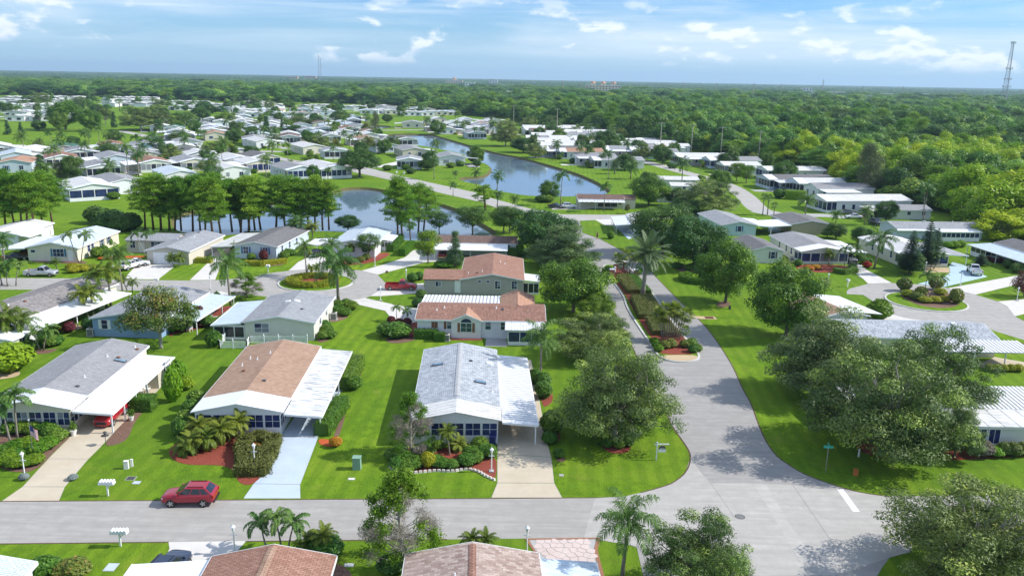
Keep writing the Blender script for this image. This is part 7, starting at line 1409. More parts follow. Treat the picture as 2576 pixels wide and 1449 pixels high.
for x in (-.75,.75):
 for y in (-.5,.5): MB().tube([(x,y - .08,.24),(x,y + .08,.24)],.24,12).build('wheel',MATS['tyre'],o)
# ---- street furniture and garden things
def lamp_post(b,label,h=2.3,base=True,arm=True):
 o = empty('lamp_post',(*G(*b),0)); tag(o,label,'lamp post')
 MB().lathe([(.09,0),(.09,.08),(.055,.12),(.05,h - .45),(.07,h - .42)],n=10).build('post',MATS['post_white'],o); MB().lathe([(.09,h - .42),(.16,h - .12),(.14,h - .08)],n=6).build('lantern',MATS['lamp_clear'],o); MB().lathe([(.20,h - .08),(.05,h + .06),(.02,h + .12)],n=6).build('cap',MATS['post_white'],o)
 if arm: MB().box(-.28,.28,-.02,.02,h - .75,h - .70).build('ladder_bar',MATS['post_white'],o)
 if base: MB().box(-.22,.22,-.22,.22,0,.12).build('base',MATS['concrete_grey'],o)
for b,l in ((('a4',235,512),'white lamp post at the left driveway bed'),(('b4',150,425),'white lamp post standing out of the clipped olive hedge'),(('b4',2382,465),'white lamp post at the corner of the scalloped bed'),(('c4',462,1240),'white lamp post beside the flagstone driveway'),(('a4',2215,1235),'white lamp post behind the brown roof at the bottom'),(('b2',1284,585),'white lamp post on the lawn of the pale-roofed pond-side home'),(('b2',1578,732),'white lamp post above the red pickup'),(('b2',1336,905),'white lamp post at the fork of the two pale driveways'),(('a2',1988,800),'white lamp post right of the blue home'),(('d2',722,770),'white lamp post left of the white mailbox at right'),(('d2',1025,685),'white lamp post beside the grey striped driveway at right'),(('d2',1975,762),'white lamp post on the aqua driveway edge'),(('d2',2508,905),'white lamp post at the far right driveway'),(('d2',1640,650),'white lamp post by the sand patio'),(('a2',1065,585),'white lamp post left of the white SUV')): lamp_post(b,l)
def mailboxes(b,label,n=5,yaw=R_(2.7)):
 o = empty('mailbox_stand',(*G(*b),0),yaw); tag(o,label,'mailboxes'); MB().box(-.06,.06,-.06,.06,0,1.12).build('post',MATS['post_white'],o); MB().hexa([(.06,-.04,.75),(.32,-.04,.98),(.32,.04,.98),(.06,.04,.75)],[(.06,-.04,.85),(.32,-.04,1.08),(.32,.04,1.08),(.06,.04,.85)]).build('brace',MATS['post_white'],o); MB().box(-n * .13,n * .13,-.25,.25,1.12,1.17).build('shelf',MATS['post_white'],o)
 for i in range(n):
  x = (i - (n - 1) / 2) * .25; s = [[(x + .105 * c,y,z) for c,z in ((-1,1.17),(1,1.17),(1,1.33),(.72,1.41),(0,1.45),(-.72,1.41),(-1,1.33))] for y in (-.26,.26)]; mb = MB()
  for q in s: mb.v += q
  mb.f += [tuple(range(6,-1,-1)),tuple(range(7,14))] + [(k,(k + 1) % 7,7 + (k + 1) % 7,7 + k) for k in range(7)]; mb.build('mailbox',MATS['trim_white'],o)
mailboxes(('a4',1020,692),'row of five white mailboxes on one post, on the far side of the street'); mailboxes(('a4',1138,1168),'row of five white mailboxes on one post, on the near side of the street'); mailboxes(('b2',275,640),'pair of white mailboxes at the left cul-de-sac lawn',3); mailboxes(('d2',910,775),'white mailboxes at the edge of the right cul-de-sac lawn',2,R_(30)); mailboxes(('a2',1480,770),'white mailboxes behind the spreading olive-green tree',3)
def pedestal(b,label,w=.35,d=.3,h=.75,m='pot_white',yaw=R_(10)):
 o = empty('utility_pedestal',(*G(*b),0),yaw); tag(o,label,'utility box'); MB().hexa([(-w / 2,-d / 2,0),(w / 2,-d / 2,0),(w / 2,d / 2,0),(-w / 2,d / 2,0)],[(-w * .45,-d * .45,h),(w * .45,-d * .45,h),(w * .45,d * .45,h * .94),(-w * .45,d * .45,h * .94)]).build('cabinet',MATS[m],o); MB().box(-w * .52,w * .52,-d * .52,d * .52,h * .95,h * 1.02).build('lid',MATS[m],o)
pedestal(('a4',1195,435),'larger of two white utility boxes on the lawn',.4,.35,.75); pedestal(('a4',1245,415),'slimmer of two white utility boxes on the lawn',.22,.2,.7); pedestal(('b4',1115,435),'pale green transformer box in the tree shade on the lawn',.75,.7,1.15,'green_box',R_(0)); pedestal(('d4',985,498),'short orange-brown stump by the right corner lawn',.35,.35,.6,'orange_clay'); pedestal(('d4',1015,325),'white stake beside the red mulch of the largest oak',.14,.14,.8); pedestal(('b2',1395,642),'small brown box on the lawn at the left cul-de-sac',.5,.3,.35,'brown_shutter'); pedestal(('c2',2375,985),'dark stump on the lawn right of the entry road',.3,.3,.55,'iron')
def plate(b,w,d,m,label,yaw=0.,name='cover_plate',cat='cover',z=.03):
 o = empty(name,(*G(*b),0),yaw); tag(o,label,cat); MB().box(-w / 2,w / 2,-d / 2,d / 2,0,z).build('lid',MATS[m],o); MB().box(-w / 2 - .06,w / 2 + .06,-d / 2 - .06,d / 2 + .06,0,z * .6).build('rim',MATS['concrete_grey'],o)
plate(('a4',1235,528),.7,.6,'iron','dark square valve cover on the lawn'); plate(('a4',1288,568),.55,.45,'concrete_blue','pale square meter cover on the lawn near the street'); plate(('b4',1062,533),.5,.3,'pot_white','white meter lid on the shaded lawn'); plate(('b4',1040,1345),.6,.35,'pot_white','white lid on the lawn at the bottom'); plate(('a4',1048,1365),.7,.9,'concrete_blue','blue-grey lid on the bottom lawn'); plate(('c4',788,498),.3,.3,'concrete_grey','small grey lid on the corner lawn')
o = empty('storm_drain',(*G('c3',2180,100),0),R_(0)); tag(o,'rusty storm drain grate with sandy apron beside the entry road','drain'); sheet('apron',[Vector((-3.0,.9)),Vector((-1.2,.7)),Vector((.9,.8)),Vector((1.1,-.8)),Vector((-1.5,-.8))],'sand_paver',.022,None,o); gr = MB(); [gr.box(-.6,.7,-.55 + i * .14,-.48 + i * .14,.02,.06) for i in range(8)]; gr.build('grate',MATS['brown_shutter'],o)
o = empty('manhole_cover',(*G('c4',2472,890),.0)); tag(o,'round iron manhole cover in the crossing','manhole'); MB().lathe([(.36,.017),(.36,.024),(.05,.026)],n=24).build('lid',MATS['ac_grey'],o); MB().lathe([(.42,.017),(.42,.021),(.37,.021)],n=24).build('rim',MATS['iron'],o)
o = empty('sign_post',(*G('c3',1682,1440),0),R_(2)); tag(o,'white yard-arm sign post with dark arched panel on the corner lawn','sign'); MB().box(-.055,.055,-.055,.055,0,1.85).build('post',MATS['post_white'],o); MB().box(-.25,1.15,-.045,.045,1.58,1.68).build('arm',MATS['post_white'],o)
pts = [(.18,-.018,.95),(.84,-.018,.95),(.84,-.018,1.22)] + [(.51 + .33 * math.cos(R_(a)),-.018,1.22 + .26 * math.sin(R_(a))) for a in range(15,180,15)] + [(.18,-.018,1.22)]
MB().poly(pts).poly([(x,.018,z) for x,y,z in pts[::-1]]).build('panel',MATS['sign_dark'],o); MB().box(.16,.86,-.022,.022,.82,1.12).build('lower_panel',MATS['trim_white'],o)
for x in (.25,.78): MB().box(x - .008,x + .008,-.008,.008,1.38,1.58).build('hook',MATS['iron'],o)
tx = MB(); [tx.box(.27 + i * .07,.31 + i * .07,-.026,-.019,1.17,1.24) for i in range(7)]; tx.build('lettering',MATS['pot_white'],o)
o = empty('street_sign',(*G('d4',703,470),0),R_(-6)); tag(o,'green street name sign on a thin post in the oak shade','sign'); MB().tube([(0,0,0),(0,0,2.55)],.03,8).build('post',MATS['steel'],o); MB().box(-.42,.42,-.012,.012,2.42,2.68).build('blade',MATS['sign_green'],o); MB().box(-.36,.36,-.016,-.0125,2.51,2.58).build('lettering',MATS['post_white'],o) if False else None; MB().box(-.012,.012,-.32,.32,2.70,2.9).build('cross_blade',MATS['sign_green'],o)
o = empty('flagpole',(*G('a3',315,1410),0)); tag(o,'flagpole with a limp striped flag left of the driveway','flagpole'); hp = zat('a3',250,1065,G('a3',315,1410).y); MB().tube([(0,0,0),(0,0,hp)],[.035,.02],8).build('pole',MATS['steel'],o); MB().lathe([(.02,hp),(.08,hp + .05),(.02,hp + .1)],n=10).build('finial',MATS['post_white'],o)
fl = MB()
for i in range(13):
 z1 = hp - .45 - i * .085; z0 = z1 - .085; seg = 4
 pts = [(.03 + .16 * k + .0,.05 * math.sin(k * 1.9),-.13 * k) for k in range(seg + 1)]
 st = MB(); [st.quad((pts[k][0],pts[k][1],z0 + pts[k][2]),(pts[k + 1][0],pts[k + 1][1],z0 + pts[k + 1][2]),(pts[k + 1][0],pts[k + 1][1],z1 + pts[k + 1][2]),(pts[k][0],pts[k][1],z1 + pts[k][2])) for k in range(seg)]; st.build('stripe',MATS['flag_red' if i % 2 == 0 else 'trim_white'],o)
st = MB(); pts = [(.03 + .16 * k,.05 * math.sin(k * 1.9) - .006,-.13 * k) for k in range(3)]; [st.quad((pts[k][0],pts[k][1],hp - .45 - .6 + pts[k][2]),(pts[k + 1][0],pts[k + 1][1],hp - .45 - .6 + pts[k + 1][2]),(pts[k + 1][0],pts[k + 1][1],hp - .45 + pts[k + 1][2]),(pts[k][0],pts[k][1],hp - .45 + pts[k][2])) for k in range(2)]; st.build('canton',MATS['flag_blue'],o)
o = empty('garden_lantern',(*G('a3',1000,1300),0)); tag(o,'dark two-tiered garden lantern at the driveway edge','lantern'); MB().tube([(0,0,0),(0,0,1.0)],.03,8).build('stem',MATS['iron'],o); MB().lathe([(.05,.95),(.38,1.0),(.1,1.12)],n=12).build('lower_roof',MATS['iron'],o); MB().lathe([(.1,1.12),(.1,1.3),(.22,1.32),(.04,1.45)],n=12).build('upper_roof',MATS['iron'],o)
def potted(b,label,s=1.):
 o = empty('potted_plant',(*G(*b),0)); tag(o,label,'potted plant'); MB().lathe([(.18 * s,0),(.26 * s,.42 * s),(.29 * s,.42 * s),(.29 * s,.48 * s),(.2 * s,.48 * s)],n=12).build('pot',MATS['pot_white'],o)
 V = leaves(np.array([0,0,.85 * s]) + rdir(160) * RNG.uniform(.1,.42,(160,1)) * s,rdir(160),.22 * s,.5); link('foliage',quads_mesh('foliage',V,RNG.uniform(0,1,160),'leaf_hedge_green'),None,o); MB().tube([(0,0,.4 * s),(0,0,.8 * s)],.03,6).build('stem',MATS['bark'],o)
potted(('a3',695,1210),'white urn with a leafy plant at the left carport post',1.2); potted(('a3',1240,1068),'small white pot with flowers beside the right carport posts')
def chair(b,label,yaw=0.,m='post_white'):
 o = empty('garden_chair',(*G(*b),0),yaw); tag(o,label,'chair'); MB().box(-.3,.3,-.28,.28,.40,.46).build('seat',MATS[m],o); bk = MB(); [bk.box(-.3 + i * .13,-.22 + i * .13,.28,.32,.46,1.0) for i in range(5)]; bk.box(-.3,.3,.281,.319,.95,1.05); bk.build('backrest',MATS[m],o)
 for x in (-.27,.27):
  for y in (-.25,.25): MB().box(x - .025,x + .025,y - .025,y + .025,0,.4).build('leg',MATS[m],o)
  MB().box(x - .035,x + .035,-.28,.3,.62,.66).build('armrest',MATS[m],o)
chair(('a2',965,1000),'white garden chair under the palms by the motley roof',R_(40)); chair(('a3',1790,232),'white garden chair on the red mulch beside the blue home',R_(-20)); chair(('a3',1320,820),'white bench chair under the left carport',R_(90)); chair(('a3',1390,800),'white chair at the back of the left carport',R_(90)); chair(('a3',1455,740),'white chair before the shed of the left carport',R_(90)); chair(('c2',1420,265),'white chair on the blue patio',R_(-60)); chair(('b1',1490,1060),'white lawn chair on the lake point, left',R_(20)); chair(('b1',1555,1068),'white lawn chair on the lake point, right',R_(-20))
o = empty('wheelie_bin',(*(G('c3',140,1300)),0)); tag(o,'dark blue wheeled bin beside the porch under the ribbed carport','bin'); MB().hexa([(-.25,-.3,.05),(.25,-.3,.05),(.25,.3,.05),(-.25,.3,.05)],[(-.32,-.38,1.0),(.32,-.38,1.0),(.32,.38,1.0),(-.32,.38,1.0)]).build('bin_body',MATS['bin_blue'],o); MB().box(-.34,.34,-.4,.4,1.0,1.07).build('lid',MATS['bin_blue'],o); [MB().tube([(x,.36,.1),(x + .06,.36,.1)],.1,10).build('wheel',MATS['tyre'],o) for x in (-.3,.24)]
def edging(path,label,step=.42):
 P = [G(*p) for p in path]; o = empty('stone_edging',(*P[0],0)); tag(o,label,'edging'); L = 0; me = MB().hexa([(-.18,-.11,0),(.18,-.11,0),(.18,.11,0),(-.18,.11,0)],[(-.13,-.08,.2),(.13,-.08,.2),(.13,.08,.2),(-.13,.08,.2)]).mesh('stone'); me.materials.append(MATS['edging'])
 for _ in range(2):
  q = [P[0]]
  for a,b in zip(P,P[1:]): q += [a * .75 + b * .25,a * .25 + b * .75]
  P = q + [P[-1]]
 acc = 0
 for a,b in zip(P,P[1:]):
  l = (b - a).length; d = b - a
  while acc < l:
   s = link('stone',me,None,o); s.location = (*(a + d * (acc / l) - P[0]),0); s.rotation_euler = (0,0,math.atan2(d.y,d.x) + random.uniform(-.1,.1)); acc += step
  acc -= l
edging([('b4',1430,430),('b4',1460,465),('b4',1520,482),('b4',1640,482),('b4',1850,458),('b4',2000,470),('b4',2150,440),('b4',2260,465),('b4',2330,510),('b4',2405,545)],'row of pale scalloped edging stones along the mulch bed')
def entry_wall(path,label):
 P = [G(*p) for p in path]; o = empty('entrance_wall',(*P[0],.1)); tag(o,label,'wall')
 for i,p in enumerate(P):
  c = p - P[0]; MB().box(c.x - .38,c.x + .38,c.y - .38,c.y + .38,0,1.35).build('pier',MATS['brick_red'],o); MB().box(c.x - .45,c.x + .45,c.y - .45,c.y + .45,1.35,1.5).build('cap',MATS['trim_white'],o)
 for a,b in zip(P,P[1:]):
  d = (b - a).normalized(); s = Vector((-d.y,d.x)) * .14; a2 = a + d * .39 - P[0]; b2 = b - d * .39 - P[0]; MB().hexa([(*(a2 - s),0),(*(b2 - s),0),(*(b2 + s),0),(*(a2 + s),0)],[(*(a2 - s),1.0),(*(b2 - s),.8),(*(b2 + s),.8),(*(a2 + s),1.0)]).build('wall_panel',MATS['trim_white'],o)
entry_wall([('c2',1297,630),('c2',1262,685)],'left entrance wall with brick pier on the median'); entry_wall([('c2',1385,610),('c2',1490,690)],'right entrance wall with brick pier on the median')
def person(b,label,h=1.72):
 o = empty('person',(*G(*b),0),R_(30)); tag(o,label,'person'); k = h / 1.75; me = bpy.data.meshes.new('body')
 J = {'pelvis': (0,0,.95),'chest': (0,0,1.32),'neck': (0,.01,1.5),'head': (0,.02,1.6),'crown': (0,.02,1.72),'hl': (-.1,0,.9),'kl': (-.11,.12,.5),'al': (-.11,.08,.08),'tl': (-.11,.24,.04),'hr': (.1,0,.9),'kr': (.11,-.03,.5),'ar': (.11,-.2,.1),'tr': (.11,-.06,.04),'sl': (-.19,0,1.42),'el': (-.25,-.08,1.15),'wl': (-.24,.04,.92),'fl': (-.23,.1,.82),'sr': (.19,0,1.42),'er': (.25,.06,1.15),'wr': (.24,.2,.98),'fr': (.23,.26,.9)}
 ks = list(J); ed = [('pelvis','chest'),('chest','neck'),('neck','head'),('head','crown'),('pelvis','hl'),('hl','kl'),('kl','al'),('al','tl'),('pelvis','hr'),('hr','kr'),('kr','ar'),('ar','tr'),('chest','sl'),('sl','el'),('el','wl'),('wl','fl'),('chest','sr'),('sr','er'),('er','wr'),('wr','fr')]
 me.from_pydata([tuple(c * k for c in J[n]) for n in ks],[(ks.index(a),ks.index(b)) for a,b in ed],[]); ob = link('body',me,MATS['skin'],o); ob.modifiers.new('skin','SKIN'); sv = me.skin_vertices[0] if me.skin_vertices else None
 if sv is None:
  me.attributes; bm = bmesh.new(); bm.from_mesh(me); bm.verts.layers.skin.verify(); bm.to_mesh(me); bm.free(); sv = me.skin_vertices[0]
 rad = dict(pelvis=.15,chest=.16,neck=.055,head=.09,crown=.07,hl=.1,kl=.06,al=.045,tl=.04,hr=.1,kr=.06,ar=.045,tr=.04,sl=.06,el=.045,wl=.032,fl=.03,sr=.06,er=.045,wr=.032,fr=.03)
 for i,n in enumerate(ks): sv.data[i].radius = (rad[n] * k,rad[n] * k)
 sv.data[0].use_root = True; ob.modifiers.new('sub','SUBSURF').render_levels = 2
 MB().lathe([(.165,.86),(.185,1.0),(.185,1.3),(.16,1.45),(.07,1.5)],n=12).build('shirt',MATS['cloth_dark'],o,True); MB().lathe([(.19,.62),(.175,.8),(.17,.98)],n=12).build('shorts',MATS['trim_black'],o,True); MB().lathe([(.075,1.56),(.105,1.63),(.1,1.72),(.04,1.78)],(0,-.012,0),12).build('hair',MATS['brown_shutter'],o,True)
person(('c2',1125,328),'person in dark red top walking along the edge of the entry road')
def bush_row(tile,pts,w,h,m,desc,**k):
 for x,y in pts: shrub((tile,x,y),w * random.uniform(.9,1.12),h * random.uniform(.9,1.1),m,desc=desc,**k)
HG = 'leaf_hedge_green'
bush_row('a3',((120,1180),(230,1185),(330,1190),(430,1200)),2.1,1.25,HG,'green hedge bush below the grey home porch'); bush_row('a3',((480,1230),(540,1260)),2.2,1.4,HG,'green hedge bush below the grey home porch'); bush_row('a3',((190,1345),(290,1330),(380,1345),(440,1330),(350,1380)),2.3,1.1,'leaf_bright','bright green mounded shrub by the flagpole'); bush_row('a3',((40,1370),(150,1425)),1.7,.9,HG,'low round shrub by the flagpole'); bush_row('a4',((60,390),(150,420),(240,410),(330,390),(110,350)),1.9,.95,'leaf_bright','low mounded shrub at the left driveway bed'); shrub(('a3',1360,960),2.3,1.5,HG,'box',2.0,YS,label='clipped cube-shaped bush beside the left carport'); shrub(('a4',230,540),.9,.6,'leaf_bluegrey',label='grey-blue tuft at the foot of the lamp post'); shrub(('a4',690,540),.9,.5,'leaf_bluegrey',label='grey-blue tuft on the right edge of the beige driveway')
shrub(('a3',1640,890),2.2,4.2,'leaf_lime',label='lime-green multi-stemmed shrub beside the tan-roofed home',name='tall_shrub'); shrub(('a3',1690,720),2.0,3.0,'leaf_lime',label='lime-green shrub behind the multi-stemmed one',name='tall_shrub'); shrub(('a3',1760,775),1.9,1.6,'leaf_lime',label='pale lime shrub in a round stone ring')
bush_row('a3',((1720,1210),(1760,1130),(1810,1040),(1870,950),(1740,1180)),2.2,1.9,HG,'leafy shrub along the left side of the tan-roofed home')
hedge_line([('b3',800,1190),('b3',960,960)],1.6,1.4,HG,'dense green hedge along the near half of the tan home carport'); hedge_line([('b3',1010,760),('b3',1110,570)],1.7,1.6,HG,'dense green hedge along the far half of the tan home carport'); shrub(('b3',1080,770),2.2,1.6,'leaf_broad',label='loose leafy shrub at the near end of the far carport hedge')
hd = hedge_line([('b4',60,480),('b4',40,300),('b4',60,220),('b4',190,180),('b4',320,210),('b4',290,320),('b4',190,480)],1.5,.95,'leaf_hedge','clipped olive hedge in a horseshoe round a red flower',closed=True); hedge_line([('b4',60,470),('b4',190,470),('b4',120,330),('b4',230,340)],1.9,.95,'leaf_hedge','clipped olive hedge infill with the lamp post'); shrub(('b4',150,275),1.5,.8,'flower_red',label='scarlet flowering plant ringed by the clipped olive hedge'); shrub(('b3',915,1310),1.3,1.1,'flower_orange',label='red-orange flowering shrub on the orange mulch corner')
bush_row('b4',((1455,350),(1500,430),(1600,440),(1670,430),(1560,380)),1.8,1.1,HG,'green shrub in the scalloped bed, left part'); bush_row('b4',((1850,400),(1930,420),(2000,430)),1.7,.9,HG,'green shrub in the scalloped bed, middle'); shrub(('b4',1780,420),1.6,1.5,'leaf_yellow',label='golden croton in the scalloped bed'); bush_row('b4',((2150,405),(2240,380),(2270,260),(2370,330),(2310,320),(2200,330)),1.7,1.25,HG,'green shrub in the scalloped bed, right part'); bush_row('b4',((1680,310),(1800,300),(1530,290),(1760,260),(1880,250)),1.3,.8,HG,'small shrub against the porch wall of the skylight home')
for x,y,w,h in ((535,720,2.0,1.9),(610,760,2.2,2.0),(620,850,2.2,2.0),(700,1180,2.6,2.4),(680,1280,1.7,1.2)): shrub(('c3',x,y),w,h,HG,desc='leafy shrub in the red beds right of the ribbed carport')
for k in range(9): a = k / 9 * 6.283; c = G('c3',1285,1265); shrub(c + Vector((math.cos(a) * 1.6,math.sin(a) * 1.5)),1.3,.9,HG,desc='low shrub ringing the foot of the mulched oak')
shrub(('c4',765,330),1.2,.9,'leaf_broad',label='small round shrub on the lawn right of the beige driveway')
shrub(('b3',1465,275),5.0,2.0,'leaf_hedge_green',label='big rounded clipped bush left of the arched-window home'); hedge_line([('b3',1690,290),('b3',1840,295)],1.2,1.3,HG,'clipped box hedge in front of the arched-window home'); shrub(('b3',1895,318),1.5,1.2,HG,'box',1.2,0,label='small clipped cube beside the tall air conditioner'); bush_row('b3',((1440,150),(1520,160),(1590,165)),1.3,1.0,'leaf_burgundy','burgundy shrub at the pale driveway end')
bush_row('b3',((790,300),(860,290),(830,240),(810,200)),1.9,1.2,HG,'green shrub beside the bright wall of the sage home'); bush_row('b3',((940,60),(1000,80),(960,20)),2.0,1.3,'leaf_broad','green mound behind the sage gable-end home'); bush_row('b2',((930,970),(1010,960),(1060,990)),2.2,1.3,'leaf_broad','green mound under the dark-trunked queen palm'); shrub(('a3',2020,370),2.2,2.2,'leaf_broad',label='leafy bush left of the picket fence'); shrub(('a3',70,600),6.2,3.5,'leaf_lime',label='big clipped lime-topped bush at the left edge'); bush_row('a3',((270,410),(480,370),(520,360),(440,370)),2.2,1.6,HG,'dark green shrub near the left edge'); shrub(('a3',655,240),1.8,1.7,'leaf_burgundy',label='burgundy shrub between the motley-roofed and blue homes'); shrub(('a3',580,215),1.7,.9,'leaf_yellow',label='yellow-green shrub beside the burgundy one'); shrub(('a3',850,200),2.2,1.6,'leaf_dark',label='dark shrub behind the left air conditioner'); shrub(('a3',1885,160),1.7,2.8,'leaf_burgundy',label='tall burgundy shrub beside the blue home carport'); shrub(('a3',1955,185),2.0,1.9,HG,label='round green shrub right of the tall burgundy shrub'); bush_row('a3',((1620,240),(1700,225)),1.8,1.6,'leaf_broad','leafy shrub on the red mulch by the blue home'); shrub(('a2',2055,970),1.5,2.6,HG,label='small green tree-shaped shrub beside the blue home carport')
bush_row('a2',((700,640),(790,630),(830,620),(690,610)),2.4,1.2,'leaf_yellow','yellow-green mound on the cream home lawn'); bush_row('a2',((920,500),(980,480),(1010,400),(930,430)),2.4,2.0,'leaf_broad','big leafy shrub between the cream and beige homes'); bush_row('a2',((960,520),(1040,515)),1.5,.7,'flower_orange','orange flowering shrub by the beige home walk'); bush_row('a2',((1800,490),(1840,465),(1880,440),(1920,415)),1.6,1.1,'leaf_burgundy','copper-coloured shrub along the garage side'); hedge_line([('a2',1880,545),('a2',1975,548)],1.3,1.0,'leaf_yellow','yellow clipped hedge at the blue-shuttered carport'); bush_row('a2',((2370,520),(2430,500)),2.,1.5,HG,'dark green shrub before the blue-shuttered home'); shrub(('a2',2490,530),1.8,2.2,'leaf_burgundy',label='burgundy shrub before the blue-shuttered home'); hedge_line([('b2',90,570),('b2',220,575),('b2',420,550)],1.3,.9,'leaf_yellow','yellow hedge along the blue-shuttered home front'); bush_row('b2',((430,510),(480,480),(420,470)),2.2,1.6,HG,'green shrub right of the blue-shuttered home'); hedge_line([('b2',1430,440),('b2',1520,350)],1.6,1.6,HG,'green hedge behind the screened pond-side porch'); hedge_line([('b2',1545,480),('b2',1625,410)],1.6,1.5,'leaf_bright','bright hedge at the curve of the long pale driveway'); shrub(('b2',1925,590),4.,1.3,'leaf_bright',label='wide flat bright green shrub in front of the grey home wing'); bush_row('b2',((1640,725),(1700,710)),2.,1.7,HG,'green shrub above the red pickup'); bush_row('b2',((1690,960),(1720,880)),2.2,1.5,'leaf_dark','dark shrub at the left of the white ribbed carport'); bush_row('b2',((1840,815),(1900,820),(1970,815),(1870,805)),1.8,1.0,'leaf_olive','leafy shrub against the grey home wing'); shrub(('b2',2395,825),1.3,1.4,'leaf_broad',label='banana-leaved plant beside the grey home window'); bush_row('b2',((900,560),(960,555),(1150,540),(1200,520),(1050,560)),1.6,1.2,'leaf_olive','shrub in the red bed of the pond-side home')
def ring_hedge(c,r,w,h,m,label,n=16,a0=0.,a1=6.283): P = [Vector((c[0] + r * math.cos(a0 + (a1 - a0) * k / n),c[1] + r * math.sin(a0 + (a1 - a0) * k / n))) for k in range(n + (0 if a1 - a0 > 6.2 else 1))]; return hedge_line(P,w,h,m,label,closed=a1 - a0 > 6.2)
ring_hedge(G('b2',695,735),3.6,1.9,.9,'leaf_yellow','yellow-green ring hedge on the left cul-de-sac island'); ring_hedge(G('c2',2090,715),2.9,1.5,1.0,'leaf_bright','bright green ring hedge on the lawn right of the entry road',a0=2.2,a1=7.3)
for x,y,w,h in ((1440,815,2.6,2.4),(1480,870,2.6,1.2),(1560,900,2.6,1.3),(1640,925,2.4,1.0),(1740,925,2.4,1.0),(1840,915,2.2,1.0),(1930,935,2.4,2.6),(1740,800,2.6,2.2),(1780,850,2.4,1.1),(1600,880,2.2,2.0)): shrub(('d2',x,y),w,h,'leaf_yellow' if h < 1.25 else 'leaf_olive',desc='shrub on the right cul-de-sac island',z=.1)
for k,(a,b,c_,d) in enumerate((((1345,705),(1475,850),(1440,690),(1570,850)),((1480,900),(1590,1085),(1575,890),(1690,1060)),((1630,1110),(1720,1235),(1730,1120),(1830,1250)))):
 hedge_line([('c2',a[0] + 30,a[1] + 10),('c2',b[0] - 10,b[1] - 15)],2.4,.95,'leaf_hedge',('far','middle','near')[k] + ' clipped olive hedge on the left of the median'); hedge_line([('c2',c_[0] + 10,c_[1] + 15),('c2',d[0],d[1] - 10)],2.2,.9,'leaf_hedge' if k else HG,('far','middle','near')[k] + ' clipped hedge on the right of the median')
bush_row('c2',((1210,660),(1220,640),(1500,670),(1515,650)),1.7,1.3,'leaf_bright','clipped shrub at the entrance walls'); bush_row('c2',((1370,690),(1430,695),(1340,690)),1.3,.8,HG,'low shrub at the foot of the far fan palms'); bush_row('c3',((1700,420),(1680,380),(1665,345)),1.4,1.0,'leaf_bright','clipped bright shrub at the near left of the median'); bush_row('c3',((2010,380),(2030,430),(2070,420),(2020,360)),1.5,1.1,HG,'round clipped shrub at the near right of the median'); bush_row('c3',((1760,390),(1820,380),(1960,380)),1.8,1.2,'leaf_olive','spiky plant at the foot of the near fan palms'); bush_row('c2',((1880,600),(1990,620),(2040,600),(2080,640)),2.0,1.2,HG,'shrub at the foot of the dark tree pair'); shrub(('c2',1255,320),2.0,1.7,'leaf_bright',label='leafy shrub on the lawn left of the date palm'); hedge_line([('c2',330,490),('c2',360,420)],2.2,1.8,HG,'dark hedge behind the brown roofs'); shrub(('c2',405,490),2.,2.4,'leaf_bright',label='bright shrub right of the dark hedge behind the brown roofs')
bush_row('d2',((540,625),(610,610)),2.,1.2,'flower_orange','orange flowering shrub before the screened porch'); hedge_line([('d2',810,640),('d2',880,655),('d2',970,640),('d2',960,600)],1.3,.9,HG,'curved green hedge beside the striped driveway'); bush_row('d2',((240,500),(440,580),(1020,530),(1060,560),(1100,560)),2.,1.5,HG,'green shrub by the orange flower bed home'); shrub(('d2',1095,590),1.8,1.2,'flower_red',label='red-orange shrub at the carport post right of the striped driveway'); bush_row('d2',((1800,400),(1860,410),(1920,410),(1980,400)),2.4,1.6,'leaf_lime','yellow-green shrub below the long pale blue home'); bush_row('d2',((2230,530),(2290,545),(2350,550)),1.5,1.,'leaf_burgundy','dark shrub before the right-edge home'); bush_row('d2',((2420,600),(2490,640),(2540,640),(2570,620)),2.2,1.8,'leaf_dark','dark shrub at the right edge'); shrub(('d2',1200,1080),4.0,3.2,'leaf_bright',label='bright bushy shrub at the corner of the grey shingle roof'); bush_row('d3',((2250,600),(2310,605),(2380,605),(2450,605),(2520,605)),1.3,1.,'leaf_yellow','yellow shrub in the row under the ribbed carport at right'); bush_row('d3',((2385,1395),(2470,1405),(2560,1395)),1.5,1.4,'leaf_olive','clipped ball shrub before the sun porch at right'); shrub(('d3',2180,1400),2.2,1.6,'leaf_brown',label='copper shrub before the sun porch at right'); shrub(('d3',2300,1400),1.8,1.,'leaf_lime',label='bright tuft before the sun porch at right'); bush_row('d3',((2430,380),(2480,400),(2540,390)),1.4,.9,'leaf_burgundy','reddish shrub at the right lawn edge')
bush_row('a4',((420,1440),(490,1435)),2.1,1.3,HG,'round green shrub at the bottom left'); bush_row('a4',((640,1440),(720,1445)),2.,1.2,'leaf_olive','olive shrub at the bottom left'); shrub(('b4',800,1260),3.,1.6,HG,label='dark shrub behind the low palm at the bottom'); bush_row('b4',((1420,1420),(1500,1410),(1550,1350)),2.0,1.4,'leaf_dark','dark shrub at the foot of the half-bare tree'); shrub(('d1',870,1225),4.6,5.,'leaf_bluegrey',label='silvery blue-grey bushy palm at the wood edge',name='silver_shrub'); hedge_line([('d1',360,1300),('d1',470,1305)],3.,2.8,'leaf_lime','clipped lime-green block hedge in the right rows'); shrub(('d1',265,1290),4.,3.,HG,label='dark rounded shrub left of the lime block hedge'); shrub(('d1',720,1120),4.,3.6,'leaf_brown',label='dry brown shrub at the wood edge')
for x,y in ((1060,1280),(2370,985)): pass
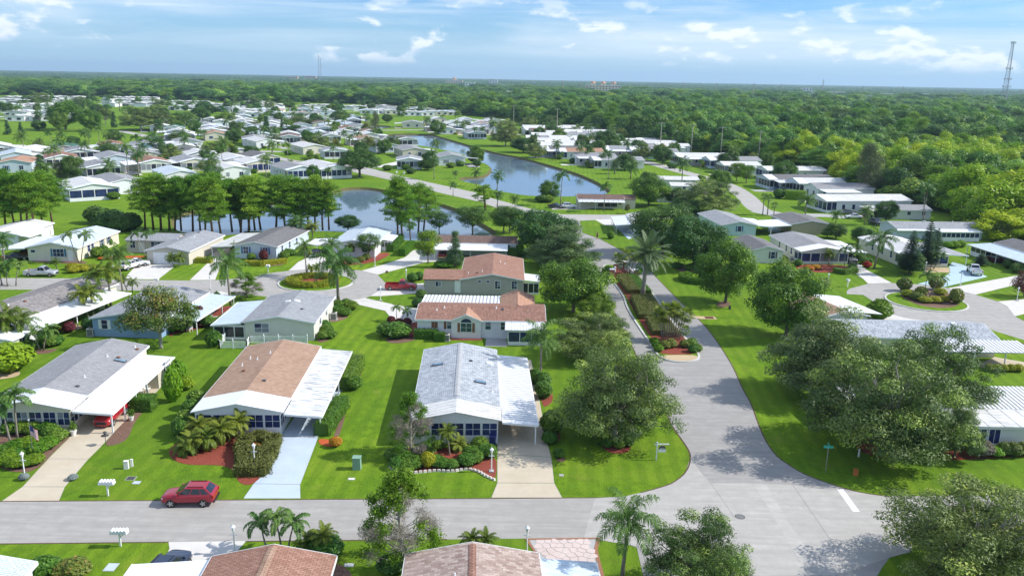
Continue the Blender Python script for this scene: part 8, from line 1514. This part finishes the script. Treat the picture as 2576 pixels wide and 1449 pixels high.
for t_,x,y in (('b1',470,885),('b1',670,880),('b1',1580,1020),('b1',2000,1005),('b1',1400,1030),('b1',2090,990),('b1',1620,1060),('a1',1070,1300),('a1',1780,1035),('a1',2440,990),('c1',900,960),('c1',1050,985),('c1',1080,990),('c1',760,925),('c1',1830,1010),('c1',2260,1080),('c1',2330,1085),('c1',600,1330),('c1',660,1330),('c1',2100,1130)): shrub((t_,x,y),4.,2.2,random.choice([HG,'leaf_dark','leaf_broad']),desc='green garden shrub')
for x,y in ((1000,250),(1100,250),(1180,250),(900,170),(960,180),(1080,200),(1240,240)): shrub(('a2',x,y),5.2,4.0,'leaf_dark',desc='dark thicket shrub behind the cream and beige homes',name='thicket_shrub')
from mathutils import noise as mnoise
# ---- the wood, the far forest, the town on the horizon
_bp = PX('a1',(-600,318),(0,322),(500,325),(950,340),(1500,352),(2000,378),(2400,410)) + PX('b1',(100,385),(500,388),(900,398),(1350,412),(1700,440),(2000,488),(2300,530),(2576,548)) + PX('c1',(480,600),(800,655),(1000,668),(1250,722),(1500,765),(1900,832),(2300,902)) + PX('d1',(0,948),(550,1062),(760,1135),(950,1280),(1300,1318),(1640,1400)) + PX('d2',(1800,80),(2200,250),(2330,330),(2576,372),(3000,450))
BR = sorted((math.atan2(p.x,p.y),p.y) for p in _bp)
def ymin(bearing): return float(np.interp(bearing,[b for b,_ in BR],[y for _,y in BR]))
CLR = []
def at(tile,x,y,Y): d = ray(*T(tile,x,y)); return Vector((d[0] * Y / d[1],Y,CAMH + d[2] * Y / d[1]))
def block(tile,x0,x1,ytop,Y,label,wallm='town_cream',floors=3,domes=0,depth=25.,roofm='town_roof',name='town_building'):
 a = at(tile,x0,ytop,Y); b = at(tile,x1,ytop,Y); h = max(6.,a.z); CLR.append((a.x / Y - .002,b.x / Y + .002,Y - Y * .4,Y + depth + 15)); w = b.x - a.x; o = empty(name,(a.x,Y,0)); tag(o,label,'building')
 MB().box(0,w,0,depth,0,h).build('wall',MATS[wallm],o); MB().box(-.6,w + .6,-.6,depth + .6,h,h + 1.).build('roof_edge',MATS['town_white'],o)
 for f in range(floors):
  z = h * (f + .35) / floors
  for k in range(max(3,int(w / 9))): u = w * (k + .5) / max(3,int(w / 9)); MB().box(u - 2.,u + 2.,-.15,-.02,z,z + h / floors * .42).build('window',MATS['glass'],o)
 for k in range(domes):
  u = w * (k + .7) / (domes + .4); MB().box(u - 7,u + 7,3,17,h + 1,h + 7).build('pavilion',MATS[wallm],o); MB().lathe([(9.5,h + 7),(7,h + 10),(.3,h + 13)],(u,10,0),4).build('pavilion_roof',MATS[roofm],o)
block('c1',1020,1350,228,2500,'long cream building with three pavilion roofs on the horizon',domes=3); block('c1',1255,1320,262,2500,'low white block in front of the three-pavilion building','town_white',2); block('b1',1950,2110,182,3400,'stepped cream building on the horizon left of the tower block',domes=1,floors=4); block('b1',2360,2440,172,3500,'white and orange tower block on the horizon','town_white',5); block('b1',2130,2225,205,3000,'low white building left of the tower block','town_white',2)
block('d1',490,580,255,2900,'pale low building on the horizon at right','town_white',2); block('d1',595,630,288,2300,'small white tower-like building in the right distance','town_white',3); block('d1',730,890,292,2500,'long low building in the right distance','town_white',1); block('d1',1590,1700,312,2000,'cream low building in the right distance','town_cream',1); block('d1',1055,1190,322,1900,'long white building in the right distance','town_white',1); block('b1',615,725,140,5200,'row of orange roofs on the left horizon','town_roof',2); block('b1',440,550,146,4600,'lower row of orange roofs on the left horizon','town_roof',2); block('c1',510,545,200,3600,'small white building left of the three-pavilion building','town_white',2); block('d1',1265,1345,308,2100,'yellow curved-roof building in the right distance','town_cream',1); block('c1',245,320,288,1500,'white roofs among trees left of the three-pavilion building','town_white',1); block('d1',560,640,312,1900,'white shed in the right distance','town_white',1)
rs = np.random.default_rng(21); pts = []
FS = np.array([(p.x,p.y) for p in FARSPOT])
def blocked(x,y):
 d = FS - np.array([x,y]); r = np.hypot(x,y); ux,uy = x / r,y / r
 al = d[:,0] * ux + d[:,1] * uy; ac = np.abs(d[:,0] * uy - d[:,1] * ux)
 return bool(np.any((al > -12) & (al < min(260,r * .22)) & (ac < 9)))
y = 150.
while y < 10500:
 s = 8.2 if y < 470 else max(8.2,y * .0175); xm = .72 * y + 20; nx = int(2 * xm / s)
 for i in range(nx):
  px = -xm + (i + rs.uniform(.1,.9)) * s; py = y + rs.uniform(-.45,.45) * s; b = math.atan2(px,py)
  if py < ymin(b) + rs.uniform(-4,6) or px > 400 and py < 200: continue
  if py < 3500 and len(FS) and blocked(px,py): continue
  if any(c0 < px / py < c1 and y0 < py < y1 for c0,c1,y0,y1 in CLR): continue
  pts.append((px,py,s))
 y += s * .92
pts.sort(key=lambda q: math.hypot(q[0],q[1]))
NEAR = [q for q in pts if abs(math.atan2(q[0],q[1])) < .60][:300]; ns = set((q[0],q[1]) for q in NEAR)
for i,(px,py,s) in enumerate(NEAR):
 lime = mnoise.noise((px / 26,py / 40,3.3)) + rs.uniform(-.2,.2) > (-.05 if math.atan2(px,py) > .36 else .22)
 k = ('lime%d' % rs.integers(2)) if lime else ('wood%d' % rs.integers(4)) if rs.uniform() < .8 else 'pine%d' % rs.integers(3)
 front = py < ymin(math.atan2(px,py)) + 12
 place(k,(px,py),rs.uniform(6,11) if front else rs.uniform(8,15.5),rs.uniform(8,16),'','tree','yellow-green tree in the wood at the right' if lime else 'dark green tree in the wood at the right','woodland_tree','yellow-green trees of the right-hand wood' if lime else 'dark green trees of the right-hand wood')
REST = [q for q in pts if (q[0],q[1]) not in ns]
def clump(name,seed,wdt=34.,h=11.,nl=52,matn='wood_leaf_far'):
 r = np.random.default_rng(seed); Vs = []; Ts = []
 for i in range(nl):
  c = np.array([r.uniform(-wdt / 2,wdt / 2),r.uniform(-wdt / 2,wdt / 2),0]); k = r.uniform(2.6,4.6); hh = r.uniform(.55,1.) * h; m = 96; d = rdir(m); d[:,2] = np.abs(d[:,2]) - .25; d = unit(d)
  P = c + [0,0,hh - k * .8] + d * k * RNG.uniform(.75,1.05,(m,1)) * np.array([1,1,.8]); P[:,2] = np.maximum(P[:,2],.3); Vs.append(leaves(P,d + np.array([0,0,.2]),1.5,.75,.15)); Ts.append(np.clip(r.uniform(.1,.85) + .15 * RNG.normal(size=m),0,1))
  m2 = 10; P = c + np.stack([RNG.normal(size=m2) * 2,RNG.normal(size=m2) * 2,RNG.uniform(.3,hh - k,m2)],1); Vs.append(leaves(P,rdir(m2) * [1,1,.2],2.2,.9,.2)); Ts.append(np.full(m2,.2))
 return quads_mesh(name,np.concatenate(Vs),np.concatenate(Ts),matn)
kinds = bpy.data.collections.new('forest_kinds')
def kind_obj(n,me): o = bpy.data.objects.new(n,me); kinds.objects.link(o); return o
for i in range(4): kind_obj('a%d_wood_tree' % i,PROTO['wood%d' % i]['crown'])
kind_obj('b0_lime_tree',PROTO['lime0']['crown']); kind_obj('b1_pine',PROTO['pine0']['crown'])
for i in range(3): kind_obj('c%d_clump' % i,clump('forest_clump%d' % i,400 + i))
n = len(REST); co = np.zeros((n,3),np.float32); idx = np.zeros(n,np.int32); scl = np.ones((n,3),np.float32); rot = rs.uniform(0,6.283,n).astype(np.float32)
for i,(px,py,s) in enumerate(REST):
 co[i] = (px,py,0); r = math.hypot(px,py)
 if r < 2200:
  u = rs.uniform(); idx[i] = rs.integers(4) if u < .88 else (4 if u < .93 else 5); k = s * rs.uniform(.65,1.9) / 9.2; scl[i] = (k * 1.1,k * 1.1,rs.uniform(.7,1.25) * max(.85,min(1.25,k)))
 else:
  idx[i] = 6 + rs.integers(3); k = max(.42,s * 1.35 / 34.); scl[i] = (k,k,rs.uniform(.7,1.18) * (1.0 if r < 4000 else 1.15))
me = bpy.data.meshes.new('forest'); me.vertices.add(n); me.vertices.foreach_set('co',co.reshape(-1))
for nm,ty,dat,key in (('idx','INT',idx,'value'),('rotz','FLOAT',rot,'value'),('scl','FLOAT_VECTOR',scl.reshape(-1),'vector')):
 a = me.attributes.new(nm,ty,'POINT'); a.data.foreach_set(key,dat)
fo = link('forest',me,None,None,'stuff'); fo['label'] = 'dense green forest running to the horizon'; fo['category'] = 'forest'
ng = bpy.data.node_groups.new('forest_scatter','GeometryNodeTree'); ng.interface.new_socket('Geometry',in_out='INPUT',socket_type='NodeSocketGeometry'); ng.interface.new_socket('Geometry',in_out='OUTPUT',socket_type='NodeSocketGeometry')
gi = ng.nodes.new('NodeGroupInput'); go = ng.nodes.new('NodeGroupOutput'); ci = ng.nodes.new('GeometryNodeCollectionInfo'); ci.inputs['Collection'].default_value = kinds; ci.inputs['Separate Children'].default_value = True; ci.inputs['Reset Children'].default_value = True
ip = ng.nodes.new('GeometryNodeInstanceOnPoints'); ip.inputs['Pick Instance'].default_value = True
def na(nm,ty): x = ng.nodes.new('GeometryNodeInputNamedAttribute'); x.data_type = ty; x.inputs[0].default_value = nm; return x.outputs[0]
cx = ng.nodes.new('ShaderNodeCombineXYZ'); ng.links.new(na('rotz','FLOAT'),cx.inputs[2])
ng.links.new(gi.outputs[0],ip.inputs['Points']); ng.links.new(ci.outputs[0],ip.inputs['Instance']); ng.links.new(na('idx','INT'),ip.inputs['Instance Index']); ng.links.new(cx.outputs[0],ip.inputs['Rotation']); ng.links.new(na('scl','FLOAT_VECTOR'),ip.inputs['Scale']); ng.links.new(ip.outputs[0],go.inputs[0])
md = fo.modifiers.new('scatter','NODES'); md.node_group = ng
def lattice(label,tile,x,ytop,Y,w0,w1,name='radio_mast',legs=3,plat=False):
 p = at(tile,x,ytop,Y); h = p.z; o = empty(name,(p.x,Y,0)); tag(o,label,'mast'); L = []
 for k in range(legs):
  a = 6.283 * k / legs + .4; L.append((math.cos(a),math.sin(a))); MB().tube([(math.cos(a) * w0,math.sin(a) * w0,0),(math.cos(a) * w1,math.sin(a) * w1,h)],.32 if w0 > 3 else .3,6).build('leg',MATS['tower_grey'],o)
 br = MB(); n = 22
 for i in range(n):
  z0,z1 = h * i / n,h * (i + 1) / n; r0,r1 = w0 + (w1 - w0) * i / n,w0 + (w1 - w0) * (i + 1) / n
  for k in range(legs):
   a,b = L[k],L[(k + 1) % legs]; br.tube([(a[0] * r0,a[1] * r0,z0),(b[0] * r1,b[1] * r1,z1)],.13,4,False); br.tube([(b[0] * r0,b[1] * r0,z0),(a[0] * r1,a[1] * r1,z1)],.13,4,False); br.tube([(a[0] * r1,a[1] * r1,z1),(b[0] * r1,b[1] * r1,z1)],.11,4,False)
 br.build('bracing',MATS['tower_grey'],o)
 if plat:
  for z,r in ((.985,3.2),(.62,2.6),(.47,2.4),(.36,3.0)):
   for k in range(6): a = k * 1.047; q = w0 + (w1 - w0) * z; MB().box((q + r * .5) * math.cos(a) - .45,(q + r * .5) * math.cos(a) + .45,(q + r * .5) * math.sin(a) - .45,(q + r * .5) * math.sin(a) + .45,h * z - 1.6,h * z + 1.6).build('antenna',MATS['town_white'],o)
   MB().lathe([(w0 + (w1 - w0) * z + r * .5,h * z - .2),(w0 + (w1 - w0) * z + r * .5,h * z + .2)],n=10).build('platform',MATS['tower_grey'],o)
lattice('tall lattice radio tower at the right edge','d1',2478,-185,1250,5.2,1.6,'radio_tower',3,True); lattice('left of two thin masts on the left horizon','b1',748,-60,3000,1.4,.9); lattice('right of two thin masts on the left horizon','b1',768,-30,3300,1.4,.9); lattice('thin mast on the right horizon','d1',686,172,2600,1.5,1.2)
for x,y0,yt,tile in ((30,300,205,'d1'),(290,310,215,'d1'),(665,320,225,'d1'),(1060,330,230,'d1'),(1440,340,235,'d1'),(1975,350,265,'d1'),(2550,350,270,'d1'),(805,280,180,'c1'),(975,280,185,'c1'),(1285,280,185,'c1'),(1945,290,200,'c1'),(2253,300,205,'c1')):
 p = at(tile,x,yt,1600); o = empty('transmission_pole',(p.x,1600,0)); tag(o,'slender concrete transmission pole above the far trees','pole','row of far transmission poles'); MB().tube([(0,0,0),(0,0,p.z)],[.9,.5],7).build('shaft',MATS['concrete_pole'],o); [MB().box(-2.6,2.6,-.12,.12,p.z * k,p.z * k + .3).build('crossarm',MATS['concrete_pole'],o) for k in (.9,.8)]
UP = [('c1',340,415,640,'tall utility pole at the left end of the wood'),('c1',752,448,560,'utility pole among the bright trees of the wood, left'),('c1',1735,575,440,'utility pole among the trees above the right row'),('c1',2030,590,420,'utility pole right of the middle of the wood'),('c1',2310,620,400,'utility pole in the wood near the right-hand rows'),('d1',95,655,380,'utility pole at the wood left of the casuarina'),('d1',1475,800,310,'utility pole deep in the bright trees at right')]
for tile,x,yt,Y,lab in UP:
 p = at(tile,x,yt,Y); h = max(9.,p.z); o = empty('utility_pole',(p.x,Y,0)); tag(o,lab,'utility pole'); MB().tube([(0,0,0),(0,0,h)],[.22,.16],8).build('shaft',MATS['concrete_pole'],o); MB().box(-1.6,1.6,-.08,.08,h - .6,h - .42).build('crossarm',MATS['concrete_pole'],o); [MB().lathe([(.07,h - .42),(.09,h - .2),(.04,h - .12)],(x_,0,0),8).build('insulator',MATS['pot_white'],o) for x_ in (-1.4,0.5,1.4)]
# ---- labels of the plants: by the house they stand nearest to
from collections import defaultdict
bpy.context.view_layer.update()
HS = [(h.ref,h.root.matrix_world @ Vector((h.W / 2,h.L / 2,0)),max(h.W,h.L)) for h in HOUSES if h.ref]
grp = defaultdict(list)
for o,desc in AUTO:
 p = o.matrix_world.translation if o.type == 'EMPTY' else o.location
 ref,c,_ = min(HS,key=lambda q: (q[1].xy - p.xy).length - q[2] * .25); d = p - c
 rel = ('left of the' if d.x < 0 else 'right of the') if abs(d.x) > abs(d.y) else ('in front of the' if d.y < 0 else 'behind the')
 grp[(desc,rel,ref)].append(o)
ORD = ['leftmost','second','third','fourth','fifth','sixth','seventh','eighth','ninth','tenth','eleventh','twelfth','thirteenth','fourteenth','fifteenth','sixteenth','seventeenth','eighteenth','nineteenth','twentieth','twenty-first','twenty-second','twenty-third','twenty-fourth','twenty-fifth']
for (desc,rel,ref),os_ in grp.items():
 os_.sort(key=lambda q: q.location.x / max(1,q.location.y))
 for i,o in enumerate(os_):
  if len(os_) == 1: lab = '%s %s %s' % (desc,rel,ref)
  elif len(os_) == 2: lab = '%s %s %s %s' % (('left-hand','right-hand')[i],desc,rel,ref)
  else: lab = '%s %s %s %s' % (('leftmost' if i == 0 else 'rightmost' if i == len(os_) - 1 else (ORD[i] if i < len(ORD) else str(i + 1)) + ' from left'),desc,rel,ref)
  w = lab.split(); o['label'] = ' '.join(w[:16]); o['group'] = desc + 's'
# ---- haze: one closed box of thin even air
t = NT('haze'); pv = t.n('ShaderNodeVolumePrincipled'); pv.inputs['Color'].default_value = (.58,.80,1.0,1); pv.inputs['Density'].default_value = 9.0e-5; pv.inputs['Anisotropy'].default_value = .2
t.l(pv.outputs[0],t.out.inputs['Volume'])
HZ = MB().box(-16500,16500,-260,16500,-2.2,150).build('haze',t.m,None,False,'stuff')
